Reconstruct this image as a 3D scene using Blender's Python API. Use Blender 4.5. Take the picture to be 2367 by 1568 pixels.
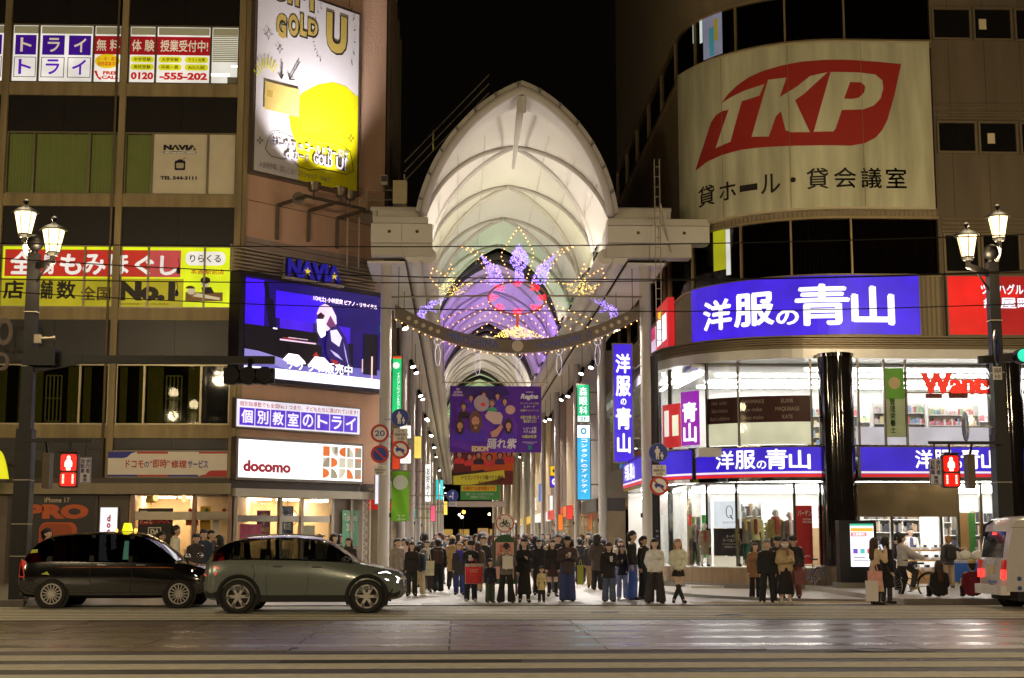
import bpy, bmesh, math, random
import numpy as np
from mathutils import Vector, Matrix
for o in list(bpy.data.objects): bpy.data.objects.remove(o)
scene = bpy.context.scene
COL = scene.collection
R = math.radians
PI = math.pi
rng = random.Random(7)

# ------------------------------------------------------------ camera
CAM_H, PITCH, YAW = 1.7, R(7.84), R(2.2)
cam_d = bpy.data.cameras.new('camera'); cam = bpy.data.objects.new('camera', cam_d); COL.objects.link(cam)
cam_d.sensor_width = 36; cam_d.lens = 50.4; cam_d.clip_start = .1; cam_d.clip_end = 2000
cam.location = (0, 0, CAM_H); cam.rotation_euler = (PI/2 + PITCH, 0, -YAW)
scene.camera = cam

# ------------------------------------------------------------ night sky
world = bpy.data.worlds.new('World'); scene.world = world; world.use_nodes = True
wn = world.node_tree; wn.nodes.clear()
wo = wn.nodes.new('ShaderNodeOutputWorld'); wb = wn.nodes.new('ShaderNodeBackground'); ws = wn.nodes.new('ShaderNodeTexSky')
ws.sky_type = 'NISHITA'; ws.sun_disc = False; ws.sun_elevation = R(-4); ws.sun_rotation = R(200)
wmx = wn.nodes.new('ShaderNodeMix'); wmx.data_type = 'RGBA'; wmx.inputs['Factor'].default_value = .93
wmx.inputs['B'].default_value = (.030, .020, .012, 1)        # town glow on the night sky
wn.links.new(ws.outputs[0], wmx.inputs['A']); wn.links.new(wmx.outputs['Result'], wb.inputs[0])
wb.inputs[1].default_value = .06
wn.links.new(wb.outputs[0], wo.inputs[0])

# ------------------------------------------------------------ exposure and sampling
vs = scene.view_settings
vs.view_transform = 'Standard'; vs.look = 'None'; vs.gamma = 1; vs.exposure = 0.12; vs.use_curve_mapping = False
scene.cycles.use_denoising = True
scene.cycles.max_bounces = 6; scene.cycles.diffuse_bounces = 2; scene.cycles.glossy_bounces = 3
scene.cycles.transmission_bounces = 4; scene.cycles.transparent_max_bounces = 12
scene.cycles.sample_clamp_indirect = 4; scene.cycles.sample_clamp_direct = 30
scene.cycles.caustics_reflective = False; scene.cycles.caustics_refractive = False
scene.cycles.use_light_tree = True

# ------------------------------------------------------------ picture geometry (pixel of a 2367 wide view -> point at a known depth)
FP, CX, CY = 3313.8, 1183.5, 784.
_f = np.array([math.sin(YAW)*math.cos(PITCH), math.cos(YAW)*math.cos(PITCH), math.sin(PITCH)])
_r = np.array([math.cos(YAW), -math.sin(YAW), 0]); _u = np.array([-math.sin(YAW)*math.sin(PITCH), -math.cos(YAW)*math.sin(PITCH), math.cos(PITCH)])
_o = np.array([0, 0, CAM_H])
def ray(px, py): return _f + (px-CX)/FP*_r + (CY-py)/FP*_u
def aP(px, py, P0, n):
    d = ray(px, py); return _o + d*(np.dot(np.array(P0, float)-_o, n)/np.dot(d, n))
def aY(px, py, Y): return aP(px, py, (0, Y, 0), np.array([0, 1., 0]))
def aX(px, py, X): return aP(px, py, (X, 0, 0), np.array([1., 0, 0]))
def aZ(px, py, Z=0): return aP(px, py, (0, 0, Z), np.array([0, 0, 1.]))

class Plane:
    """upright wall plane: u runs along it to the right as seen from the street, z up, off = out of the wall towards the street"""
    curved = False
    def __init__(s, x, y, ang):
        s.O = np.array([x, y, 0.]); a = R(ang); s.e = np.array([math.cos(a), math.sin(a), 0]); s.n = np.array([math.sin(a), -math.cos(a), 0])
    def uv(s, px, py):
        P = aP(px, py, s.O, s.n); return float((P-s.O) @ s.e), float(P[2])
    def pt(s, u, z, off=0):
        P = s.O + s.e*u + s.n*off; return (P[0], P[1], z)
def shift(pl, off):
    q = Plane(0, 0, 0); q.O = pl.O+pl.n*off; q.e, q.n = pl.e, pl.n; return q
class Round:
    """flat front at y=Y that turns round a corner of radius r into a side wall at x=X running back; u = x on the flat front"""
    curved = True
    def __init__(s, X, Y, r): s.X, s.Y, s.r = X, Y, r; s.x0 = X+r
    def pt(s, u, z, off=0):
        if u >= s.x0: return (u, s.Y-off, z)
        a = (s.x0-u)/s.r
        if a <= PI/2: return (s.x0-(s.r+off)*math.sin(a), s.Y+s.r-(s.r+off)*math.cos(a), z)
        return (s.X-off, s.Y+s.r+(a-PI/2)*s.r, z)
    def uv(s, px, py):
        P = aY(px, py, s.Y)
        if P[0] >= s.x0: return float(P[0]), float(P[2])
        d = ray(px, py); cx, cy = s.x0, s.Y+s.r
        A = d[0]**2+d[1]**2; B = -2*(d[0]*cx+d[1]*cy); Cc = cx*cx+cy*cy-s.r**2; D = B*B-4*A*Cc
        if D > 0:
            t = (-B-math.sqrt(D))/(2*A); x, y = d[0]*t, d[1]*t
            if x <= cx and y <= cy: return float(s.x0-s.r*math.atan2(cx-x, cy-y)), float(_o[2]+d[2]*t)
        P = aX(px, py, s.X)
        return float(s.x0-s.r*PI/2-(P[1]-s.Y-s.r)), float(P[2])
def rect(pl, x0, y0, x1, y1, x2=None, y2=None, x3=None, y3=None):
    """pixel corners (top-left, bottom-right and optionally top-right, bottom-left) -> u0,u1,z0,z1"""
    if x2 is None: x2, y2, x3, y3 = x1, y0, x0, y1
    a, b, c, d = pl.uv(x0, y0), pl.uv(x1, y1), pl.uv(x2, y2), pl.uv(x3, y3)
    return (a[0]+d[0])/2, (b[0]+c[0])/2, (b[1]+d[1])/2, (a[1]+c[1])/2

# ------------------------------------------------------------ materials
def lin(v):
    v /= 255.; return v/12.92 if v <= .04045 else ((v+.055)/1.055)**2.4
def rgb(r, g, b): return (lin(r), lin(g), lin(b), 1)
_M = {}
def mat(name, col=(.5, .5, .5), rough=.6, metal=0., em=None, es=0., var=.18, scale=3., bump=0., bscale=30., spec=.5, coat=0., trans=0., streak=False, sample=True):
    """principled material with procedural colour and roughness variation"""
    if name in _M: return _M[name]
    m = bpy.data.materials.new(name); m.use_nodes = True; nt = m.node_tree; b = nt.nodes['Principled BSDF']
    c = tuple(col[:3])+(1,)
    b.inputs['Roughness'].default_value = rough; b.inputs['Metallic'].default_value = metal
    b.inputs['Specular IOR Level'].default_value = spec; b.inputs['Coat Weight'].default_value = coat
    if trans: b.inputs['Transmission Weight'].default_value = trans
    if var > 0:
        tc = nt.nodes.new('ShaderNodeTexCoord'); n = nt.nodes.new('ShaderNodeTexNoise'); n.inputs['Scale'].default_value = scale; n.inputs['Detail'].default_value = 5
        src = tc.outputs['Object']
        if streak:
            mp = nt.nodes.new('ShaderNodeMapping'); mp.inputs['Scale'].default_value = (1, 1, .12); nt.links.new(src, mp.inputs[0]); src = mp.outputs[0]
        nt.links.new(src, n.inputs['Vector'])
        mx = nt.nodes.new('ShaderNodeMix'); mx.data_type = 'RGBA'
        mx.inputs['A'].default_value = tuple(max(0, x*(1-var)) for x in c[:3])+(1,); mx.inputs['B'].default_value = tuple(min(1, x*(1+var)) for x in c[:3])+(1,)
        nt.links.new(n.outputs['Fac'], mx.inputs['Factor']); nt.links.new(mx.outputs['Result'], b.inputs['Base Color'])
        mr = nt.nodes.new('ShaderNodeMapRange'); mr.inputs['To Min'].default_value = max(.02, rough*(1-.5*var)); mr.inputs['To Max'].default_value = min(1, rough*(1+.5*var))
        nt.links.new(n.outputs['Fac'], mr.inputs['Value']); nt.links.new(mr.outputs['Result'], b.inputs['Roughness'])
        if bump:
            n2 = nt.nodes.new('ShaderNodeTexNoise'); n2.inputs['Scale'].default_value = bscale; n2.inputs['Detail'].default_value = 3
            nt.links.new(tc.outputs['Object'], n2.inputs['Vector'])
            bp = nt.nodes.new('ShaderNodeBump'); bp.inputs['Strength'].default_value = bump; bp.inputs['Distance'].default_value = .02
            nt.links.new(n2.outputs['Fac'], bp.inputs['Height']); nt.links.new(bp.outputs['Normal'], b.inputs['Normal'])
    else: b.inputs['Base Color'].default_value = c
    if em is not None:
        b.inputs['Emission Color'].default_value = tuple(em[:3])+(1,); b.inputs['Emission Strength'].default_value = es
        if not sample: m.cycles.emission_sampling = 'NONE'
    m.diffuse_color = c
    _M[name] = m; return m
def lit(r, g, b, s=1., sample=True):
    """a surface that is lit from inside (sign face, screen, lamp), or film and print glowing in place of backlight"""
    k = 'lit_%d_%d_%d_%d_%d' % (r, g, b, s*100, sample)
    if k in _M: return _M[k]
    m = mat(k, tuple(.15*x for x in rgb(r, g, b)[:3]), .4, em=rgb(r, g, b), es=s, var=0, sample=sample)
    if s < 2.:        # noise in the glow imitates uneven lamps behind the face
        nt = m.node_tree; tc = nt.nodes.new('ShaderNodeTexCoord'); n = nt.nodes.new('ShaderNodeTexNoise'); n.inputs['Scale'].default_value = .9; n.inputs['Detail'].default_value = 2
        mr = nt.nodes.new('ShaderNodeMapRange'); mr.inputs['From Min'].default_value = .3; mr.inputs['From Max'].default_value = .7; mr.inputs['To Min'].default_value = s*.78; mr.inputs['To Max'].default_value = s*1.12
        nt.links.new(tc.outputs['Object'], n.inputs['Vector']); nt.links.new(n.outputs['Fac'], mr.inputs['Value']); nt.links.new(mr.outputs['Result'], nt.nodes['Principled BSDF'].inputs['Emission Strength'])
    return m
def pnt(r, g, b, rough=.5, var=.12):
    return mat('paint_%d_%d_%d_%d' % (r, g, b, rough*100), rgb(r, g, b), rough, var=var)
def glass(name, tint=(1, 1, 1), refl=1.):
    if name in _M: return _M[name]
    m = bpy.data.materials.new(name); m.use_nodes = True; nt = m.node_tree; nt.nodes.clear()
    o = nt.nodes.new('ShaderNodeOutputMaterial'); t = nt.nodes.new('ShaderNodeBsdfTransparent'); g = nt.nodes.new('ShaderNodeBsdfGlossy')
    t.inputs[0].default_value = tuple(tint)+(1,); g.inputs['Roughness'].default_value = .02
    fr = nt.nodes.new('ShaderNodeFresnel'); fr.inputs[0].default_value = 1.5
    ml = nt.nodes.new('ShaderNodeMath'); ml.operation = 'MULTIPLY'; ml.inputs[1].default_value = refl
    mx = nt.nodes.new('ShaderNodeMixShader'); nt.links.new(fr.outputs[0], ml.inputs[0]); nt.links.new(ml.outputs[0], mx.inputs[0])
    nt.links.new(t.outputs[0], mx.inputs[1]); nt.links.new(g.outputs[0], mx.inputs[2]); nt.links.new(mx.outputs[0], o.inputs[0])
    _M[name] = m; return m

# ------------------------------------------------------------ objects
def tag(o, label=None, cat=None, group=None, kind=None):
    if label: o['label'] = label
    if cat: o['category'] = cat
    if group: o['group'] = group
    if kind: o['kind'] = kind
    return o
def root(name, label, cat, loc=(0, 0, 0), rz=0, group=None):
    o = bpy.data.objects.new(name, None); COL.objects.link(o); o.location = loc; o.rotation_euler = (0, 0, rz); o.empty_display_size = .2
    return tag(o, label, cat, group)
def copy_tree(o, parent=None):
    c = o.copy(); COL.objects.link(c); c.parent = parent
    for ch in o.children: copy_tree(ch, c)
    return c
def origin_of(o):
    v = Vector((0, 0, 0))
    while o is not None: v += o.location; o = o.parent
    return v
class MB:
    """collects shapes; build() links them as one mesh object. World coordinates unless local=True."""
    def __init__(s): s.v = []; s.f = []; s.mi = []; s.smooth = False
    def add(s, vs, fs, mi=0):
        b = len(s.v); s.v += [tuple(map(float, v)) for v in vs]; s.f += [tuple(i+b for i in f) for f in fs]; s.mi += [mi]*len(fs); return s
    def box(s, x0, x1, y0, y1, z0, z1, mi=0):
        return s.add([(x, y, z) for z in (z0, z1) for y in (y0, y1) for x in (x0, x1)], [(0, 2, 3, 1), (4, 5, 7, 6), (0, 1, 5, 4), (2, 6, 7, 3), (0, 4, 6, 2), (1, 3, 7, 5)], mi)
    def hexa(s, p, mi=0):     # 8 corners, bottom 4 then top 4, both going round
        return s.add(p, [(3, 2, 1, 0), (4, 5, 6, 7), (0, 1, 5, 4), (1, 2, 6, 5), (2, 3, 7, 6), (3, 0, 4, 7)], mi)
    def slab(s, pl, u0, u1, z0, z1, o0=0., o1=.1, mi=0):
        """box on a wall plane, from off=o0 to o1, cut into strips where the wall is round"""
        n = max(1, int(math.ceil((u1-u0)/.35))) if pl.curved else 1
        us = [u0+(u1-u0)*i/n for i in range(n+1)]
        vs = []
        for u in us: vs += [pl.pt(u, z0, o0), pl.pt(u, z1, o0), pl.pt(u, z1, o1), pl.pt(u, z0, o1)]
        fs = []
        for i in range(n):
            a, b = 4*i, 4*i+4
            for k in range(4): fs.append((a+k, a+(k+1) % 4, b+(k+1) % 4, b+k))
        fs += [(0, 1, 2, 3)[::-1], tuple(4*n+k for k in range(4))]
        return s.add(vs, fs, mi)
    def face(s, pl, pts, off, mi=0):
        return s.add([pl.pt(u, z, off) for u, z in pts], [tuple(range(len(pts)))], mi)
    def bar(s, a, b, w, h=None, mi=0):
        a, b = Vector(a), Vector(b); d = (b-a).normalized(); h = h or w
        x = d.cross(Vector((0, 0, 1)));
        if x.length < 1e-4: x = Vector((1, 0, 0))
        x.normalize(); y = x.cross(d)
        c = [x*w/2*sx+y*h/2*sy for sx, sy in ((-1, -1), (1, -1), (1, 1), (-1, 1))]
        return s.hexa([a+k for k in c]+[b+k for k in c], mi)
    def tube(s, pts, r, n=8, mi=0, caps=True, closed=False):
        pts = [Vector(p) for p in pts]; m = len(pts); rs = r if isinstance(r, (list, tuple)) else [r]*m
        vs = []; prev = None
        for i, p in enumerate(pts):
            if closed: d = pts[(i+1) % m]-pts[i-1]
            else: d = pts[min(i+1, m-1)]-pts[max(i-1, 0)]
            d.normalize()
            if prev is None:
                x = d.cross(Vector((0, 0, 1)))
                if x.length < 1e-3: x = d.cross(Vector((0, 1, 0)))
            else: x = prev-d*prev.dot(d)
            x.normalize(); prev = x; y = d.cross(x)
            vs += [p+(x*math.cos(2*PI*k/n)+y*math.sin(2*PI*k/n))*rs[i] for k in range(n)]
        fs = []
        for i in range(m if closed else m-1):
            a, b = i*n, ((i+1) % m)*n
            fs += [(a+k, a+(k+1) % n, b+(k+1) % n, b+k) for k in range(n)]
        if caps and not closed: fs += [tuple(range(n))[::-1], tuple((m-1)*n+k for k in range(n))]
        return s.add(vs, fs, mi)
    def lathe(s, c, prof, n=16, mi=0, axis='z', cap=True):
        vs = []
        for (r, h) in prof:
            for k in range(n):
                a = 2*PI*k/n; x, y = r*math.cos(a), r*math.sin(a)
                vs.append((c[0]+x, c[1]+y, c[2]+h) if axis == 'z' else ((c[0]+x, c[1]+h, c[2]+y) if axis == 'y' else (c[0]+h, c[1]+x, c[2]+y)))
        fs = [(i*n+k, i*n+(k+1) % n, (i+1)*n+(k+1) % n, (i+1)*n+k) for i in range(len(prof)-1) for k in range(n)]
        if cap: fs += [tuple(range(n))[::-1], tuple((len(prof)-1)*n+k for k in range(n))]
        return s.add(vs, fs, mi)
    def ball(s, c, r, n=8, mi=0, sc=(1, 1, 1)):
        vs = []; fs = []; m = max(4, n//2+1)
        for i in range(1, m):
            t = PI*i/m
            for k in range(n): a = 2*PI*k/n; vs.append((c[0]+r*sc[0]*math.sin(t)*math.cos(a), c[1]+r*sc[1]*math.sin(t)*math.sin(a), c[2]+r*sc[2]*math.cos(t)))
        for i in range(m-2): fs += [(i*n+k, (i+1)*n+k, (i+1)*n+(k+1) % n, i*n+(k+1) % n) for k in range(n)]
        T = len(vs); vs += [(c[0], c[1], c[2]+r*sc[2]), (c[0], c[1], c[2]-r*sc[2])]
        fs += [(T, k, (k+1) % n) for k in range(n)]+[(T+1, (m-2)*n+(k+1) % n, (m-2)*n+k) for k in range(n)]
        return s.add(vs, fs, mi)
    def octa(s, c, r, mi=0):
        x, y, z = c
        return s.add([(x+r, y, z), (x-r, y, z), (x, y+r, z), (x, y-r, z), (x, y, z+r), (x, y, z-r)], [(0, 2, 4), (2, 1, 4), (1, 3, 4), (3, 0, 4), (2, 0, 5), (1, 2, 5), (3, 1, 5), (0, 3, 5)], mi)
    def prism(s, pts, y0, y1, mi=0, axis='y'):
        """outline in (x,z) pushed along y"""
        n = len(pts); g = (lambda p, t: (p[0], t, p[1])) if axis == 'y' else ((lambda p, t: (t, p[0], p[1])) if axis == 'x' else (lambda p, t: (p[0], p[1], t)))
        return s.add([g(p, y0) for p in pts]+[g(p, y1) for p in pts], [tuple(range(n))[::-1], tuple(range(n, 2*n))]+[(k, (k+1) % n, n+(k+1) % n, n+k) for k in range(n)], mi)
    def mesh(s, name, mats, off=Vector((0, 0, 0)), smooth=False):
        me = bpy.data.meshes.new(name)
        me.from_pydata([(x-off.x, y-off.y, z-off.z) for x, y, z in s.v], [], s.f)
        for m in (mats if isinstance(mats, (list, tuple)) else [mats]): me.materials.append(m)
        if any(s.mi): me.polygons.foreach_set('material_index', s.mi)
        me.update()
        bm = bmesh.new(); bm.from_mesh(me); bmesh.ops.recalc_face_normals(bm, faces=bm.faces); bm.to_mesh(me); bm.free()
        if smooth:
            me.polygons.foreach_set('use_smooth', [True]*len(me.polygons))
            if smooth != 1: me.set_sharp_from_angle(angle=R(smooth))
        return me
    def build(s, name, mats, parent=None, smooth=False, local=False, label=None, cat=None, group=None, kind=None):
        off = Vector((0, 0, 0)) if (local or parent is None) else origin_of(parent)
        o = bpy.data.objects.new(name, s.mesh(name, mats, off, smooth)); COL.objects.link(o); o.parent = parent
        return tag(o, label, cat, group, kind)
def ground(o):
    """structure tag"""
    o['kind'] = 'structure'; return o

# ------------------------------------------------------------ lettering
_G = {}
_TS = bpy.data.scenes.new('type_setting')
def glyphs(body, bold=0., shear=0., line=1.0, space=1., small=0):
    k = (body, bold, shear, line, space)
    if k in _G: return _G[k]
    cjk = any(ord(ch) > 0x2e80 for ch in body); extra = 0.
    if cjk: extra = max(0, bold)*.42; bold = 0
    c = bpy.data.curves.new('t', 'FONT'); c.body = body; c.offset = bold; c.resolution_u = 3; c.shear = shear
    c.space_line = line; c.space_character = space; c.align_x = 'CENTER'; c.fill_mode = 'FRONT'
    o = bpy.data.objects.new('t', c); _TS.collection.objects.link(o)
    vl = _TS.view_layers[0]; vl.update()
    me = bpy.data.meshes.new_from_object(o.evaluated_get(vl.depsgraph))
    bpy.data.objects.remove(o); bpy.data.curves.remove(c)
    vs = np.array([v.co[:2] for v in me.vertices]) if len(me.vertices) else np.zeros((0, 2)); fs = [tuple(p.vertices) for p in me.polygons]
    bpy.data.meshes.remove(me)
    if extra and len(vs):      # heavier stroke: the same outline struck five times
        n = len(vs); V_ = [vs]; F_ = list(fs)
        for i, (dx, dy) in enumerate(((-1, -.35), (1, .35), (-.35, 1), (.35, -1))):
            V_.append(vs+np.array([dx, dy])*extra); F_ += [tuple(j+n*(i+1) for j in f) for f in fs]
        vs = np.concatenate(V_); fs = F_
    _G[k] = (vs, fs); return _G[k]
def letter(mb, pl, body, r, off=.03, bold=.02, keep=False, mi=0, shear=0., line=1., space=1., warp=None, depth=0):
    """add lettering filling rect r=(u0,u1,z0,z1) of a wall plane to a mesh builder"""
    vs, fs = glyphs(body, bold, shear, line, space)
    if not len(vs): return mb
    lo, hi = vs.min(0), vs.max(0); u0, u1, z0, z1 = r; w, h = hi-lo
    sx, sz = (u1-u0)/w, (z1-z0)/h
    if keep: sx = sz = min(sx, sz)
    cu, cz = (u0+u1)/2, (z0+z1)/2; c = (lo+hi)/2
    q = [(cu+(x-c[0])*sx, cz+(y-c[1])*sz) for x, y in vs]
    if warp: q = [warp(*p) for p in q]
    if pl.curved:
        bm = bmesh.new(); bv = [bm.verts.new((a, b, 0)) for a, b in q]
        for f in fs:
            try: bm.faces.new([bv[i] for i in f])
            except ValueError: pass
        k = math.floor(min(a for a, _ in q)/.3)*.3
        while k < max(a for a, _ in q):
            bmesh.ops.bisect_plane(bm, geom=bm.verts[:]+bm.edges[:]+bm.faces[:], plane_co=(k, 0, 0), plane_no=(1, 0, 0)); k += .3
        bm.verts.index_update(); q = [(v.co.x, v.co.y) for v in bm.verts]; fs = [tuple(v.index for v in f.verts) for f in bm.faces]; bm.free()
    if not pl.curved and len(q) % 5 == 0 and any(ord(ch) > 0x2e80 for ch in body) and bold > 0:
        n5 = len(q)//5; mb.add([pl.pt(a, b, off+.0006*(i//n5)) for i, (a, b) in enumerate(q)], fs, mi)
    else: mb.add([pl.pt(a, b, off) for a, b in q], fs, mi)
    if depth: mb.add([pl.pt(a, b, off-depth) for a, b in q], fs, mi)
    return mb
def words(pl, body, r, m, parent, off=.03, bold=.02, name='lettering', **k):
    return letter(MB(), pl, body, r, off, bold, **k).build(name, m, parent)
def column_text(s): return '\n'.join(s)
def sub(r, a, b, c, d):
    """fraction of a rect: a..b across from the left, c..d up from the bottom"""
    u0, u1, z0, z1 = r; return (u0+(u1-u0)*a, u0+(u1-u0)*b, z0+(z1-z0)*c, z0+(z1-z0)*d)
def ell(u, z, a, b, n=28, a0=0., a1=2*PI): return [(u+a*math.cos(a0+(a1-a0)*i/n), z+b*math.sin(a0+(a1-a0)*i/n)) for i in range(n if a1-a0 > 6.28 else n+1)]
def rrect(r, rad, n=5):
    u0, u1, z0, z1 = r; p = []
    for cx, cz, a in ((u1-rad, z1-rad, 0), (u0+rad, z1-rad, PI/2), (u0+rad, z0+rad, PI), (u1-rad, z0+rad, 1.5*PI)):
        p += [(cx+rad*math.cos(a+PI/2*i/n), cz+rad*math.sin(a+PI/2*i/n)) for i in range(n+1)]
    return p
def star(u, z, r, k=.42): return [(u+r*(1 if i % 2 == 0 else k)*math.sin(PI*i/5), z+r*(1 if i % 2 == 0 else k)*math.cos(PI*i/5)) for i in range(10)]
def box_r(r): return [(r[0], r[2]), (r[1], r[2]), (r[1], r[3]), (r[0], r[3])]
class SignKit:
    """a sign on a wall: casing + face, then prints laid 4 mm above one another"""
    def __init__(s, pl, r, name, label, cat, face, case=None, off=.05, thick=.25, border=.05, parent=None, group=None):
        s.pl, s.r = pl, r; s.off = off+thick; s.k = 0
        u0, u1, z0, z1 = r; b = pl.pt((u0+u1)/2, z0, off)
        s.root = root(name, label, cat, b, group=group) if parent is None else parent
        case = case or mat('sign_casing', rgb(120, 112, 100), .45, .6)
        MB().slab(pl, u0-border, u1+border, z0-border, z1+border, off, s.off-.015).build('casing', case, s.root)
        MB().slab(pl, u0, u1, z0, z1, s.off-.012, s.off).build('face', face, s.root)
    def nx(s): s.k += 1; return s.off+.0018*s.k+.002
    def shape(s, pts, m, name='print'):
        o = s.nx()
        polys = pts if isinstance(pts[0][0], (list, tuple)) else [pts]
        for p in polys:
            mb = MB()
            if s.pl.curved and len(p) == 4: mb.slab(s.pl, min(q[0] for q in p), max(q[0] for q in p), min(q[1] for q in p), max(q[1] for q in p), o-.004, o)
            else: mb.face(s.pl, p, o)
            mb.build(name, m, s.root)
    def text(s, body, r, m, bold=.02, **k): return words(s.pl, body, r, m, s.root, s.nx(), bold, **k)
# ============================================================ ground, road, tracks
asphalt = mat('asphalt', (.022, .015, .011), .5, var=.8, scale=55, bump=.7, bscale=160)
mark = mat('road_paint', (.76, .68, .55), .7, var=.42, scale=5, bump=.3, bscale=90)
slabm = mat('track_slab', (.16, .105, .066), .33, var=.25, scale=8, bump=.25, bscale=60)
pave = mat('paving', (.40, .36, .31), .42, var=.2, scale=2.2, bump=.2, bscale=40)
ground(MB().box(-400, 400, -120, 500, -.6, -.05).build('ground', mat('far_ground', (.05, .045, .04), .8)))
road = ground(MB().box(-90, 90, -30, 35.9, -.3, 0).build('road', asphalt))
def strip(name, x0, x1, y0, y1, z, m, parent, h=.004):
    return MB().box(x0, x1, y0, y1, z, z+h).build(name, m, parent)
walk = bpy.data.objects.new('crosswalk', None); COL.objects.link(walk); walk['kind'] = 'structure'
y = 30.15
while y < 35.2:
    strip('stripe', -19, 14.5, y, y+.34, .004, mark, walk); y += .63
for d0, d1 in ((1513.2, 1524.6), (1533.6, 1545.8), (1557.4, 1570.2), (1583, 1597), (1612, 1629)):
    strip('stripe', -14, 13, float(aZ(1183, d1)[1]), float(aZ(1183, d0)[1]), .004, mark, walk)
for i in range(9): strip('stripe', -2.75+i*.925, -2.75+i*.925+.47, 36.75, 38.45, .026, mat('fresh_paint', (.72, .70, .66), .6, var=.12, scale=10), walk)
track = bpy.data.objects.new('tram_track', None); COL.objects.link(track); track['kind'] = 'structure'
rails = [28.05, 26.32, 24.66, 22.98]
railm = mat('rail_steel', (.72, .70, .68), .26, 1., var=.3, scale=3)
bedm = mat('worn_rail_bed', (.55, .5, .46), .15, .85, var=.35, scale=5, bump=.2, bscale=30)
groove = mat('rail_groove', (.015, .013, .012), .7)
edges = [29.55]+[v for r_ in rails for v in (r_+.27, r_-.27)]+[21.95]
for r_ in rails:
    MB().box(-60, 60, r_-.05, r_+.05, -.02, .014).build('rail', railm, track, label='polished steel tram rail')
    MB().box(-60, 60, r_-.085, r_-.052, -.02, .001).build('rail_groove', groove, track)
    MB().box(-60, 60, r_-.265, r_-.087, -.02, .011).build('rail_bed', bedm, track)
    MB().box(-60, 60, r_+.052, r_+.265, -.02, .010).build('rail_bed', bedm, track)
for a, b in zip(edges[0::2], edges[1::2]):
    x = -19.3
    k = 0
    while x < 18:
        MB().box(x+.018, x+2.4-.018, b+.012, a-.012, -.02, .006+.003*((k*7+int(a*10)) % 3)).build('slab', slabm, track); x += 2.4; k += 1
for i, (px, py) in enumerate(((1398, 1416), (1690, 1424), (640, 1500), (2020, 1504))):
    c = aZ(px, py); MB().lathe((float(c[0]), float(c[1]), 0), [(.33, .002), (.33, .012), (.30, .014), (.29, .009), (.02, .009)], 24).build('manhole_cover', mat('cast_iron', (.03, .026, .024), .45, .6, var=.4, scale=30, bump=.6, bscale=60), road)
for i, (x0, x1, y0, y1) in enumerate(((-7.5, -4.9, 29.75, 30.1), (2.2, 6.8, 35.3, 35.7), (-2.4, .9, 19.9, 21.5), (5.5, 7.1, 20.4, 21.7), (-9, -7.4, 20.6, 21.8))): MB().box(x0, x1, y0, y1, 0, .0025).build('asphalt_patch', mat('patch_asphalt', (.010, .009, .009), .7, var=.6, scale=60, bump=.6, bscale=150), road)
# pavement, flush with the road in the middle, raised at both ends
ground(MB().box(-10.5, 11.2, 35.9, 49.0, -.3, .02).build('pavement', pave))
arcm = mat('arcade_floor', (.42, .37, .30), .38, var=.16, scale=1.2, bump=.12, bscale=30)
ground(MB().box(-10.5, 12, 49.0, 300, -.3, .02).build('arcade_floor', arcm))
kerbm = mat('granite_kerb', (.20, .185, .16), .7, var=.3, scale=30, bump=.3, bscale=120)
for nm, x0, x1 in (('pavement', -60, -10.52), ('pavement', 11.22, 60)):
    p_ = ground(MB().box(x0, x1, 36.1, 52, -.3, .14).build(nm, pave))
    x = max(x0, -30) if x0 < 0 else x0
    while x < min(x1, 24)-.1:
        MB().box(x+.006, min(x+1.2, x1)-.006, 35.9, 36.09, -.2, .155).build('kerb_stone', kerbm, p_); x += 1.2
# kerb line along the flush part, tactile blocks
p_ = bpy.data.objects['pavement']
x = -10.48
while x < 11.1: MB().box(x+.006, x+1.19, 35.88, 36.06, -.2, .024).build('kerb_stone', kerbm, p_); x += 1.2
tact = mat('tactile_yellow', (.36, .26, .10), .6, var=.2, scale=12, bump=.5, bscale=50)
x = 6.0
while x < 11: strip('tactile_block', x+.01, x+.39, 36.6, 37.0, .02, tact, p_, .012); strip('tactile_block', x+.01, x+.39, 37.02, 37.42, .02, tact, p_, .012); x += .4
# curving low kerb round the shop corner
MB().tube([(6.4+4.6*(1-math.cos(R(a)))-.2, 43.6-6.3*math.sin(R(a)), .03) for a in range(0, 91, 9)], .07, 6).build('kerb_stone', kerbm, p_)

# ============================================================ left building
YL = 49.3
PL = Plane(0, YL, 0)
A0 = aY(548, 700, YL)
PC = Plane(float(A0[0])+.02, YL, 45)             # chamfered corner face
CW = 6.75                                        # its width
tan = mat('facade_tan', rgb(160, 142, 104), .75, var=.75, scale=2.5, bump=.3, bscale=40, streak=True)
darkp = mat('spandrel_panel', rgb(25, 19, 16), .42, var=.3, scale=3, bump=.1, bscale=30)
alu = mat('window_aluminium', rgb(150, 140, 115), .4, .7, var=.15)
pinkw = mat('pink_render', rgb(216, 176, 152), .9, var=.2, scale=1.6, bump=.8, bscale=12, streak=True)
dimg = mat('dark_glass', (.012, .012, .012), .06, var=.3, scale=.7, spec=.7)
clear = glass('clear_glass', (.95, .96, .95), .5)
lb = root('office_building', 'six storey tan framed office block with dark spandrels and lit lettered windows', 'building', (-14, YL, 0))
u_col = [PL.uv(x, 692)[0] for x in (-289-278, -289, -11, 267, 545)]
rows = [(57, 193), (305, 450), (567, 712), (842, 982)]
zr = [(PL.uv(280, b)[1], PL.uv(280, a)[1]) for a, b in rows]
sills = [(PL.uv(280, b)[1], PL.uv(280, a)[1]) for a, b in ((193, 222), (450, 478), (712, 740), (982, 1013))]
ztop = 26.
zbase = PL.uv(280, 1118)[1]
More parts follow.
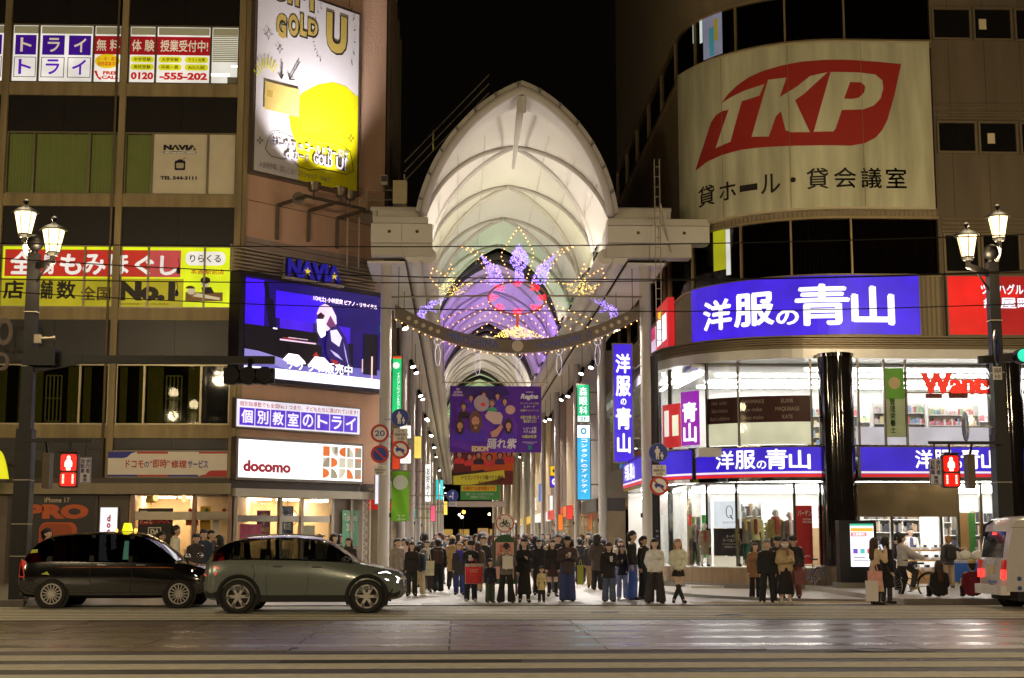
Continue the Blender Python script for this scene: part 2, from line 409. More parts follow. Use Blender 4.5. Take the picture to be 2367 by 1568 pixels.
MB().slab(PL, u_col[0], u_col[-1], zbase, ztop, -.9, -.75).build('core_wall', mat('core_dark', (.02, .018, .016), .9), lb)
for u in u_col[1:]:
    MB().slab(PL, u-.11, u+.11, PL.uv(280, 1105)[1], ztop, -.2, .09).build('column', tan, lb)
for a, b in zip(u_col[:-1], u_col[1:]):
    for z0, z1 in sills: MB().slab(PL, a+.11, b-.11, z0, z1, -.3, .03).build('sill_band', tan, lb)
    tops = [ztop]+[s[0] for s in sills]
    bots = [z[1] for z in zr]+[PL.uv(280, 1040)[1]]
    for zt, zb in zip(tops, bots):
        n = 2
        for i in range(n): MB().slab(PL, a+.11+(b-a-.22)*i/n+.004, a+.11+(b-a-.22)*(i+1)/n-.004, zb+.03, zt, -.25, -.05).build('spandrel_panel', darkp, lb)
for u in (u_col[1]+.22, u_col[3]-.24): MB().tube([PL.pt(u, 3.6, .07), PL.pt(u, ztop, .07)], .045, 8).build('downpipe', mat('pipe_paint', rgb(120, 104, 78), .5, var=.3), lb, smooth=True)
FR = (0, .245, .745, 1)
winobj = {}
for ri, (z0, z1) in enumerate(zr):
    for bi, (a, b) in enumerate(zip(u_col[:-1], u_col[1:])):
        for k in range(3):
            w0, w1 = a+.13+(b-a-.26)*FR[k], a+.13+(b-a-.26)*FR[k+1]
            mb = MB()
            mb.slab(PL, w0, w0+.035, z0, z1, -.16, -.02).slab(PL, w1-.035, w1, z0, z1, -.16, -.02)
            mb.slab(PL, w0+.035, w1-.035, z0, z0+.05, -.16, 0).slab(PL, w0+.035, w1-.035, z1-.05, z1, -.16, -.02)
            w = mb.build('window', alu, lb); winobj[ri, bi, k] = (w, (w0+.035, w1-.035, z0+.05, z1-.05))
def pane(key, m, off=-.09):
    w, r = winobj[key]; MB().slab(PL, *r, off-.01, off).build('pane', m, w); return w, r
blind = mat('venetian_blind', rgb(165, 160, 130), .6, em=rgb(150, 145, 112), es=.35, var=.1)  # slats emit in place of the lit room behind
roomlit = lit(232, 228, 214, .9)
purp, purpL = lit(70, 20, 150, .55), lit(98, 30, 190, .8)
white1 = lit(240, 232, 222, .9); redsat = lit(176, 22, 30, .65); yel = lit(222, 216, 30, .85); redt = lit(206, 34, 28, .8); dk = pnt(30, 22, 24); creamt = lit(222, 205, 170, .75)
# --- top lit row with the cram-school lettering
cells = {(0, 1, 2): ['の', 'の'], (0, 2, 0): ['ト', 'ト'], (0, 2, 1): ['ラ', 'ラ', 'イ', 'イ']}
for k in ((0, 1, 1), (0, 1, 2), (0, 2, 0), (0, 2, 1), (0, 2, 2), (0, 3, 0), (0, 3, 1), (0, 3, 2)):
    w, r = pane(k, white1 if k not in ((0, 3, 2),) else roomlit)
    MB().slab(PL, *sub(r, .02, .98, .86, .99), -.085, -.08).build('blind', blind, w)
    if k in ((0, 2, 0), (0, 2, 1), (0, 1, 2)):
        n = 2 if k == (0, 2, 1) else 1; ch = {(0, 1, 2): 'の', (0, 2, 0): 'ト', (0, 2, 1): 'ライ'}[k]
        for i in range(n):
            q = sub(r, i/n, (i+1)/n, 0, 1)
            MB().slab(PL, *sub(q, .08, .92, .48, .83), -.08, -.076).build('print', purp, w)
            words(PL, ch[i], sub(q, .28, .74, .53, .78), creamt, w, -.07, .04)
            mb = MB(); b_ = sub(q, .06, .94, .08, .44)
            for e in (sub(b_, 0, 1, 0, .03), sub(b_, 0, 1, .97, 1), sub(b_, 0, .03, 0, 1), sub(b_, .97, 1, 0, 1)): mb.slab(PL, *e, -.08, -.076)
            mb.build('print_border', pnt(90, 85, 80), w)
            words(PL, ch[i], sub(q, .24, .76, .13, .4), purpL, w, -.07, .05)
    if k in ((0, 2, 2), (0, 3, 0), (0, 3, 1)):
        MB().slab(PL, *sub(r, 0, 1, .50, .83), -.08, -.076).build('print', redsat, w)
        words(PL, {(0, 2, 2): '無 料', (0, 3, 0): '体 験', (0, 3, 1): '授業受付中!'}[k], sub(r, .06, .96, .56, .77), creamt, w, -.07, .035)
        if k == (0, 2, 2):
            MB().face(PL, ell(*[(a+b)/2 for a, b in ((r[0], r[1]), (r[2]+(r[3]-r[2])*.26, r[2]+(r[3]-r[2])*.5))], (r[1]-r[0])*.48, (r[3]-r[2])*.13), -.076).build('print', lit(232, 196, 24, .85), w)
            words(PL, '小・中・高生\n随時募集中!!', sub(r, .1, .9, .29, .46), redt, w, -.07, .02)
            words(PL, 'FREE\nCALL', sub(r, .3, .96, .06, .2), redt, w, -.07, .05)
            q = sub(r, .06, .28, .07, .2)
            MB().tube([PL.pt(q[0]+(q[1]-q[0])*t, q[2]+(q[3]-q[2])*(1-t)+.1*math.sin(PI*t)*-1, -.07) for t in (0, .25, .5, .75, 1)], [.05, .04, .03, .04, .05], 6).build('print', redt, w)
        else:
            tx = {(0, 3, 0): ['中学受験', '高校受験'], (0, 3, 1): ['大学受験', '中高一貫', 'テスト対策', 'AO入試']}[k]
            n = len(tx)//2; mb = MB(); mt = MB()
            for i, t in enumerate(tx):
                q = sub(r, (i//2)/n+.03, (i//2+1)/n-.03, .365-(i % 2)*.135, .475-(i % 2)*.135)
                mb.face(PL, rrect(q, (q[3]-q[2])*.48), -.076); letter(mt, PL, t, sub(q, .14, .86, .2, .8), -.07, .03)
            mb.build('print', yel, w); mt.build('lettering', dk, w)
            words(PL, '0120' if n == 1 else '-555-202', sub(r, .06, .96, .06, .19), redt, w, -.07, .05)
    if k == (0, 3, 2):
        mb = MB()
        for i in range(14): mb.slab(PL, *sub(r, .02, .98, .39+i*.034, .41+i*.034), -.08, -.06)
        mb.build('blind_slat', blind, w)
        MB().slab(PL, *sub(r, .0, .7, .14, .18), -.08, -.075).build('ceiling_lamp', lit(255, 255, 255, 3.), w)
        MB().slab(PL, *sub(r, .75, 1, .3, .33), -.08, -.075).build('ceiling_lamp', lit(255, 255, 255, 3.), w)
        MB().slab(PL, *sub(r, .62, 1, .0, .12), -.08, -.075).build('partition', pnt(150, 150, 140), w)
# --- green curtain row
greenc = mat('green_curtain', rgb(112, 112, 62), .8, em=rgb(108, 112, 48), es=.22, var=.25, scale=2)  # weak emission stands in for room light on the cloth
for k in [(1, b, i) for b in (0, 1, 2, 3) for i in range(3)]:
    if k in ((1, 3, 1), (1, 3, 2)):
        w, r = pane(k, mat('cream_film', rgb(232, 222, 196), .55, var=.1))
        if k == (1, 3, 1):
            navy = pnt(28, 16, 44)
            words(PL, 'NAVIA', sub(r, .18, .8, .735, .825), navy, w, -.08, .07)
            MB().slab(PL, *sub(r, .18, .8, .685, .715), -.085, -.08).build('print', navy, w)
            words(PL, 'NEW and ALIVE VISION', sub(r, .2, .78, .688, .71), creamt, w, -.075, .02)
            mb = MB()
            for fx in (.4, .735): mb.face(PL, star(*[(r[0]+(r[1]-r[0])*fx), r[2]+(r[3]-r[2])*.77], .05), -.074)
            mb.build('print', lit(226, 200, 70, .5), w)
            q = sub(r, .4, .6, .4, .56)
            mb = MB().face(PL, rrect(q, .05), -.08); mb.face(PL, ell((q[0]+q[1])/2, q[3], .1, .05), -.08)
            mb.tube([PL.pt((q[0]+q[1])/2+.05, q[3], -.08), PL.pt(q[1], q[3]+.12, -.08)], .008, 4)
            mb.build('print', navy, w)
            MB().face(PL, rrect(sub(q, .15, .85, .2, .76), .05), -.074).build('print', pnt(200, 190, 160), w)
            words(PL, 'TEL 544-3111', sub(r, .14, .82, .24, .3), navy, w, -.08, .05)
    else:
        w, r = pane(k, clear)
        mb = MB(); n = 24; vs = []
        for i in range(n+1):
            u = r[0]+(r[1]-r[0])*i/n
            vs += [PL.pt(u, r[2], -.22+.03*math.sin(i*2.1)), PL.pt(u, r[3], -.22+.03*math.sin(i*2.1))]
        mb.add(vs, [(2*i, 2*i+1, 2*i+3, 2*i+2) for i in range(n)]).build('curtain', greenc, w, smooth=True)
# --- yellow massage-shop lettering across the third row
ylw = lit(214, 226, 18, 1.0); ylw2 = lit(178, 164, 20, .75); rdp = lit(198, 40, 28, .75)
full = (winobj[2, 2, 0][1][0]-.02, winobj[2, 3, 2][1][1], zr[2][0]+.05, zr[2][1]-.05)
for k in [(2, b, i) for b in (1, 2, 3) for i in range(3)]:
    w, r = pane(k, ylw)
    x0f, x1f = ((r[0]-full[0])/(full[1]-full[0]), (r[1]-full[0])/(full[1]-full[0]))
    lo = max(r[0], full[0]-9); hi = min(r[1], full[0]+(full[1]-full[0])*.79)
    if hi > lo: MB().slab(PL, lo, hi, full[2], full[2]+(full[3]-full[2])*.47, -.086, -.08).build('print', ylw2, w)
    lo = max(r[0], full[0]+(full[1]-full[0])*.012); hi = min(r[1], full[0]+(full[1]-full[0])*.775)
    if hi > lo: MB().slab(PL, lo, hi, full[2]+(full[3]-full[2])*.5, full[2]+(full[3]-full[2])*.95, -.086, -.08).build('print', rdp if k != (2, 3, 1) else lit(206, 74, 74, .75), w)
w0 = winobj[2, 2, 1][0]
for ch, a, b, c, d in (('全', .035, .135, .53, .92), ('身', .17, .235, .53, .9), ('も', .25, .345, .53, .88), ('み', .35, .45, .53, .88), ('ほ', .46, .55, .53, .88), ('ぐ', .575, .66, .53, .86), ('し', .685, .76, .53, .86)):
    words(PL, ch, sub(full, a, b, c, d), white1, w0, -.07, .075)
brn = pnt(40, 28, 14)
for ch, a, b, c, d in (('店', .01, .1, .12, .43), ('舗', .17, .225, .12, .43), ('数', .24, .325, .12, .43), ('全国', .345, .475, .1, .34), ('No.1', .51, .755, .1, .43)):
    words(PL, ch, sub(full, a, b, c, d), brn if ch not in ('全国',) else pnt(110, 86, 20), w0, -.07, .07)
words(PL, '※ESP総研調べ 2019年6月時点', sub(full, .52, .73, .025, .07), pnt(96, 76, 20), w0, -.07, .02)
w1 = winobj[2, 3, 2][0]
MB().face(PL, rrect(sub(full, .795, .97, .70, .93), .2), -.074).build('print', white1, w1)
words(PL, 'りらくる', sub(full, .815, .95, .75, .88), pnt(60, 60, 30), w1, -.066, .04)
words(PL, '本通 駅前店', sub(full, .82, .965, .55, .64), rdp, w1, -.07, .03)
mb = MB(); q = full; W_, H_ = q[1]-q[0], q[3]-q[2]
P_ = lambda a, b: (q[0]+W_*a, q[2]+H_*b)
mb.face(PL, box_r(sub(q, .80, .962, .1, .25)), -.076); mb.build('print', pnt(168, 130, 84), w1)
MB().face(PL, ell(*P_(.825, .27), .14, .13), -.07).face(PL, ell(*P_(.885, .4), .14, .14), -.07).face(PL, [P_(.85, .24), P_(.95, .16), P_(.95, .12), P_(.83, .18)], -.07).build('print', lit(216, 200, 160, .7), w1)
MB().face(PL, ell(*P_(.885, .45), .17, .12), -.064).face(PL, [P_(.868, .33), P_(.91, .34), P_(.925, .24), P_(.875, .22)], -.064).build('print', pnt(34, 26, 26), w1)
MB().face(PL, ell(*P_(.82, .31), .16, .1, a0=0, a1=PI), -.064).build('print', pnt(90, 60, 30), w1)
# --- dark restaurant row with curtains and lattice
for k in [(3, b, i) for b in (0, 1, 2, 3) for i in range(3)]:
    w, r = pane(k, mat('smoked_glass', (.01, .01, .01), .04, var=0, spec=.8, trans=0) if k[2] == 2 and k[1] == 3 else glass('tinted_glass', (.6, .58, .46), .45))
    if k[1] < 1: continue
    cur = mat('old_curtain', rgb(112, 108, 60), .9, em=rgb(90, 90, 30), es=.2, var=.4, scale=3)  # emission replaces the dim light of the room
    mb = MB(); n = 14
    for (f0, f1) in ((.0, .3), (.75, 1.)):
        vs = []
        for i in range(n+1):
            u = r[0]+(r[1]-r[0])*(f0+(f1-f0)*i/n); vs += [PL.pt(u, r[2], -.4+.04*math.sin(i*1.9)), PL.pt(u, r[3], -.4+.04*math.sin(i*1.9))]
        mb.add(vs, [(2*i, 2*i+1, 2*i+3, 2*i+2) for i in range(n)])
    mb.build('curtain', cur, w, smooth=True)
    if k[2] == 1:
        mb = MB(); g = sub(r, .34, .62, .05, .85)
        for i in range(5): mb.slab(PL, g[0]+(g[1]-g[0])*i/4-.02, g[0]+(g[1]-g[0])*i/4+.02, g[2], g[3], -.5, -.46)
        for i in range(3): mb.slab(PL, g[0]+.02, g[1]-.02, g[2]+(g[3]-g[2])*i/2-.02, g[2]+(g[3]-g[2])*i/2+.02, -.51, -.47)
        mb.build('lattice', mat('lattice_paint_glow', rgb(150, 146, 104), .7, em=rgb(110, 108, 60), es=.25), w)  # painted lattice, its glow stands in for light in the room
# --- lower fascia
z_a, z_b = PL.uv(280, 1143)[1], PL.uv(280, 1118)[1]
MB().slab(PL, u_col[0], u_col[-1]+.05, z_a, z_b, -.5, .35).build('canopy', mat('canopy_stone', rgb(150, 138, 116), .7, var=.25, scale=3, streak=True, bump=.2), lb)
MB().slab(PL, u_col[0], u_col[-1], z_b, z_b+.18, -.3, .2).build('fascia_strip', mat('fascia_dark', rgb(70, 58, 50), .5), lb)
MB().slab(PL, u_col[0], u_col[-1], z_b+.18, PL.uv(280, 1040)[1]+.03, -.25, -.1).build('fascia_panel', darkp, lb)
# repair-service sign
r = rect(PL, 251, 1045, 526, 1102)
sk = SignKit(PL, r, 'shop_sign', 'long white phone repair sign with blue and red corner bands above the shop', 'sign', mat('repair_face', rgb(238, 228, 214), .5, var=.08), off=.0, thick=.1)
b1, r1 = pnt(44, 44, 160), pnt(196, 50, 44)
F_ = lambda a, b: (r[0]+(r[1]-r[0])*a, r[2]+(r[3]-r[2])*b)
sk.shape([[F_(0, .74), F_(0, 1), F_(.24, 1), F_(.19, .92), F_(.16, .78), F_(.13, .74)], [F_(.0, 0), F_(0, .07), F_(.25, .07), F_(.25, 0)], [F_(.5, 0), F_(.5, .07), F_(.76, .07), F_(.76, 0)]], b1)
sk.shape([[F_(.24, 1), F_(.24, .92), F_(.5, .92), F_(.5, 1)], [F_(.76, .93), F_(.76, 1), F_(1, 1), F_(1, .93)], [F_(.76, 0), F_(.78, .05), F_(.82, .08), F_(.85, .22), F_(.88, .25), F_(1, .25), F_(1, 0)], [F_(.25, 0), F_(.25, .07), F_(.5, .07), F_(.5, 0)]], r1)
sk.text('ドコモ', sub(r, .15, .30, .34, .66), r1, .05); sk.text('の', sub(r, .305, .345, .36, .6), b1, .04); sk.text('“即時”', sub(r, .35, .52, .34, .7), r1, .04)
sk.text('修理', sub(r, .53, .66, .34, .66), r1, .05); sk.text('サービス', sub(r, .67, .84, .34, .66), b1, .05)

# ---- ground floor front (behind the taxi)
woodw = mat('warm_wall', rgb(240, 212, 168), .6, var=.15, scale=1.5)
def shop_box(name, pl, u0, u1, z0, z1, depth, wallm, floorm, parent, lamps=0, col=(255, 226, 180), es=6, ceil=None):
    """open fronted room behind a shop window"""
    o = MB().slab(pl, u0, u1, z0, z1, -depth-.1, -depth).build('back_wall', wallm, parent)
    MB().slab(pl, u0-.08, u0, z0, z1, -depth, -.12).slab(pl, u1, u1+.08, z0, z1, -depth, -.12).build('side_wall', wallm, parent)
    MB().slab(pl, u0, u1, z0-.06, z0+.03, -depth, -.05).build('shop_floor', floorm, parent)
    MB().slab(pl, u0, u1, z1, z1+.08, -depth, -.05).build('shop_ceiling', ceil or mat('shop_ceiling', (.75, .73, .68), .7), parent)
    for i in range(lamps):
        t = (i+.5)/lamps
        MB().slab(pl, u0+(u1-u0)*t-.5, u0+(u1-u0)*t+.5, z1-.05, z1-.01, -depth*.62-.12, -depth*.62+.12).build('ceiling_lamp', lit(*col, es), parent)
u_a, u_b = PL.uv(300, 1250)[0], u_col[-1]-.05
zshop = z_a
ds = root('phone_shop', 'warm lit corner phone shop with glass front, posters and wooden interior', 'shop', (-8, YL, 0))
shop_box('room', PL, u_a, u_b+.2, .06, zshop-.02, 3.2, woodw, mat('shop_floor_warm', (.42, .34, .25), .35), ds, 3, (255, 220, 176), 60)
for a in (305, 447, 530): 
    u = PL.uv(a, 1250)[0]; MB().slab(PL, u-.07, u+.07, .06, zshop, -.12, .05).build('door_post', mat('post_red_grey', rgb(142, 112, 100), .4, .3), ds)
for a, b in ((305, 447), (447, 530)):
    u0, u1 = PL.uv(a, 1250)[0]+.07, PL.uv(b, 1250)[0]-.07; zt = PL.uv(400, 1183)[1]
    MB().slab(PL, u0, u1, zt-.28, zt, -.1, .02).build('door_rail', mat('brushed_steel', rgb(150, 140, 126), .3, .9), ds)
    MB().slab(PL, u0, u1, .06, zt-.28, -.06, -.05).build('pane', clear, ds); MB().slab(PL, u0, u1, zt, zshop, -.06, -.05).build('pane', clear, ds)
# posters inside
def poster(pl, px, m, off, parent, name='poster', txt=()):
    r = rect(pl, *px); MB().slab(pl, *r, off-.012, off).build(name, m, parent)
    for (t, fr, mm, bo) in txt: words(pl, t, sub(r, *fr), mm, parent, off+.008, bo)
    return r
wht = pnt(240, 232, 220)
poster(PL, (317, 1175, 397, 1285), pnt(46, 26, 24), -.12, ds, txt=(('ドコモ', (.06, .4, .68, .8), wht, .05), ('MAX', (.42, .95, .68, .8), pnt(220, 44, 48), .08), ('DA\nZN', (.34, .62, .3, .56), wht, .06), ('docomo', (.05, .25, .92, .96), wht, .03)))
r = rect(PL, 317, 1175, 397, 1285); MB().slab(PL, *sub(r, .05, .41, .66, .82), -.118, -.115).build('poster_band', pnt(200, 36, 38), ds)
mb = MB(); g = sub(r, .29, .67, .25, .6)
for e in (sub(g, 0, 1, 0, .07), sub(g, 0, 1, .93, 1), sub(g, 0, .07, .07, .93), sub(g, .93, 1, .07, .93)): mb.slab(PL, *e, -.118, -.112)
mb.build('poster_frame', wht, ds)
for px, c in (((456, 1170, 480, 1262), (228, 180, 60)), ((485, 1195, 500, 1240), (240, 236, 226)), ((423, 1185, 452, 1215), (216, 90, 50)), ((330, 1146, 354, 1162), (230, 190, 70))): poster(PL, px, pnt(*c), -.5, ds)
# garland of hearts, wreath and little trees
mb = [MB(), MB()]
for i, px in enumerate((440, 455, 466, 478, 492, 508, 518)): mb[i % 2].octa(aY(px, 1180+8*(i % 3), YL+.2), .09)
mb[0].build('garland', pnt(210, 44, 34), ds); mb[1].build('garland', pnt(44, 120, 56), ds)
mb = MB()
for px, py in ((360, 1150), (425, 1152), (545, 1152)): mb.ball(aY(px, py, YL+.5), .14, 10, sc=(.7, .7, 1))
mb.build('paper_lantern', lit(255, 214, 150, 1.6), ds, smooth=True)
# counters with goods seen through the glass
mb = MB()
for i in range(9):
    u = u_a+.4+i*.55; mb.slab(PL, u, u+.4, .06, .95+.15*(i % 3), -2.2, -1.7)
mb.build('counter', mat('counter_wood', rgb(214, 190, 150), .5), ds)
# orange phone poster at the far left and the white vertical lightbox
pr = rect(PL, 22, 1143, 217, 1334)
pb = root('poster_board', 'dark framed board with an orange phone picture left of the phone shop', 'poster', PL.pt((pr[0]+pr[1])/2, .06, 0))
MB().slab(PL, pr[0]-.1, pr[1]+.1, .06, zshop, -.3, .0).build('frame', mat('board_frame', rgb(72, 62, 55), .5), pb)
MB().slab(PL, *pr, .0, .02).build('print', mat('board_print', rgb(34, 22, 20), .4), pb)
org = mat('orange_print', rgb(206, 96, 44), .5, var=.2, scale=1)
MB().face(PL, rrect(sub(pr, .35, .8, .05, .66), .25), .026).build('print', org, pb)
MB().face(PL, rrect(sub(pr, .36, .74, .36, .64), .2), .032).build('print', mat('orange_print2', rgb(176, 78, 34), .5), pb)
MB().face(PL, ell(*[(a+b)/2 for a, b in ((sub(pr, .4, .5, .4, .5)[0], sub(pr, .4, .5, .4, .5)[1]), (sub(pr, .4, .5, .45, .55)[2], sub(pr, .4, .5, .45, .55)[3]))], .2, .2), .038).build('print', pnt(40, 26, 20), pb)
words(PL, 'PRO', sub(pr, .18, .93, .70, .88), org, pb, .04, .07); words(PL, 'iPhone 17', sub(pr, .4, .7, .9, .96), mat('grey_print', rgb(210, 190, 170), .5), pb, .04, .02)
rr_ = rect(PL, 233, 1174, 272, 1310)
sk = SignKit(PL, rr_, 'vertical_sign', 'upright white lightbox with red rotated lettering beside the shop entrance', 'sign', lit(235, 232, 240, 1.3), off=.02, thick=.15, border=.03)
sk.text('\n'.join('docomo'), sub(rr_, .36, .66, .22, .88), lit(190, 30, 40, .7), .05, line=.72)
MB().slab(PL, PL.uv(217, 1250)[0]+.12, u_a-.08, .06, zshop, -.25, -.02).build('pier', mat('pier_stone', rgb(96, 86, 76), .6, var=.25, scale=4), lb)
MB().slab(PL, u_col[0], pr[0]-.12, .06, zshop, -.25, -.05).build('pier', mat('pier_stone2', rgb(120, 108, 96), .6, var=.25, scale=4), lb)
# half-oval yellow sign at the left edge
s_c = aY(-6, 1075, 47.6)
hv = root('yellow_sign', 'yellow dome shaped hanging sign cut by the left edge of the picture', 'sign', (float(s_c[0]), 47.6, float(s_c[2])))
PH = Plane(0, 47.6, 0)
a_ = PH.uv(-42, 1108); b_ = PH.uv(24, 1040)
pts = [(a_[0]+(b_[0]-a_[0])*t, a_[1]+(b_[1]-a_[1])*(1-(abs(2*t-1))**2.6)) for t in [i/24 for i in range(25)]]
mb = MB(); mb.add([PH.pt(u, z, 0) for u, z in pts]+[PH.pt(u, z, .2) for u, z in pts], [tuple(range(25)), tuple(range(25, 50))]+[(k, (k+1) % 25, 25+(k+1) % 25, 25+k) for k in range(25)])
mb.build('face', lit(222, 214, 20, 1.), hv)
MB().slab(PH, a_[0], b_[0], a_[1]-.12, a_[1], 0, .2).build('base_band', pnt(60, 60, 60), hv)
MB().bar((hv.location.x-.3, YL, a_[1]+.6), (hv.location.x-.3, 47.62, a_[1]+.6), .06).build('bracket', alu, hv)
# projecting big white letter sign further left, behind the pole
PJ = Plane(0, 47.8, 0)
bl = root('letter_sign', 'big grey built-up letters climbing the facade at the left edge', 'sign', PJ.pt(PJ.uv(5, 830)[0], PJ.uv(5, 830)[1], 0))
for (x0, y0, x1, y1) in ((-8, 735, 30, 800), (-14, 815, 22, 858)):
    r = rect(PJ, x0, y0, x1, y1); words(PJ, 'O', r, mat('letter_grey', rgb(120, 106, 98), .6), bl, .1, .02, depth=.12)
MB().bar(PJ.pt(PJ.uv(-4, 740)[0], PJ.uv(-4, 740)[1], 0), PJ.pt(PJ.uv(-4, 740)[0], PJ.uv(-4, 860)[1], 0), .06).bar((PJ.uv(-4, 800)[0], YL, PJ.uv(-4, 800)[1]), (PJ.uv(-4, 800)[0], 47.8, PJ.uv(-4, 800)[1]), .06).build('bracket', alu, bl)
# ============================================================ chamfered corner tower of the left block
cb = root('corner_tower', 'pink rendered chamfered corner tower carrying the billboard and the big video screen', 'building', PC.pt(CW/2, 0, 0))
zc0 = PC.uv(700, 1150)[1]
E1 = PC.pt(CW, 0)
MB().slab(PC, 0, CW, 3.3, 27, -.6, 0).build('wall', pinkw, cb)
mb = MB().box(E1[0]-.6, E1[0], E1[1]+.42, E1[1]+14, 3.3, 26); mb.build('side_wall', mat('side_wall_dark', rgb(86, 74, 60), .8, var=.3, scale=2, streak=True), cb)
# side wall reveals: pilasters and pale window strips seen edge-on along the alley side
for i in range(5): MB().box(E1[0]+.002, E1[0]+.12, E1[1]+1.0+i*2.6, E1[1]+1.3+i*2.6, 4, 25).build('pilaster', mat('pilaster', rgb(120, 104, 84), .7), cb)
for zz in (6.2, 9.4, 12.6, 15.8, 19): MB().box(E1[0]+.004, E1[0]+.06, E1[1]+1.4, E1[1]+3.4, zz, zz+1.8).build('window', mat('side_window', (.05, .055, .05), .1), cb)
MB().slab(PC, .02, .22, 3.3, 27, .004, .07).build('corner_pilaster', tan, cb)
# recess lines in the render
for z in (11.9, 13.4): MB().slab(PC, .3, CW-.1, z, z+.02, .002, .012).build('render_joint', mat('joint_dark', rgb(70, 54, 50), .9), cb)
MB().slab(PC, .25, CW-.05, 10.85, 12.1, .002, .006).build('lower_render', mat('grey_render', rgb(168, 150, 146), .9, var=.25, scale=3, bump=.7, bscale=14, streak=True), cb)
# ---------- tall billboard
PB = shift(PC, .33); r = list(rect(PB, 593, -70, 829, 420)); r[2] = (PB.uv(587, 394)[1]+PB.uv(824, 446)[1])/2; r[3] = 21.4; r = tuple(r)
bw = pnt(226, 220, 236)
sk = SignKit(PC, r, 'billboard', 'tall white and yellow billboard with hand drawn gold lettering, lit from below', 'billboard',
    mat('billboard_vinyl', rgb(222, 218, 226), .5, var=.05), off=.02, thick=.3, border=.1, case=mat('billboard_frame', rgb(120, 108, 104), .4, .5))
W_, H_ = r[1]-r[0], r[3]-r[2]
G = lambda px, py: PB.uv(px, py)
yb = mat('billboard_yellow', rgb(230, 222, 20), .5, var=.12, scale=6)
# plain yellow field of the print (a curved patch of colour, no figure)
edge = [(690, 428), (688, 380), (684, 330), (672, 300), (668, 270), (676, 240), (700, 214), (735, 196), (770, 190), (800, 200), (824, 222)]
pts = [G(x, y) for x, y in edge]; pts = [(min(max(u, r[0]), r[1]), max(z, r[2])) for u, z in pts]
pts = [(pts[0][0], r[2])]+pts+[(r[1], pts[-1][1]), (r[1], r[2])]
sk.shape(pts, yb)
ink = pnt(40, 34, 34, .6); gold = mat('gold_print', rgb(196, 172, 92), .5, var=.15, scale=8)
def outl(t, x0, y0, x1, y1, bo, bi, **k):
    rr = rect(PB, x0, y0, x1, y1); d = .05
    sk.text(t, (rr[0]-d*.4, rr[1]+d*1.2, rr[2]-d*1.3, rr[3]+d*.5), ink, bo, **k); sk.text(t, rr, gold, bi, **k)
outl('G', 639, 32, 662, 88, .11, .05); outl('O', 667, 34, 690, 84, .11, .05); outl('L', 694, 34, 709, 84, .11, .05); outl('D', 712, 46, 734, 84, .11, .05); outl('U', 754, 34, 801, 124, .1, .05)
outl('GIFT', 624, -44, 735, 13, .1, .05, space=1.3)
def strokes(lines, w, m):
    mb = MB(); o = sk.nx()
    for ln in lines:
        q = [G(x, y) for x, y in ln]
        for (a, b), (c, d) in zip(q[:-1], q[1:]):
            L = math.hypot(c-a, d-b) or 1; nx_, nz_ = -(d-b)/L*w*.8, (c-a)/L*w*.8; ex, ez = (c-a)/L*w*.4, (d-b)/L*w*.4
            mb.face(PC, [(a-ex+nx_, b-ez+nz_), (c+ex+nx_, d+ez+nz_), (c+ex-nx_, d+ez-nz_), (a-ex-nx_, b-ez-nz_)], o)
    return mb.build('print', m, sk.root)
strokes([[(652, 144), (650, 182)], [(645, 174), (650, 182), (654, 172)], [(692, 143), (669, 184)], [(667, 170), (669, 184), (680, 184)]], .03, ink)
strokes([[(735+26*math.cos(a)*k+16, 80-62*math.sin(a)*k) for k in (1.0, 1.1)] for a in [R(x) for x in range(110, 250, 17)]]+[[(800+14*math.cos(a)*k, 84-58*math.sin(a)*k) for k in (1.25, 1.5)] for a in [R(x) for x in range(-50, 75, 20)]], .022, ink)
for (x, y, s) in ((620, 79, 13), (646, 114, 10), (600, 325, 9), (810, 321, 9)):
    strokes([[(x, y-s), (x+s*.22, y-s*.22), (x+s*.8, y), (x+s*.22, y+s*.22), (x, y+s), (x-s*.22, y+s*.22), (x-s*.8, y), (x-s*.22, y-s*.22), (x, y-s)]], .012, ink)
strokes([[(616+22*math.cos(R(a)), 194-36*math.sin(R(a))), (616+36*math.cos(R(a)), 194-60*math.sin(R(a)))] for a in range(50, 150, 14)], .03, yb)
# gold card printed top left of the yellow field
cq = [G(612, 188), G(692, 208), G(690, 272), G(610, 252)]
sk.shape(cq, mat('card_gold', rgb(214, 190, 116), .4)); sk.shape([G(617, 208), G(630, 211), G(629, 226), G(616, 223)], mat('chip_gold', rgb(190, 160, 80), .4))
# speech bubble and its lettering
bub = [(612, 345), (620, 318), (634, 306), (655, 308), (676, 320), (700, 318), (730, 330), (760, 332), (790, 340), (808, 352), (812, 372), (816, 395), (800, 404), (772, 398), (742, 392), (714, 394), (690, 386), (672, 368), (650, 368), (626, 362), (612, 345)]
strokes([bub], .016, ink)
ta = lambda u, z: (u, z)
def slope_text(t, x0, y0, x1, y1, drop, m, bo):
    a, b = G(x0, y0), G(x1, y1); sk.text(t, (a[0], b[0], b[1], a[1]), m, bo, warp=None)
for t, x0, y0, x1, y1 in (('は', 626, 317, 638, 336), ('じ', 641, 320, 652, 338), ('め', 655, 324, 669, 342), ('て', 672, 328, 684, 344), ('の', 688, 334, 699, 348), ('ゴールド', 704, 334, 750, 356), ('カードは', 754, 344, 802, 372)):
    rr = rect(PB, x0, y0, x1, y1); sk.text(t, (rr[0]-.02, rr[1]+.02, rr[2]-.02, rr[3]+.02), ink, .16); sk.text(t, rr, bw, .02)
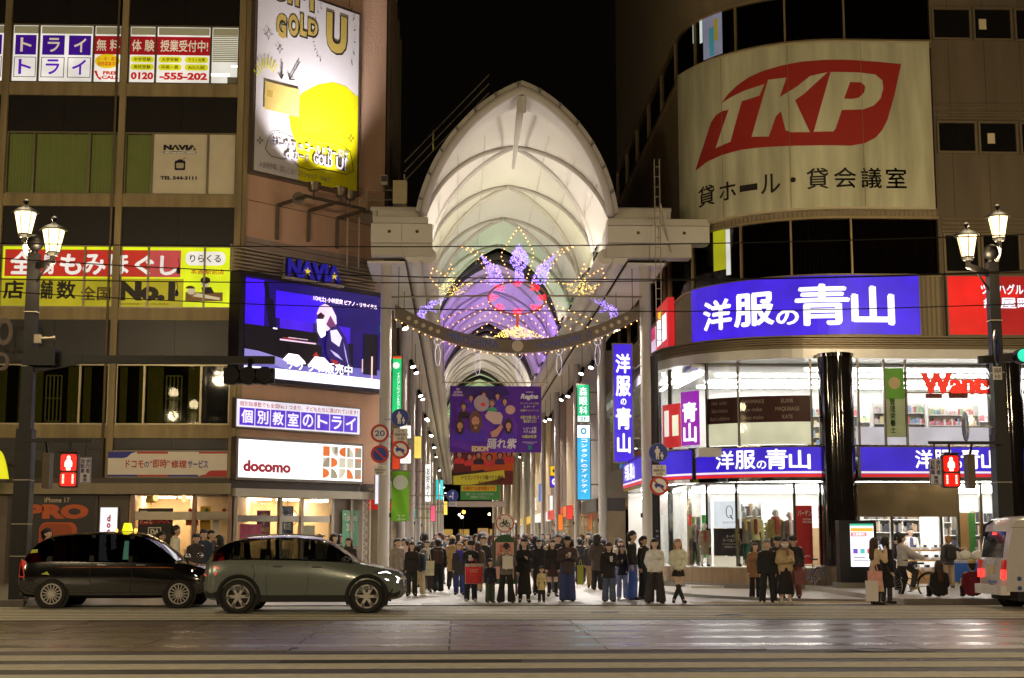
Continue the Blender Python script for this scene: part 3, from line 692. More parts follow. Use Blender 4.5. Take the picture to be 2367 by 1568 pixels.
for t, x0, y0, x1, y1 in (('d', 658, 346, 670, 370), ('カード', 678, 352, 712, 374), ('GOLD', 722, 360, 766, 384), ('U!', 774, 366, 798, 394)):
    rr = rect(PB, x0, y0, x1, y1); sk.text(t, (rr[0]-.02, rr[1]+.02, rr[2]-.02, rr[3]+.02), ink, .16); sk.text(t, rr, bw, .02)
a = rect(PB, 596, 374, 740, 420); sk.text('入会条件等、詳しくはドコモショップ・Webで', (a[0], a[1]+.4, r[2]+.12, r[2]+.36), pnt(120, 116, 120), .0)
# ---------- flood lamps on the bracket under the billboard
lampg = mat('lamp_metal', rgb(120, 108, 92), .4, .8); steelb = mat('rusty_bracket', rgb(96, 84, 72), .6, .5, var=.35, scale=8)
br = root('bracket_frame', 'rusty steel outrigger frame under the billboard', 'bracket', PC.pt(3, 12.2, 0))
mb = MB(); heads = []
for px, pyt, pyb in ((640, 475, 555), (712, 488, 560), (778, 505, 575)):
    u, z = PC.uv(px, pyt); zb = PC.uv(px, pyb)[1]
    mb.bar(PC.pt(u, zb, .05), PC.pt(u, z, .05), .12); mb.bar(PC.pt(u, z, .05), PC.pt(u+.1, z+.1, 1.5), .1); heads.append((u+.1, z+.12))
mb.bar(PC.pt(heads[0][0]-.1, heads[0][1], 1.5), PC.pt(heads[2][0]+.5, heads[2][1]+.0, 1.5), .09)
mb.build('arm', steelb, br)
for i, (u, z) in enumerate(heads):
    u -= (0, .2, 1.1)[i]
    fl = root('flood_lamp', 'round flood lamp aimed up at the billboard, %s on the outrigger' % ('leftmost', 'middle', 'rightmost')[i], 'lamp', PC.pt(u+.35, z+.2, 1.5), group='flood lamps under the billboard')
    c = PC.pt(u+.35, z+.32, 1.5)
    MB().lathe(c, [(.05, -.12), (.17, -.08), (.24, .1), (.27, .2), (.26, .21)], 14).build('reflector', lampg, fl, smooth=40)
    MB().bar((c[0], c[1], c[2]-.4), (c[0], c[1], c[2]-.1), .06).build('yoke', steelb, fl)
    l = bpy.data.lights.new('flood', 'SPOT'); l.energy = 1650; l.color = (1, .93, .9); l.spot_size = R(78); l.spot_blend = 1.; l.shadow_soft_size = .12
    lo = bpy.data.objects.new('flood_light', l); COL.objects.link(lo); lo.parent = fl; lo.location = (0, 0, .42)
    tgt = Vector(PC.pt(u+.3, z+5.4, .2)); d = tgt-(Vector(fl.location)+Vector((0, 0, .42))); lo.rotation_euler = d.to_track_quat('-Z', 'Y').to_euler()
for i, (px, py) in enumerate(((655, 472), (815, 512))):
    u, z = PC.uv(px, py); c = PC.pt(u, z, .9)
    hs = root('horn_speaker', 'grey horn loudspeaker hanging at the %s end of the outrigger' % ('left', 'right')[i], 'speaker', c, group='horn speakers under the billboard')
    MB().lathe((c[0], c[1]-.25, c[2]), [(.23, -.02), (.21, .05), (.1, .2), (.07, .42), (.07, .5)], 14, axis='y').build('horn', mat('horn_grey', rgb(110, 100, 90), .5), hs, smooth=40)
    MB().bar((c[0], c[1]+.2, c[2]), (c[0], c[1]+.2, c[2]+.3), .05).build('bracket', steelb, hs)
ld = root('wall_ladder', 'white steel ladder fixed to the corner tower wall', 'ladder', PC.pt(5.3, 10.9, .2))
mb = MB(); ua = PC.uv(795, 560)[0]; ub = PC.uv(822, 560)[0]; zt, zb = PC.uv(805, 455)[1], PC.uv(805, 625)[1]
for u in (ua, ub): mb.tube([PC.pt(u, zb, .2), PC.pt(u, zt, .2)], .03, 6)
mb.build('rail', mat('white_steel', rgb(206, 196, 180), .5), ld)
k = zb+.3
while k < zt: MB().tube([PC.pt(ua, k, .2), PC.pt(ub, k, .2)], .018, 5).build('rung', mat('white_steel', rgb(206, 196, 180), .5), ld); k += .42
# ---------- video screen
PV = shift(PC, .64); r = (PV.uv(566, 750)[0], PV.uv(880, 790)[0], (PV.uv(566, 872)[1]+PV.uv(880, 897)[1])/2, (PV.uv(566, 631)[1]+PV.uv(880, 693)[1])/2)
ns = root('video_screen', 'huge outdoor video screen showing a pianist in violet light', 'screen', PC.pt(3.4, 7, 0))
MB().slab(PC, r[0]-.22, r[1]+.2, r[2]-.15, r[3]+.18, .02, .62).build('casing', mat('screen_case', rgb(40, 34, 44), .4, .3), ns)
mb = MB()
for i in range(7): mb.slab(PC, r[0]-.45, r[1]+.1, r[3]+.22+i*.13, r[3]+.27+i*.13, .3, .34)
for u in (r[0]-.4, r[0]+1.9, r[0]+4.2, r[1]): mb.slab(PC, u, u+.05, r[3]+.18, r[3]+1.1, .24, .29)
mb.build('louvre', mat('louvre', rgb(176, 164, 146), .5, .2), ns)
class S2:  # screen print layers
    k = 0
def sh(polys, c, s=1., name='image'):
    S2.k += 1
    for p in (polys if isinstance(polys[0][0], (list, tuple)) else [polys]): MB().face(PC, [(r[0]+(r[1]-r[0])*a, r[2]+(r[3]-r[2])*b) for a, b in p], .63+.003*S2.k).build(name, lit(*c, s), ns)
BX = lambda a, b, c, d: [(a, c), (b, c), (b, d), (a, d)]
sh(BX(0, 1, 0, 1), (22, 6, 96), 1.1, 'display')
sh([BX(0, .13, .5, .98), BX(.21, .56, .62, .9)], (58, 16, 232), 1.25); sh([BX(.24, .48, .42, .62), BX(.64, .76, .36, .62)], (70, 26, 214), 1.1); sh([BX(.78, .92, .3, .6)], (40, 14, 120), .8)
sh([BX(0, .52, .18, .52)], (8, 4, 14)); sh([[(.12, .97), (.15, .97), (.2, .5), (.17, .5)], [(.17, .8), (.19, .8), (.22, .5), (.205, .5)]], (6, 3, 14))
sh([BX(0, 1, 0, .2)], (120, 110, 200), .9); sh([BX(0, 1, 0, .1)], (236, 230, 250), 1.6); sh([[(0, .2), (.16, .16), (.3, .1), (.3, .2), (.1, .26), (0, .27)]], (150, 140, 214), 1.)
sh([BX(.24, .5, .395, .41), BX(.3, .44, .43, .437)], (230, 190, 220), 1.4); sh([BX(.26, .36, .415, .43)], (150, 50, 40), 1.); sh([BX(.19, .22, .50, .515)], (220, 220, 255), 1.6)
sh([BX(.3, .54, .16, .39)], (7, 3, 12)); sh([BX(.74, .78, .2, .45), BX(.86, .97, .14, .58)], (8, 4, 20))
# the player: leaning body, hair, bright face and hands
sh([[(.50, .72), (.52, .80), (.56, .835), (.61, .81), (.645, .72), (.65, .64), (.58, .55), (.53, .6)]], (226, 190, 220), 1.5)
sh([[(.50, .70), (.53, .74), (.56, .71), (.545, .66), (.51, .66)]], (44, 8, 30), 1.); sh([[(.5, .66), (.55, .67), (.57, .58), (.565, .5), (.535, .47), (.51, .53)]], (255, 240, 250), 2.2)
sh([[(.60, .72), (.645, .62), (.64, .58), (.6, .58), (.57, .62)]], (120, 60, 110), 1.)
sh([[(.58, .52), (.61, .60), (.66, .62), (.72, .5), (.75, .34), (.77, .14), (.67, .1), (.62, .2), (.575, .32), (.57, .4)]], (40, 24, 96), 1.)
sh([[(.60, .56), (.65, .58), (.69, .5), (.67, .4), (.61, .45)]], (206, 200, 240), 1.5); sh([[(.60, .36), (.66, .32), (.70, .26), (.64, .3)], [(.7, .46), (.72, .36), (.745, .2), (.72, .3)]], (190, 180, 240), 1.3)
sh([[(.26, .2), (.3, .27), (.37, .265), (.42, .2), (.36, .14)], [(.44, .17), (.49, .27), (.56, .265), (.63, .17), (.55, .12)]], (255, 236, 250), 2.2); sh([[(.47, .27), (.5, .32), (.52, .27)], [(.6, .26), (.66, .25), (.66, .17)]], (170, 40, 30), 1.)
sh([BX(.918, .93, .1, .34), BX(.845, .853, .16, .3)], (240, 190, 190), 1.4); sh([BX(.985, 1, .62, .69)], (70, 230, 160), 1.2)
def st(t, a, b, c, d, col, s, bo): S2.k += 1; words(PC, t, sub(r, a, b, c, d), lit(*col, s), ns, .63+.003*S2.k, bo)
st('1/24(土) 小林愛実 ピアノ・リサイタル', .47, .96, .845, .905, (255, 225, 255), 2., .04)
st('チケット販売中', .29, .77, .105, .22, (250, 246, 255), 1.8, .05)
sh([BX(.05, .93, .045, .1)], (250, 248, 255), 2.); st('広島本店 プレイガイド ローソンチケット チケットぴあ', .24, .9, .055, .085, (196, 190, 230), 1., .0)
nv = root('letter_sign', 'blue built-up NAVIA letters with yellow stars on top of the video screen', 'sign', PC.pt(3.5, 10.9, .7))
PN = shift(PC, .8); rn = rect(PN, 665, 614, 790, 654); rn = (rn[0], rn[1], r[3]+.2, r[3]+.85)
S_blue = lit(38, 30, 150, .75)
mb = letter(MB(), PC, 'NAVIA', rn, .8, .055); mb.build('letter_face', S_blue, nv)
mb = letter(MB(), PC, 'NAVIA', rn, .66, .055); mb.build('letter_back', pnt(30, 26, 96), nv)
mb = MB()
for t in (.355, .855): mb.face(PC, star(rn[0]+(rn[1]-rn[0])*t, rn[2]+.26, .16), .82)
mb.build('star', lit(232, 200, 60, .9), nv)
MB().slab(PC, rn[0]-.1, rn[1]+.1, rn[2]-.1, rn[2]-.03, .62, .82).build('base_rail', mat('louvre', rgb(176, 164, 146), .5, .2), nv)
# ---------- cram-school sign
PT = shift(PC, .25); r = (PT.uv(548, 950)[0], PT.uv(832, 970)[0], PT.uv(690, 995)[1], PT.uv(690, 934)[1])
sk = SignKit(PC, r, 'shop_sign', 'white and purple cram school lightbox under the video screen', 'sign', lit(236, 228, 240, 1.0), off=.02, thick=.22, border=.05)
sk.text('個別指導塾でも全国No.1 つまり、子どもたちに選ばれています!', sub(r, .02, .98, .76, .94), lit(190, 60, 50, .7), .02)
pv = lit(84, 40, 200, 1.0)
for i, ch in enumerate('個別教室のトライ'):
    q = sub(r, .02+i*.12, .02+(i+1)*.12-.006, .06, .7); sk.shape(box_r(q), pv); sk.text(ch, sub(q, .12, .88, .12, .9), lit(240, 232, 250, 1.1), .06)
# ---------- docomo lightbox
PT = shift(PC, .35); r = (PT.uv(552, 1060)[0], PT.uv(837, 1070)[0], PT.uv(690, 1108)[1], PT.uv(690, 1023)[1])
sk = SignKit(PC, r, 'shop_sign', 'bright white docomo lightbox with a grid of orange and beige shapes', 'sign', lit(250, 250, 252, 1.5), off=.02, thick=.32, border=.09)
crim = lit(170, 30, 44, .7)
sk.text('docomo', sub(r, .035, .405, .15, .46), crim, .05); sk.text('NTT', sub(r, .1, .155, .44, .51), crim, .0)
orr, be, tp = lit(230, 110, 24, 1.), lit(214, 206, 180, 1.), lit(160, 148, 120, .9)
gx = lambda i: .665+i*.068
shp = {orr: [], be: [], tp: []}
def cell(i, j): return sub(r, gx(i), gx(i)+.056, .06+(2-j)*.305, .06+(2-j)*.305+.27)
def quart(c, k):
    u0, u1, z0, z1 = c; w, h = u1-u0, z1-z0
    o = [(u0, z0, 0), (u1, z0, PI/2), (u1, z1, PI), (u0, z1, 1.5*PI)][k]
    return [(o[0], o[1])]+[(o[0]+w*math.cos(o[2]+PI/2*t/8), o[1]+h*math.sin(o[2]+PI/2*t/8)) for t in range(9)]
def half(c, right):
    u0, u1, z0, z1 = c; m = (z0+z1)/2
    return [((u0 if right else u1)+(1 if right else -1)*(u1-u0)*math.cos(a), m+(z1-z0)/2*math.sin(a)) for a in [-PI/2+PI*t/12 for t in range(13)]]
shp[orr] += [box_r(cell(0, 0)), half(cell(2, 0), False), box_r(cell(4, 0)), half(cell(1, 1), True), box_r(cell(4, 1)), half(cell(0, 2), True), quart(cell(3, 2), 0), box_r(cell(4, 2))]
shp[be] += [quart(cell(1, 0), 2), quart(cell(3, 0), 0), box_r(cell(0, 1)), box_r(cell(2, 1)), box_r(cell(3, 1)), quart(cell(2, 2), 3)]
shp[tp] += [box_r(sub(cell(1, 0), .5, 1, .3, 1)), box_r(sub(cell(3, 0), 0, .35, 0, 1)), quart(cell(1, 2), 0)]
for m_, p in shp.items(): sk.shape(p, m_)
sk.shape([quart(cell(4, 1), 0), quart(cell(4, 2), 3), quart(cell(0, 1), 1), quart(cell(4, 0), 1)], tp)
# ---------- chamfer ground floor: canopy and glass front
cs = root('corner_shopfront', 'glazed chamfered shopfront under the white docomo lightbox', 'shop', PC.pt(3, 0, 0))
zt = 3.05
MB().slab(PC, -.1, 6.2, zt, 3.32, -.5, .3).build('canopy', mat('canopy_pale', rgb(176, 170, 156), .6, var=.15, scale=2, streak=True), cs)
MB().slab(PC, -.2, 6.3, 3.32, 3.62, -.5, .12).build('beam', mat('fascia_dark', rgb(70, 58, 50), .5), cs)
shop_box('room', PC, .2, 4.4, .06, zt, 2.6, mat('warm_wall2', rgb(240, 214, 170), .6), mat('shop_floor_warm', (.42, .34, .25), .35), cs, 3, (255, 220, 176), 55)
MB().slab(PC, 4.45, 6.2, .06, zt, -.4, -.1).build('pier', mat('pier_stone2', rgb(120, 108, 96), .6), cs)
for u in (.1, 2.05, 3.0, 4.4, 5.3): MB().slab(PC, u-.06, u+.06, .06, zt, -.1, .05).build('mullion', mat('mullion_grey', rgb(150, 140, 124), .4, .6), cs)
for a, b in ((.16, 1.99), (2.11, 2.94), (3.06, 4.34)):
    MB().slab(PC, a, b, 2.2, 2.42, -.08, .0).build('door_rail', mat('brushed_steel', rgb(150, 140, 126), .3, .9), cs); MB().slab(PC, a, b, .06, 2.2, -.05, -.04).build('pane', clear, cs); MB().slab(PC, a, b, 2.42, zt, -.05, -.04).build('pane', clear, cs)
poster(PC, (563, 1212, 612, 1250), pnt(210, 90, 130), -.2, cs); poster(PC, (603, 1180, 634, 1236), pnt(140, 50, 96), -.22, cs, txt=(('W優勝\n★\nWINNERS', (.1, .9, .1, .9), pnt(230, 180, 60), .03),))
poster(PC, (653, 1170, 682, 1250), pnt(40, 38, 76), -.1, cs, txt=(('ゲットクラブ\n本気の方', (.1, .9, .3, .8), wht, .02),)); poster(PC, (700, 1215, 740, 1262), pnt(216, 206, 182), -.3, cs)
poster(PC, (790, 1180, 826, 1262), pnt(96, 160, 128), .02, cs, txt=(('Tokuyo\n20倍', (.1, .9, .4, .9), wht, .03),))
l_ = PC.uv(700, 1196); MB().ball(PC.pt(l_[0], l_[1], -.6), .16, 12).build('globe_lamp', lit(255, 236, 200, 4.), cs, smooth=True)
MB().tube([PC.pt(l_[0]+.2*math.cos(R(a)), l_[1]+.26*math.sin(R(a)), -.55) for a in range(0, 360, 20)], .018, 5, closed=True).build('globe_ring', pnt(180, 80, 40), cs)
# lattice truss posts at the corner
tr = root('truss_post', 'slim white lattice truss post at the shop corner', 'post', PC.pt(5.75, .04, .35))
mb = MB(); c = np.array(PC.pt(5.75, 0, .35)); cs4 = [c+np.array([dx, dy, 0]) for dx, dy in ((-.13, -.13), (.13, -.13), (.13, .13), (-.13, .13))]
for q_ in cs4: mb.tube([q_+np.array([0, 0, .04]), q_+np.array([0, 0, 3.0])], .02, 5)
mb.build('chord', mat('white_steel', rgb(206, 196, 180), .5), tr)
mb = MB()
for i in range(4):
    a, b = cs4[i], cs4[(i+1) % 4]
    for k in range(10): mb.tube([a+np.array([0, 0, .1+k*.29]), b+np.array([0, 0, .39+k*.29 if k < 9 else 2.95])], .01, 4)
mb.build('lacing', mat('white_steel', rgb(206, 196, 180), .5), tr)
# pale signs on the alley side of the corner
for (px0, py0, px1, py1, c, lab) in ((843, 1070, 866, 1130, (206, 170, 186), 'small pink lightbox on the alley side of the corner'), (868, 1095, 880, 1165, (240, 236, 250), 'narrow white lightbox beside the front arcade column')):
    P0 = Plane(0, 54.2 if c[1] < 200 else 53.4, 0); rr = rect(P0, px0, py0, px1, py1)
    sk = SignKit(P0, rr, 'shop_sign', lab, 'sign', lit(*c, 1.0), off=0, thick=.2, border=.04)
    MB().bar((rr[0]-.3, P0.O[1]+.1, (rr[2]+rr[3])/2), (rr[0], P0.O[1]+.1, (rr[2]+rr[3])/2), .06).build('bracket', alu, sk.root)
# ============================================================ covered arcade
XC, HW, ZS, RISE, BAY = 2.07, 3.28, 12.85, 3.35, 6.1
memb = mat('roof_membrane', (.74, .71, .66), .65, var=.06, scale=.6, trans=0)
ribm = mat('rib_paint', (.50, .47, .42), .45, var=.08, scale=2)
panelw = mat('white_panel', (.66, .63, .57), .5, var=.1, scale=1.2)
cgo, dgo = -1.2, 0.
# arc centre (c,d) so that the arch passes foot (HW,0) and apex (0,RISE)
dgo = ((HW-cgo)**2-cgo**2-RISE**2)/(-2*RISE)
rad = math.hypot(HW-cgo, dgo)
a_foot = math.atan2(-dgo, HW-cgo); a_apex = math.atan2(RISE-dgo, -cgo)
def prof(t, extra=0.):
    """t 0 apex .. 1 foot (sign = side) -> x, z"""
    a = a_apex+(a_foot-a_apex)*abs(t); r_ = rad+extra
    return XC+math.copysign(cgo+r_*math.cos(a), t if t else 1.), ZS+dgo+r_*math.sin(a)
arc = root('arcade_roof', 'pointed white membrane vault with crossing ribs over the shopping arcade', 'arcade roof', (XC, 49.2, ZS))
SECT = [(49.15, 4), (75.2, 4), (102.4, 4), (131.6, 4), (158.6, 4), (185.6, 4), (212.6, 4), (239.6, 4)]
darkring = mat('dark_arch', rgb(38, 30, 28), .5)
for si, (ys, nb) in enumerate(SECT):
    ye = ys+nb*BAY; n_t = 48 if si < 3 else 24; n_y = (10 if si < 3 else 5)*nb
    lean = 3.7 if si == 0 else 0.
    vs = []
    for j in range(n_y+1):
        for i in range(n_t+1):
            t = -1+2*i/n_t; y0 = ys-lean*(1-abs(t)**1.3); y = y0+(ye-y0)*j/n_y
            q = (y-ys-BAY/2)/BAY; b = (math.sin(PI*(q-abs(t)/2))*math.sin(PI*(q+abs(t)/2)))**2
            if y < ys: b *= max(0, 1-(ys-y)/lean) if lean else 1
            x, z = prof(t, .5*b); vs.append((x, y, z))
    w = n_t+1
    fs = [(j*w+i, j*w+i+1, (j+1)*w+i+1, (j+1)*w+i) for j in range(n_y) for i in range(n_t)]
    MB().add(vs, fs).build('membrane', memb, arc, smooth=True)
    for k in range(nb):
        Y = ys+BAY/2+k*BAY
        for sg in (-1, 1):
            for dr in (-1, 1):
                MB().tube([(prof(sg*t, -.05)[0], Y+dr*BAY/2*t, prof(sg*t, -.05)[1]) for t in [.02+.98*i/16 for i in range(17)]], .09 if si == 0 else .075, 7).build('rib', ribm, arc, smooth=True)
    if si < 2:
        for t in (-.75, -.5, -.25, .25, .5, .75): MB().tube([(prof(t, -.01)[0], ys+(ye-ys)*j/8, prof(t, -.01)[1]) for j in range(9)], .012, 4).build('seam_cable', ribm, arc)
    for (yy, m_) in ((ys-.1, None), (ye+.1, darkring)):
        if m_ is None and si == 0: continue
        MB().tube([(prof(t, .05)[0], yy, prof(t, .05)[1]) for t in [-1+i/12 for i in range(25)]], .19, 8).build('end_arch', darkring, arc, smooth=True)
# leaning front edge with flange
fe = [(prof(t, .02)[0], 49.15-3.7*(1-abs(t)**1.3), prof(t, .02)[1]) for t in [-1+i/20 for i in range(41)]]
MB().tube(fe, .15, 8).build('front_edge', ribm, arc, smooth=True)
mb = MB(); mc = MB()
for i in range(40):
    a, b = Vector(fe[i]), Vector(fe[i+1])
    o = lambda p: Vector((p.x-XC, 0, p.z-ZS+1.2)).normalized()
    pa, pb = a+o(a)*.12, b+o(b)*.12; qa, qb = a+o(a)*.27, b+o(b)*.27; k = Vector((0, -.16, 0))
    mb.hexa([pa-k*.2, pb-k*.2, pb+k, pa+k, qa-k*.2, qb-k*.2, qb+k, qa+k])
    if i % 3 == 1: mc.hexa([pa+k*1.1+(pb-pa)*.35, pa+(pb-pa)*.6+k*1.1, pa+(pb-pa)*.6+k*1.5, pa+(pb-pa)*.35+k*1.5, qa+(qb-qa)*.35+k*1.1, qa+(qb-qa)*.6+k*1.1, qa+(qb-qa)*.6+k*1.5, qa+(qb-qa)*.35+k*1.5])
mb.build('front_flange', mat('flange', (.44, .41, .35), .5, .1), arc); mc.build('flange_cleat', mat('cleat', (.16, .15, .13), .6), arc)
ap = prof(0)
MB().tube([(XC, 45.75, ap[1]-.25), (XC, 49, ap[1]-.42), (XC, 52.6, ap[1]-.75)], [.14, .1, .05], 8).build('ridge_strut', ribm, arc, smooth=True)
MB().tube([(XC, 45.6, ap[1]-.1), (XC, 45.9, ap[1]-.6)], .16, 8).build('strut_cap', ribm, arc)
# gutters, ducts and soffits along both sides
for sg in (-1, 1):
    X = lambda d: XC+sg*d
    lo, hi = sorted((X(3.42), X(3.95)))
    MB().box(lo, hi, 49.5, 266, 11.55, 13.0).build('gutter_beam', panelw, arc)
    for d in (3.12, 3.62):
        k = 49.4
        while k < 110:
            MB().tube([(X(d), k+.02, 11.45), (X(d), k+2.9, 11.45)], .29, 12).build('duct_panel', panelw, arc, smooth=40); k += 2.92
        MB().tube([(X(d), k, 11.45), (X(d), 266, 11.45)], .29, 8).build('duct_panel', panelw, arc, smooth=40)
    lo, hi = sorted((X(3.92), X(5.25)))
    k = 49.6
    while k < 100: MB().box(lo, hi, k+.015, k+.985, 11.2, 11.28).build('soffit_panel', panelw, arc); k += 1.
    MB().box(lo, hi, k, 266, 11.2, 11.28).build('soffit_panel', panelw, arc)
# front fascia boxes
PF = Plane(0, 49.1, 0)
fas = root('fascia_gallery', 'white panelled gallery boxes at the left foot of the arcade vault', 'gallery', (-2.6, 49.2, 11.3))
fas2 = root('fascia_gallery', 'wide white panelled gallery at the right foot of the arcade vault', 'gallery', (7.6, 49.2, 11.3))
pw2 = mat('pale_panel', (.55, .52, .45), .55, var=.12, scale=1.5, streak=True)
for (rt, boxes) in ((fas, ((857, 518, 1000, 561, -.8, .06), (857, 562, 1000, 590, -.8, -.1), (862, 503, 990, 517, -.5, .1), (872, 482, 968, 503, -.4, -.3))),
                    (fas2, ((1404, 524, 1640, 562, -.8, .06), (1404, 563, 1600, 594, -.8, -.1), (1404, 508, 1640, 523, -.5, .1), (1420, 484, 1545, 508, -.4, -.3)))):
    for i, (x0, y0, x1, y1, o0, o1) in enumerate(boxes):
        q = rect(PF, x0, y0, x1, y1)
        n = 2 if i < 2 else 1
        for k in range(n): MB().slab(PF, *sub(q, k/n+.003, (k+1)/n-.003, 0, 1), o0, o1).build('panel', pw2 if i else panelw, rt)
    q = rect(PF, *boxes[3][:4])
    MB().tube([PF.pt(q[0]-.25, q[3]+.05, -.35), PF.pt(q[1]+.15, q[3]+.05, -.35)], .09, 8).tube([PF.pt(q[1]+.05, q[2], -.35), PF.pt(q[1]+.05, q[3], -.35)], .09, 8).tube([PF.pt(q[0]-.1, q[2], -.35), PF.pt(q[0]-.1, q[3], -.35)], .09, 8).build('parapet_tube', ribm, rt, smooth=40)
    mb = MB(); q = rect(PF, *boxes[0][:4])
    for f_ in (.3, .75):
        c = PF.pt(q[0]+(q[1]-q[0])*f_, (q[2]+q[3])/2+.05, .07); mb.ball(c, .06, 8)
    mb.build('nozzle', pnt(90, 70, 55), rt)
# service gallery on the left: rails, box, small flood lamp
def gallery_rail(nm, lab, X0, pts, posts):
    g = root(nm, lab, 'railing', pts[0])
    for dz in (0, .35, .7): MB().tube([(p[0], p[1], p[2]+dz) for p in pts], .022, 5).build('rail', mat('rail_paint', rgb(150, 140, 122), .5, .4), g)
    for p in posts: MB().tube([p, (p[0], p[1], p[2]+.75)], .03, 5).build('post', mat('rail_paint', rgb(150, 140, 122), .5, .4), g)
    return g
gp = [(XC+sg_*3.9-.25, y_, z_) for sg_, y_, z_ in ((-1, 50.5, 13.8), (-1, 52.2, 14.6))]
g0 = aY(935, 400, 50.2); g1 = aY(1002, 330, 51.2)
gallery_rail('stair_railing', 'sloping steel maintenance stair rail climbing the left flank of the vault', -1, [tuple(g0-np.array([0, 0, .3])), tuple(g1-np.array([0, 0, .3])), tuple(aY(1130, 215, 52.5))], [tuple(g0-np.array([0, 0, .8])), tuple(g1-np.array([0, 0, .3]))])
g0 = aY(848, 440, 50.2); g1 = aY(935, 440, 50.2)
gallery_rail('gallery_railing', 'steel railing of the service gallery above the left fascia', -1, [tuple(g0-np.array([0, 0, .7])), tuple(g1-np.array([0, 0, .7]))], [tuple(g0-np.array([0, 0, .7])), tuple(g1-np.array([0, 0, .7]))])
c = aY(888, 425, 50.1); sl = root('service_lamp', 'small floodlight standing on the left service gallery', 'lamp', tuple(c))
MB().box(c[0]-.12, c[0]+.12, c[1]-.08, c[1]+.08, c[2]-.05, c[2]+.3).build('body', mat('lamp_grey', rgb(170, 164, 150), .4, .3), sl); MB().box(c[0]-.1, c[0]+.1, c[1]-.1, c[1]-.082, c[2]+.06, c[2]+.26).build('lens', pnt(60, 60, 60), sl); MB().bar((c[0], c[1], c[2]-.3), (c[0], c[1], c[2]), .06).build('stand', steelb, sl)
c = aY(925, 450, 50.4); MB().box(c[0]-.25, c[0]+.25, c[1]-.3, c[1]+.3, c[2]-.4, c[2]+.45).build('equipment_box', mat('box_cream', rgb(190, 176, 140), .6), fas)
# tall service ladder mast on the right
lm = root('service_ladder', 'tall galvanised ladder rising past the right gallery', 'ladder', tuple(aY(1518, 760, 48.6)))
galv = mat('galvanised', rgb(170, 160, 142), .45, .5)
tp, bt = aY(1518, 368, 48.6), aY(1526, 800, 48.6)
mb = MB()
for dx in (-.09, .09): mb.tube([(tp[0]+dx, 48.6, bt[2]), (tp[0]+dx, 48.6, tp[2])], .02, 5)
mb.build('rail', galv, lm)
z = bt[2]+.2
while z < tp[2]: MB().tube([(tp[0]-.09, 48.6, z), (tp[0]+.09, 48.6, z)], .014, 4).build('rung', galv, lm); z += .36
MB().tube([(tp[0]+.1, 48.6, tp[2]-1.6), (tp[0]+.55, 49.2, tp[2]-3.2)], .03, 5).build('stay', galv, lm)

# ---- columns with spot lamps
colm = mat('column_paint', (.50, .47, .43), .45, var=.1, scale=1.5, streak=True)
blackm = mat('black_metal', rgb(24, 20, 20), .45, .4)
YC = [50.0, 65.4, 79.2, 95, 110.5, 126, 141, 155, 170, 185, 200, 215, 230, 245, 260]
lampface = lit(255, 250, 240, 14.)
for sg in (-1, 1):
    for i, y in enumerate(YC):
        x = XC+sg*4.58; side = 'left' if sg < 0 else 'right'
        lab = ('stout front arcade column on the %s of the entrance, holding the light arch' % side) if i == 0 else (('second pale column along the %s side of the arcade' % side) if i == 1 else 'slim pale column in the receding %s row of the arcade' % side)
        c = root('arcade_column', lab, 'column', (x, y, .02), group=None if i < 2 else 'receding %s row of arcade columns' % side)
        r0 = .2 if i < 3 else .19
        MB().lathe((x, y, .02), [(r0+.03, 0), (r0+.03, .12), (r0, .14), (r0, 2.55), (r0-.006, 2.56), (r0-.006, 2.58), (r0, 2.59), (r0, 6.4), (r0-.006, 6.41), (r0-.006, 6.43), (r0, 6.44), (r0, 11.2)], 20).build('shaft', colm, c, smooth=30)
        if i < 4: MB().box(x-sg*.2-.05, x-sg*.2+.05, y-.06, y+.06, 2.35, 2.5).build('hook', blackm, c)
        for k, (dx, dy, zz) in enumerate(((-sg*.42, .3, 9.6), (-sg*.42, 5.5, 9.9))):
            if i > 5 and (k or i % 2): break
            L = root('spot_lamp', 'black cylindrical spot lamp hung along the %s side of the arcade' % side, 'lamp', (x+dx, y+dy, zz), group='spot lamps along the %s arcade side' % side)
            MB().tube([(x+dx, y+dy, zz), (x+dx, y+dy, 11.2)], .012, 4).build('hanger', blackm, L)
            d = Vector((-sg*.28, -.35, -.8)).normalized(); p = Vector((x+dx, y+dy, zz))
            MB().tube([p-d*.18, p+d*.05, p+d*.2], [.09, .11, .13], 10).build('housing', blackm, L, smooth=40)
            MB().tube([p+d*.2, p+d*.206], [.118, .118], 10).build('lens', lampface, L)
            l = bpy.data.lights.new('spot', 'SPOT'); l.energy = 2700 if i < 6 else 5200; l.color = (1, .94, .87); l.spot_size = R(110); l.spot_blend = .7; l.shadow_soft_size = .12
            lo = bpy.data.objects.new('spot_light', l); COL.objects.link(lo); lo.parent = L; lo.location = d*.24; lo.rotation_euler = d.to_track_quat('-Z', 'Y').to_euler()
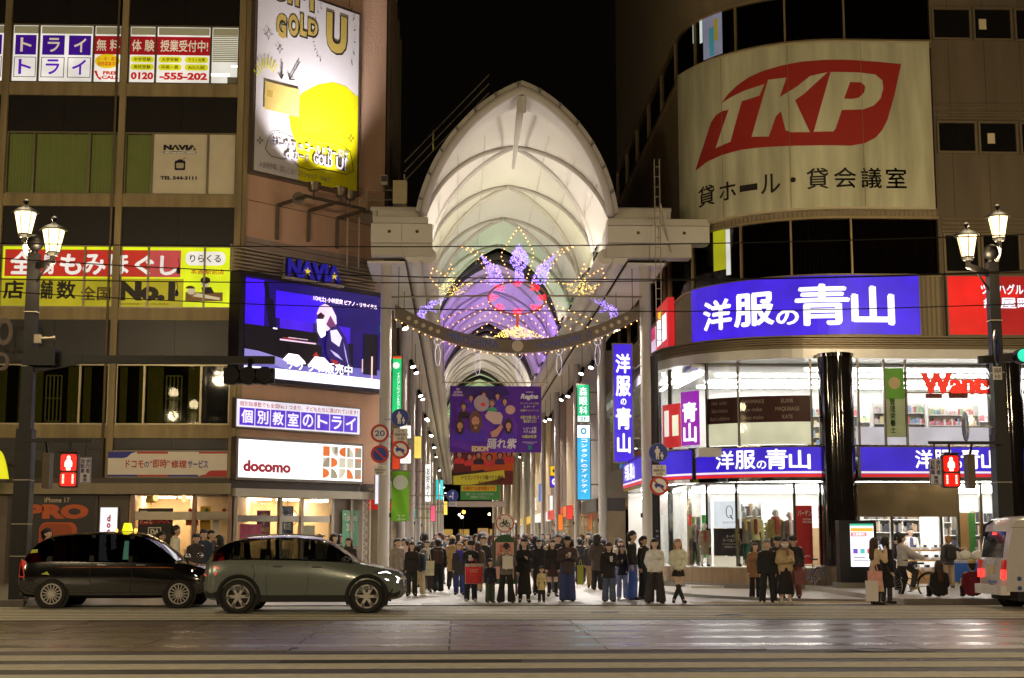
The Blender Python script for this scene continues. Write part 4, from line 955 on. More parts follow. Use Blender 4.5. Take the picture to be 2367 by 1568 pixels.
# ---- coloured uplights on the gutters
def uplight(y, sg, col, e, lab):
    x = XC+sg*3.1; L = root('uplight', lab, 'lamp', (x, y, 11.75), group='coloured uplights on the gutters')
    MB().box(x-.2, x+.2, y-.6, y+.6, 11.75, 11.85).build('housing', blackm, L)
    l = bpy.data.lights.new('up', 'AREA'); l.shape = 'RECTANGLE'; l.size = .35; l.size_y = 1.4; l.energy = e; l.color = col; l.spread = R(170)
    lo = bpy.data.objects.new('uplight_lamp', l); COL.objects.link(lo); lo.parent = L; lo.location = (0, 0, .14); lo.rotation_euler = (PI, sg*-.35, 0)
WW, YY, GG, VV = (1, .90, .78), (1., .95, .6), (.5, 1., .42), (.42, .2, 1.)
for y, c_, e in ((51.2, WW, 62), (54.2, WW, 62), (57.6, YY, 84), (63, WW, 60), (69.5, GG, 60), (72.6, WW, 40), (79, VV, 80), (84, VV, 110), (90, VV, 110), (96, VV, 80), (101, WW, 40), (107, WW, 60), (114, WW, 60), (121, WW, 60), (134, GG, 70), (142, GG, 70), (150, WW, 60), (170, WW, 90), (196, WW, 90), (224, WW, 90), (250, WW, 90)):
    for sg in (-1, 1): uplight(y, sg, c_, e, 'low coloured uplight on the gutter of the arcade roof')

# ---- shops along the arcade
def arcade_shop(side, y0, y1, h, wall, front, sign, lab, stext=None):
    x = XC+side*5.12; a, b = (x, x+side*5)
    lo, hi = sorted((a, b))
    s = root('arcade_shop', lab, 'shop', (x+side*2.5, (y0+y1)/2, .02))
    MB().box(lo, hi, y0+.02, y1-.02, 3.6, h).build('upper_wall', wall, s)
    xx = sorted((x+side*.9, x+side*1.0)); MB().box(xx[0], xx[1], y0+.3, y1-.3, .1, 2.9).build('lit_interior', front, s)
    xx = sorted((x+side*.02, x+side*.06)); MB().box(xx[0], xx[1], y0+.3, y1-.3, .1, 2.9).build('pane', clear, s)
    xx = sorted((x, x+side*1.2))
    for yy in (y0+.02, (y0+y1)/2-.12, y1-.28): MB().box(xx[0], xx[1], yy, yy+.24, .02, 2.95).build('pier', mat('arcade_pier', rgb(176, 160, 134), .5), s)
    xx = sorted((x-side*.25, x+side*1.2)); MB().box(xx[0], xx[1], y0+.05, y1-.05, 2.95, 3.6).build('signboard', sign, s)
    if stext:
        PX = Plane(x-side*.26, 0, 90 if side > 0 else -90)
        rr = (y0+.6, y1-.6, 3.05, 3.5) if side > 0 else (-y1+.6, -y0-.6, 3.05, 3.5)
        if side < 0: PX = Plane(x-side*.26, 0, -90)
        words(PX, stext, (rr[0], rr[1], rr[2], rr[3]), white1, s, .03 if side < 0 else .03, .05)
wc = mat('shop_wall_cream', rgb(190, 170, 134), .6, var=.15); wg = mat('shop_wall_grey', rgb(150, 142, 132), .6, var=.15); wb_ = mat('shop_wall_brown', rgb(110, 86, 70), .6, var=.2)
warm, cool = lit(255, 222, 170, 1.1), lit(244, 240, 236, 1.2)
arcade_shop(-1, 68.2, 80, 11, wg, cool, lit(190, 40, 30, .8), 'shop with red signboard on the left of the arcade')
arcade_shop(-1, 80, 93, 10.8, wc, warm, lit(240, 236, 226, .9), 'cream fronted shop with white signboard on the left of the arcade')
arcade_shop(-1, 93, 110, 11, wb_, cool, lit(40, 120, 120, .8), 'brown shop with teal signboard deep on the left')
arcade_shop(-1, 110, 132, 11, wc, warm, lit(230, 200, 60, .8), 'shop with yellow signboard far down the left side')
arcade_shop(-1, 132, 156, 11, wg, cool, lit(220, 220, 220, .8), 'grey shop at the far left end of the arcade')
arcade_shop(1, 71.5, 82, 11, wg, warm, lit(70, 60, 56, .4), 'stone shop beside the suit store on the right of the arcade')
arcade_shop(1, 82, 94, 10.6, wc, warm, lit(220, 120, 40, .9), 'shop with orange signboard on the right of the arcade')
arcade_shop(1, 94, 110, 11, wb_, cool, lit(200, 30, 30, .9), 'brown shop with red signboard deep on the right')
arcade_shop(1, 110, 132, 11, wc, cool, lit(240, 236, 226, .9), 'cream shop far down the right side')
arcade_shop(1, 132, 156, 11, wg, warm, lit(230, 180, 60, .8), 'grey shop at the far right end of the arcade')
arcade_shop(-1, 156, 262, 11, wc, warm, lit(226, 200, 160, .7), 'long run of warm shopfronts at the end of the left side')
arcade_shop(1, 156, 262, 11, wc, cool, lit(230, 214, 190, .7), 'long run of pale shopfronts at the end of the right side')
# ---- projecting vertical signs
def blade(px, Y, lab, face, prints, border=.05, wall=None, group=None):
    P = Plane(0, Y, 0); r = rect(P, *px)
    sk = SignKit(P, r, 'vertical_sign', lab, 'sign', face, off=0, thick=.22, border=border, group=group)
    if wall is not None:
        for f_ in (.2, .8):
            z = r[2]+(r[3]-r[2])*f_; x = r[1] if wall > r[1] else r[0]
            MB().bar((x, Y-.1, z), (wall, Y-.1, z), .07).build('bracket', alu, sk.root)
    for kind, *a in prints:
        if kind == 't': sk.text(a[0], sub(r, *a[1]), a[2], a[3], line=a[4] if len(a) > 4 else 1.)
        elif kind == 'r': sk.shape(box_r(sub(r, *a[0])), a[1])
        elif kind == 'e': q = sub(r, *a[0]); sk.shape(ell((q[0]+q[1])/2, (q[2]+q[3])/2, (q[1]-q[0])/2, (q[3]-q[2])/2), a[1])
    return sk, r
WB = lit(246, 240, 250, 1.4); SB = lit(58, 30, 200, 1.1)
sk, r = blade((1418, 798, 1460, 1068), 56.5, 'tall blue suit shop sign projecting on the right of the arcade', SB, [], wall=8.2)
for ch, a, b, c_, d_ in (('洋', .1, .92, .75, .92), ('服', .1, .92, .555, .73), ('の', .36, .68, .48, .535), ('青', .08, .94, .27, .46), ('山', .14, .88, .07, .24)): sk.text(ch, sub(r, a, b, c_, d_), WB, .075)
blade((1334, 891, 1361, 976), 71, 'green and white eye clinic sign projecting on the right', lit(20, 190, 120, 1.1), [('t', '森', (.15, .85, .7, .94), WB, .05), ('t', '眼', (.15, .85, .44, .68), WB, .05), ('t', '科', (.15, .85, .2, .42), WB, .05), ('r', (0, 1, 0, .16), lit(230, 244, 240, 1.2)), ('t', '2F', (.2, .8, .03, .13), lit(40, 150, 120, .9), .0)], wall=7.4)
sk, r = blade((1334, 984, 1363, 1155), 70, 'tall light blue contact lens sign below the eye clinic sign', lit(60, 176, 230, 1.15), [('r', (0, 1, .83, 1), lit(236, 246, 250, 1.4)), ('e', (.26, .74, .875, .965), lit(50, 150, 170, 1.)), ('e', (.38, .62, .897, .943), lit(236, 246, 250, 1.4))], wall=7.4)
for i, ch in enumerate('コンタクトのアイシティ'): sk.text(ch, sub(r, .3, .78, .77-i*.068, .815-i*.068), WB, .06)
blade((1300, 1077, 1325, 1112), 98, 'red cloth store sign with white capitals on the right', lit(220, 20, 24, 1.1), [('t', 'UN\nQL', (.15, .85, .1, .9), WB, .07)], wall=7.4)
blade((1300, 1114, 1325, 1132), 98, 'dark red sign hanging under the red store sign', lit(186, 24, 48, 1.), [('t', 'DAI', (.15, .85, .35, .75), WB, .02)], wall=7.4)
blade((1300, 1134, 1325, 1160), 98, 'orange sign lowest of the red stack on the right', lit(236, 100, 24, 1.), [('t', 'DEC\nHO', (.15, .85, .15, .85), WB, .05)], wall=7.4)
blade((1272, 1102, 1288, 1126), 104, 'small violet sign with a white G in the arcade', lit(70, 40, 200, 1.1), [('t', 'G', (.2, .8, .2, .8), WB, .07)], wall=7.4)
blade((1272, 1078, 1288, 1100), 104, 'small yellow sign above the violet sign in the arcade', lit(240, 190, 20, 1.1), [('t', '●', (.3, .7, .3, .7), dk, .02)], wall=7.4)
blade((1270, 1146, 1284, 1190), 108, 'small white upright sign low on the right', lit(238, 236, 230, 1.2), [], wall=7.4)
blade((908, 826, 928, 955), 57.2, 'tall green wine bar sign behind the front left column', lit(30, 200, 110, 1.1), [('r', (0, 1, .96, 1), lit(226, 80, 30, 1.)), ('e', (-.0, .8, .78, .9), lit(230, 240, 230, 1.1)), ('t', column_text('イタリアンワイン&カフェ'), (.5, .85, .05, .72), WB, .03, .9)], wall=-2.9)
blade((908, 1000, 924, 1085), 57.2, 'red hanging panel below the green wine sign', lit(206, 60, 24, .9), [], border=.03, wall=-2.9)
blade((925, 985, 950, 1014), 62, 'upper white square sign behind the second left column', lit(246, 240, 230, 1.3), [('t', 'り', (.4, .8, .1, .4), pnt(90, 80, 70), .02)], border=.03, wall=-3)
blade((925, 1040, 950, 1072), 62, 'lower white square sign behind the second left column', lit(246, 240, 230, 1.3), [('t', 'ツ', (.4, .8, .1, .4), pnt(90, 80, 70), .02)], border=.03, wall=-3)
blade((983, 1074, 996, 1160), 84, 'white upright signboard with black brush lettering on the left', lit(240, 238, 232, 1.2), [('t', 'お\n好\nみ\nく', (.2, .8, .1, .9), dk, .05)], border=.03, wall=-3)
blade((1008, 1110, 1014, 1155), 100, 'slim teal lit sign deep on the left', lit(40, 190, 190, 1.2), [], border=.02, wall=-3)
blade((1018, 1110, 1024, 1155), 112, 'slim turquoise lit sign deeper on the left', lit(60, 210, 210, 1.2), [], border=.02, wall=-3)
blade((1012, 1270, 1030, 1300), 92, 'yellow shop panel at head height on the left', lit(236, 220, 40, 1.1), [('r', (0, 1, 0, .45), lit(70, 190, 110, 1.))], border=.02, wall=-3)
for i, (x0, y0, x1, y1, Y, c_, t, sg) in enumerate(((1290, 1190, 1300, 1225, 88, (240, 120, 40), 'plain orange', 1), (1310, 1170, 1322, 1200, 84, (236, 60, 60), 'plain red', 1), (1246, 1120, 1256, 1160, 118, (60, 120, 220), 'plain blue', 1), (1236, 1150, 1244, 1180, 130, (240, 230, 220), 'narrow cream', 1), (996, 1170, 1006, 1205, 90, (236, 90, 120), 'plain pink', -1), (1026, 1160, 1034, 1190, 120, (250, 220, 90), 'narrow yellow', -1), (958, 1010, 974, 1060, 72, (226, 200, 90), 'mustard', -1), (1380, 1110, 1398, 1150, 74, (240, 226, 200), 'wide cream', 1))):
    blade((x0, y0, x1, y1), Y, 'small %s lit blade sign on the %s side of the arcade' % (t, 'right' if sg > 0 else 'left'), lit(*c_, 1.1), [], border=.03, wall=7.4 if sg > 0 else -3)
# green flag banner on the left
P = Plane(0, 58.5, 0); r = rect(P, 905, 1090, 946, 1205)
gf = root('flag_banner', 'bright green cloth banner hanging behind the left columns', 'banner', P.pt((r[0]+r[1])/2, r[2], 0))
mb = MB(); vs = []
for j in range(9):
    for i in range(7): vs.append(P.pt(r[0]+(r[1]-r[0])*i/6, r[2]+(r[3]-r[2])*j/8, .03*math.sin(i*1.3+j*.7)))
mb.add(vs, [(j*7+i, j*7+i+1, j*7+i+8, j*7+i+7) for j in range(8) for i in range(6)]).build('cloth', mat('green_cloth', rgb(130, 204, 44), .7, var=.1), gf, smooth=True)
MB().face(P, ell((r[0]+r[1])/2, r[3]-.45, .3, .3), .06).build('print', pnt(226, 236, 216), gf); MB().tube([P.pt(r[0]-.3, r[3]+.02, 0), P.pt(r[1]+.1, r[3]+.02, 0)], .025, 6).build('pole', alu, gf)
words(P, 'ユニ', sub(r, .3, .8, .03, .12), pnt(230, 240, 220), gf, .06, .03)
# ---- hanging cloth banners over the walkway
def cloth(name, px, Y, lab, base, rod=True):
    P = Plane(0, Y, 0); r = rect(P, *px); o = root(name, lab, 'banner', P.pt((r[0]+r[1])/2, r[2], 0))
    MB().slab(P, *r, -.02, 0).build('cloth', base, o)
    if rod:
        MB().tube([P.pt(r[0]-.35, r[3]+.16, 0), P.pt(r[1]+.3, r[3]+.16, 0)], .03, 6).build('rod', alu, o)
        for u in (r[0]-.3, r[1]+.25): MB().tube([P.pt(u, r[3]+.16, 0), P.pt(u, 11.3, 0)], .008, 4).build('wire', blackm, o)
    return P, r, o
def printer(P, r, o, k0=.004):
    st_ = {'k': k0}
    def sh(polys, m):
        st_['k'] += .004
        for p in (polys if isinstance(polys[0][0], (list, tuple)) else [polys]): MB().face(P, [(r[0]+(r[1]-r[0])*a, r[2]+(r[3]-r[2])*b) for a, b in p], st_['k']).build('print', m, o)
    def tx(t, fr, m, bo, **kk): st_['k'] += .004; return words(P, t, sub(r, *fr), m, o, st_['k'], bo, **kk)
    return sh, tx
V = lambda c, s=0: mat('cloth_%d_%d_%d' % c, rgb(*[min(245, x*1.12+6) for x in c]), .7, var=.1, scale=4)
P, r, o = cloth('team_banner', (1040, 893, 1251, 1046), 62, 'large purple soccer team banner with group portrait over the arcade walkway', V((74, 24, 138), .6))
sh, tx = printer(P, r, o)
sh([[(.0, .1), (.3, .0), (.7, .0), (.74, .4), (.6, .9), (.3, .95), (.1, .7)]], V((96, 44, 170), .6)); sh([[(.05, 1), (.6, 1), (.66, .88), (.5, .78), (.2, .8), (.1, .9)]], V((46, 16, 96), .5))
hair, skin, jersey = V((50, 30, 28), .4), V((184, 132, 112), .5), V((70, 36, 160), .6)
asp = (r[1]-r[0])/(r[3]-r[2])
def fig(x, z, s, hl, body=jersey, hc=hair):
    """a plain portrait: shoulders, hair, face"""
    sh([[(x-s*1.0, z-s*3.3), (x-s*.95, z-s*1.9), (x-s*.3, z-s*1.3), (x+s*.3, z-s*1.3), (x+s*.95, z-s*1.9), (x+s*1.0, z-s*3.3)]], body)
    sh([ell(x, z-s*.1*asp if not hl else z-s*.45, s*.66, s*(.7 if not hl else 1.2)*asp), [(x-s*.2, z-s*1.6), (x+s*.2, z-s*1.6), (x+s*.18, z-s*.6), (x-s*.18, z-s*.6)]], hc)
    sh([ell(x, z-s*.35, s*.4, s*.5*asp), [(x-s*.16, z-s*1.5), (x+s*.16, z-s*1.5), (x+s*.16, z-s*.8), (x-s*.16, z-s*.8)]], skin)
    sh([ell(x-s*.15, z-s*.25, s*.07, s*.03*asp, 8), ell(x+s*.15, z-s*.25, s*.07, s*.03*asp, 8), ell(x, z-s*.8, s*.13, s*.035*asp, 8)], V((120, 66, 56), .4))
for a in ((.23, .83, .05, 0), (.37, .88, .05, 1), (.52, .86, .05, 0), (.15, .7, .058, 0, V((40, 20, 30), .4)), (.60, .78, .055, 0)): fig(*a)
sh([ell(.345, .735, .085, .09*asp)], V((160, 140, 150), .5)); sh([ell(.36, .72, .025, .02*asp)], V((200, 40, 60), .6))
fig(.46, .75, .055, 0, V((60, 150, 110), .6), V((110, 80, 60), .5)); sh([[(.38, .55), (.42, .62), (.55, .6), (.58, .54), (.56, .42), (.48, .42), (.4, .5)]], V((196, 166, 160), .5)); sh([ell(.66, .64, .055, .05*asp)], V((190, 150, 136), .5))
fig(.11, .42, .075, 1); fig(.64, .42, .07, 1); fig(.28, .5, .105, 1, jersey, V((86, 52, 40), .5))
sh([[(.44, .3), (.5, .34), (.56, .42), (.58, .38), (.52, .24), (.46, .22)]], skin)
tx('踊れ紫', (.40, .73, .05, .21), V((216, 206, 226), .8), .06, shear=.15); tx('EDION', (.24, .42, .01, .09), V((210, 190, 120), .7), .05)
tx('RE\nBORN\nREGINA', (.03, .145, .84, .96), V((206, 190, 226), .7), .03); tx('SANFRECCE', (.83, .91, .895, .915), V((230, 224, 240), .8), .02); tx('Regina', (.77, .965, .78, .88), V((236, 230, 244), .9), .04, shear=.3)
tx('サンフレッチェ広島', (.77, .97, .72, .75), V((230, 200, 120), .7), .03); tx('レジーナ', (.81, .93, .665, .705), V((240, 220, 180), .8), .03); tx('応援キャンペーン', (.77, .97, .61, .645), V((230, 200, 120), .7), .03)
tx('本通でお買い回して\n毎月当てよう!', (.77, .975, .44, .55), V((236, 214, 120), .8), .03); tx('レジーナ戦\nペア入場券', (.8, .945, .28, .38), V((244, 238, 248), .9), .04); tx('10組20名様', (.79, .945, .21, .26), V((240, 214, 90), .9), .04); tx('本通商店街店舗で¥1,000以上お買物\nの方に応募券を進呈', (.79, .95, .12, .16), V((220, 210, 230), .6), .0)
sh([[(.85, .035), (.895, .035), (.895, .1), (.85, .1)]], V((30, 110, 110), .6))
P, r, o = cloth('team_banner', (1048, 1040, 1186, 1121), 94, 'basketball players banner with yellow slanted strip, below the purple banner', V((92, 34, 26), .55))
sh, tx = printer(P, r, o); asp = (r[1]-r[0])/(r[3]-r[2])
sh([[(.3, .4), (1, .4), (1, .92), (.5, .98), (.3, .8)]], V((190, 84, 30), .6))
for x, z, b in ((.1, .88, (190, 50, 50)), (.27, .82, (196, 60, 54)), (.42, .86, (34, 28, 30)), (.6, .8, (196, 60, 54)), (.78, .86, (60, 40, 56)), (.93, .9, (196, 60, 54))): fig(x, z, .085, 0, V(b, .55))
sh([[(0, .0), (0, .25), (.85, .42), (.86, .2), (.5, .06), (.3, 0)]], V((206, 206, 60), .8)); sh([[(.0, .25), (.0, .33), (.3, .37), (.5, .44), (.52, .36)]], V((40, 24, 24), .4))
tx('応援キャンペーン!!', (.3, .7, .94, 1.0), V((240, 236, 230), .9), .04); tx('ドラゴンフライズ戦ペア入場券', (.14, .84, .14, .27), V((40, 34, 30), .2), .04, warp=None); tx('毎月10組20名様 ご招待!', (.42, .8, .04, .11), V((60, 44, 20), .2), .02)
P, r, o = cloth('notice_banner', (1064, 1121, 1155, 1156), 104, 'green notice banner with yellow headline strip, lowest over the walkway', V((60, 140, 60), .6), rod=False)
MB().tube([P.pt(r[0], r[3], 0), P.pt(r[0], 11.3, 0)], .01, 4).tube([P.pt(r[1], r[3], 0), P.pt(r[1], 11.3, 0)], .01, 4).build('wire', blackm, o)
sh, tx = printer(P, r, o); sh([[(.03, .58), (.92, .58), (.92, .95), (.03, .95)]], V((226, 190, 40), .9)); tx('本通内では使用禁止です', (.06, .9, .63, .9), V((170, 50, 30), .6), .05); tx('電動キックボードなどの走行はできません\n自転車は押して歩きましょう', (.15, .85, .1, .48), V((200, 220, 200), .7), .0)
MB().slab(P, r[0]-.3, r[1]+.5, r[2]-.5, r[2]-.1, -.05, 0).build('lower_panel', V((170, 160, 140), .5), o)
# ---- light arch across the entrance
PI_ = Plane(0, 49.72, 0)
ia = root('light_arch', 'festive crown and ring of light bulbs on a curved grey beam across the entrance', 'illumination', (XC, 49.72, 8))
U = lambda px, py: PI_.uv(px, py)
beam = [(x, 722+82*(1-((x-1196)/282.)**2)) for x in range(914, 1481, 12)]
mb = MB(); vs = []
for x, y in beam:
    h = 17
    u, z = U(x, y-h); u2, z2 = U(x, y+h*.75); vs += [PI_.pt(u, z, -.1), PI_.pt(u, z, .1), PI_.pt(u2, z2, .1), PI_.pt(u2, z2, -.1)]
n = len(beam); fs = [(4*i+k, 4*i+(k+1) % 4, 4*i+4+(k+1) % 4, 4*i+4+k) for i in range(n-1) for k in range(4)]+[(0, 1, 2, 3), (4*n-4, 4*n-3, 4*n-2, 4*n-1)]
mb.add(vs, fs).build('beam', mat('beam_steel', rgb(110, 98, 92), .35, .6, var=.2), ia)
by = lambda x: 722+82*(1-((x-1196)/282.)**2)
mb = MB(); mb2 = MB()
for x in (945, 962, 979, 996, 1013, 1379, 1396, 1413, 1430, 1447): MB().face(PI_, ell(*U(x, by(x)-2), .075, .075, 14), .106).build('beam_hole', pnt(190, 176, 160), ia)
bluet = lit(44, 66, 120, .6)
for t, x0, x1 in (('HIROSHIMA', 1034, 1152), ('HONDORI ☆', 1240, 1370)):
    a, b = U(x0, by(x0)-12), U(x1, by(x1)+10)
    def wp(u, z, c=None):
        f_ = (u-a[0])/(b[0]-a[0]); x = x0+(x1-x0)*f_; zc = U(x, by(x)-3)[1]; return (u, zc+z)
    letter(MB(), PI_, t, (a[0], b[0], -.14, .14), .115, -.005, warp=wp).build('lettering', bluet, ia)
c = U(1196, by(1196)-3); MB().face(PI_, ell(c[0], c[1], .2, .2), .12).build('beam_disc', pnt(200, 186, 176), ia)
for xa, xb in ((1131, 905), (1264, 1483)): MB().tube([PI_.pt(*U(xa, 684), 0), PI_.pt(*U(xb, 687), 0)], .035, 6).build('cross_rail', alu, ia)
rg = [U(1196+67*math.cos(R(a)), 689+38*math.sin(R(a))) for a in range(0, 360, 10)]
MB().tube([PI_.pt(u, z, 0) for u, z in rg], .035, 6, closed=True).build('ring', mat('ring_steel', rgb(170, 120, 110), .4, .3), ia)
wb1 = lit(255, 176, 96, 7., True); rb1 = lit(255, 24, 30, 5., False); vb1 = lit(160, 130, 255, 3.2, False); gb1 = lit(240, 206, 100, 3.2, False)
wire = mat('light_cord', rgb(120, 92, 50), .6)
warmb, cords = MB(), MB()
def string(pts, step=13, r_=.022):
    P3 = [np.array(PI_.pt(*U(x, y), .02)) for x, y in pts]
    cords.tube([tuple(p) for p in P3], .007, 3)
    carry = 0.
    for (xa, ya), (xb, yb) in zip(pts[:-1], pts[1:]):
        L = math.hypot(xb-xa, yb-ya); d = carry
        while d < L: t = d/L; warmb.octa(PI_.pt(*U(xa+(xb-xa)*t, ya+(yb-ya)*t), .05), r_); d += step
        carry = d-L
string([(x, by(x)+17) for x in range(916, 1480, 8)], 15)
for k in range(6):      # fan of strings from ring to beam
    for sg in (-1, 1):
        t = .2+k*.155; xr, yr = 1196+sg*67*math.cos(R(10+k*15)), 692+38*math.sin(R(10+k*15)); xb = 1196+sg*(196-k*31); string([(xr, yr), (xb, by(xb)-17)], 14)
crown = [[(1168, 645), (1160, 600), (1147, 562), (1150, 585)], [(1165, 655), (1150, 604), (1156, 560), (1182, 545), (1199, 527)]]
string([(1180, 650), (1170, 620), (1160, 600), (1158, 588), (1170, 570), (1185, 545), (1200, 526), (1212, 545), (1226, 570), (1234, 590), (1228, 612), (1216, 650)], 10)
for sg in (-1, 1):
    f = lambda x: 1196+sg*(x-1196)
    string([(f(1230), 655), (f(1240), 630), (f(1255), 606), (f(1275), 590), (f(1300), 577), (f(1326), 571)], 12); string([(f(1266), 655), (f(1268), 630), (f(1280), 608), (f(1296), 588), (f(1326), 571)], 12)
    string([(f(1280), 652), (f(1320), 660), (f(1340), 640), (f(1350), 612), (f(1360), 640), (f(1392), 622), (f(1398), 645), (f(1375), 668), (f(1330), 672)], 11)
cords.build('light_cord', wire, ia); warmb.build('warm_bulbs', wb1, ia, kind='stuff')
def scatter(poly, n, mbs, r_=.017):
    xs = [p[0] for p in poly]; ys = [p[1] for p in poly]; c = 0
    while c < n:
        x, y = rng.uniform(min(xs), max(xs)), rng.uniform(min(ys), max(ys)); ins = False; j = len(poly)-1
        for i in range(len(poly)):
            if (poly[i][1] > y) != (poly[j][1] > y) and x < (poly[j][0]-poly[i][0])*(y-poly[i][1])/(poly[j][1]-poly[i][1])+poly[i][0]: ins = not ins
            j = i
        if ins: mbs.octa(PI_.pt(*U(x, y), rng.uniform(-.05, .05)), r_*rng.uniform(.7, 1.2)); c += 1
vi = MB()
scatter([(1201, 562), (1218, 588), (1222, 606), (1210, 625), (1213, 652), (1188, 652), (1190, 622), (1178, 606), (1184, 585)], 560, vi)
for sg in (-1, 1):
    f = lambda x: 1197+sg*(x-1197)
    scatter([(f(1284), 588), (f(1262), 604), (f(1240), 618), (f(1226), 655), (f(1262), 660), (f(1268), 628)], 330, vi)
    scatter([(f(1362), 690), (f(1395), 694), (f(1424), 712), (f(1432), 732), (f(1412), 738), (f(1408), 722), (f(1376), 722), (f(1398), 714)], 150, vi)
vi.build('violet_bulbs', vb1, ia, kind='stuff')
gb = MB(); scatter([(1137, 781), (1160, 765), (1196, 752), (1230, 765), (1262, 781)], 330, gb)
for sg in (-1, 1):
    f = lambda x: 1196+sg*(x-1196); scatter([(f(1300), 650), (f(1330), 662), (f(1350), 640), (f(1370), 662), (f(1385), 655), (f(1370), 680), (f(1340), 684), (f(1315), 676)], 110, gb)
gb.build('gold_bulbs', gb1, ia, kind='stuff')
rb = MB()
for a in range(0, 360, 45):
    x, y = 1196+58*math.cos(R(a)), 689+32*math.sin(R(a)); scatter([(x-12, y-5), (x, y-9), (x+12, y-5), (x+8, y+6), (x-8, y+6)], 34, rb, .02)
rb.build('red_bulbs', rb1, ia, kind='stuff')
MB().tube([PI_.pt(*U(1196, 727), 0), PI_.pt(*U(1196, 757), 0)], .05, 6).build('stem', lit(214, 90, 40, .7), ia)
pend = MB()
for x, y in ((1012, 790), (1104, 812), (1199, 822), (1292, 812), (1381, 790)):
    MBp = [PI_.pt(*U(x+8*math.cos(R(a)), y+8*math.sin(R(a))), .02) for a in range(0, 360, 20)]
    MB().tube(MBp, .007, 4, closed=True).build('pendant_ring', lit(230, 214, 240, 1.0), ia)
    MB().tube([PI_.pt(*U(x+6*math.cos(R(a)), y+32+24*math.sin(R(a))), .02) for a in range(0, 360, 15)], .007, 4, closed=True).build('pendant_drop', lit(230, 214, 240, 1.0), ia)
# ---- beyond the far end: night street
fb = root('far_building', 'dark building with a few lit windows beyond the end of the arcade', 'building', (2, 305, 0))
MB().box(-30, 36, 305, 315, 0, 26).build('wall', mat('far_wall', (.02, .016, .014), .8), fb)
for x, z in ((-3, 2), (0.5, 2), (4.5, 2.2), (7, 2)): MB().box(x, x+2.2, 304.9, 304.99, .6, z+1.2).build('window', lit(226, 180, 90, .5), fb)
for i, (px, py, c_, s_, w_) in enumerate(((1072, 1184, (255, 160, 30), 26, 'orange'), (1062, 1190, (255, 236, 200), 22, 'left white'), (1068, 1196, (255, 236, 200), 18, 'lower left white'), (1131, 1189, (255, 230, 180), 18, 'right white'), (1148, 1183, (255, 236, 200), 22, 'far right white'), (1155, 1178, (255, 236, 200), 16, 'rightmost white'))):
    c = aY(px, py, 275); o = root('far_street_lamp', '%s glowing street lamp in the dark beyond the arcade' % w_, 'lamp', (float(c[0]), 275, 0)); MB().tube([(c[0], 275, 0), (c[0], 275, c[2])], .06, 6).build('post', iron_ if False else blackm, o); MB().ball(tuple(c), .22 if i else .3, 10).build('globe', lit(*c_, s_), o, smooth=True)
# ============================================================ right building with rounded corner
RU = Round(8.2, 46.95, 5.0)
RL = Round(7.15, 46.6, 4.6)
rbm = mat('ribbed_cladding', rgb(140, 126, 100), .6, .1, var=.2, scale=2, streak=True)
conc = mat('grey_cladding', rgb(112, 98, 78), .7, var=.5, scale=1.5, streak=True, bump=.15)
rb_ = root('store_building', 'rounded corner store block with dark window bands and lit shops below', 'building', (16, 50, 0))
UL = RU.x0-RU.r*PI/2-20; UR = 32.
ZU = lambda y, x=2050: RU.uv(x, y)[1]
ZL = lambda y, x=1800: RL.uv(x, y)[1]
def ribbed(z0, z1, u0, u1, off=.0, name='ribbed_band', m=None, pitch=.16):
    """vertical ribbed metal cladding following the wall"""
    n = int((u1-u0)/pitch)*2; vs = []
    for i in range(n+1):
        u = u0+(u1-u0)*i/n; o = off+(.028 if (i//1) % 2 else 0)
        vs += [RU.pt(u, z0, o), RU.pt(u, z1, o)]
    MB().add(vs, [(2*i, 2*i+1, 2*i+3, 2*i+2) for i in range(n)]).build(name, m or rbm, rb_)
UF = RU.uv(2160, 300)[0]      # end of the band windows, start of the flat right wing
MB().slab(RU, UL, UR, ZL(812), 30, -.9, -.6).build('core_wall', mat('core_dark', (.02, .018, .016), .9), rb_)
zt0, zt1 = ZU(93, 1950), ZU(-16, 1950)
zs0, zs1 = ZU(484), ZU(107)
zm0, zm1 = ZU(636), ZU(503)
zb0 = ZU(780)
ribbed(zs1-.05, zt0-.03, UL, UF); ribbed(zm1+.03, zs0+.05, UL, UF); ribbed(zs0+.05, zs1-.05, UL, RU.uv(1592, 300)[0], m=conc)
ribbed(zb0, zm0-.03, UL, UF)
MB().slab(RU, UL, UF, zt1, 30, -.3, 0).build('upper_wall', rbm, rb_)
for z in (zt0, zt1, zm0, zm1): MB().slab(RU, UL, UF, z-.05, z+.03, -.2, .07).build('trim_rail', mat('trim_bronze', rgb(170, 150, 112), .4, .5), rb_)
# band windows with vertical blinds
bl_ = mat('vertical_blind', rgb(70, 60, 50), .6, var=.3, scale=6)
def band(z0, z1, px_list, y):
    us = [UL, UL+4, UL+8, UL+12, UL+16]+[RU.uv(p, y)[0] for p in px_list]
    for a, b in zip(us[:-1], us[1:]):
        w = MB().slab(RU, a-.03, a+.03, z0+.03, z1-.05, -.15, .05).build('window', mat('trim_bronze', rgb(170, 150, 112), .4, .5), rb_)
        MB().slab(RU, a+.03, b-.03, z0+.03, z1-.05, -.05, -.035).build('pane', glass('band_glass', (.5, .48, .44), 1.2), w)
        n = max(4, int((b-a)/.075)); vs = []
        for i in range(n+1): u = a+.03+(b-a-.06)*i/n; vs += [RU.pt(u, z0, -.3+(.05 if i % 2 else 0)), RU.pt(u, z1, -.3+(.05 if i % 2 else 0))]
        MB().add(vs, [(2*i, 2*i+1, 2*i+3, 2*i+2) for i in range(n)]).build('blind', bl_, w)
band(zt0, zt1, (1560, 1606, 1700, 1814, 1950, 2148), 60)
band(zm0, zm1, (1545, 1600, 1713, 1829, 1968, 2168), 570)
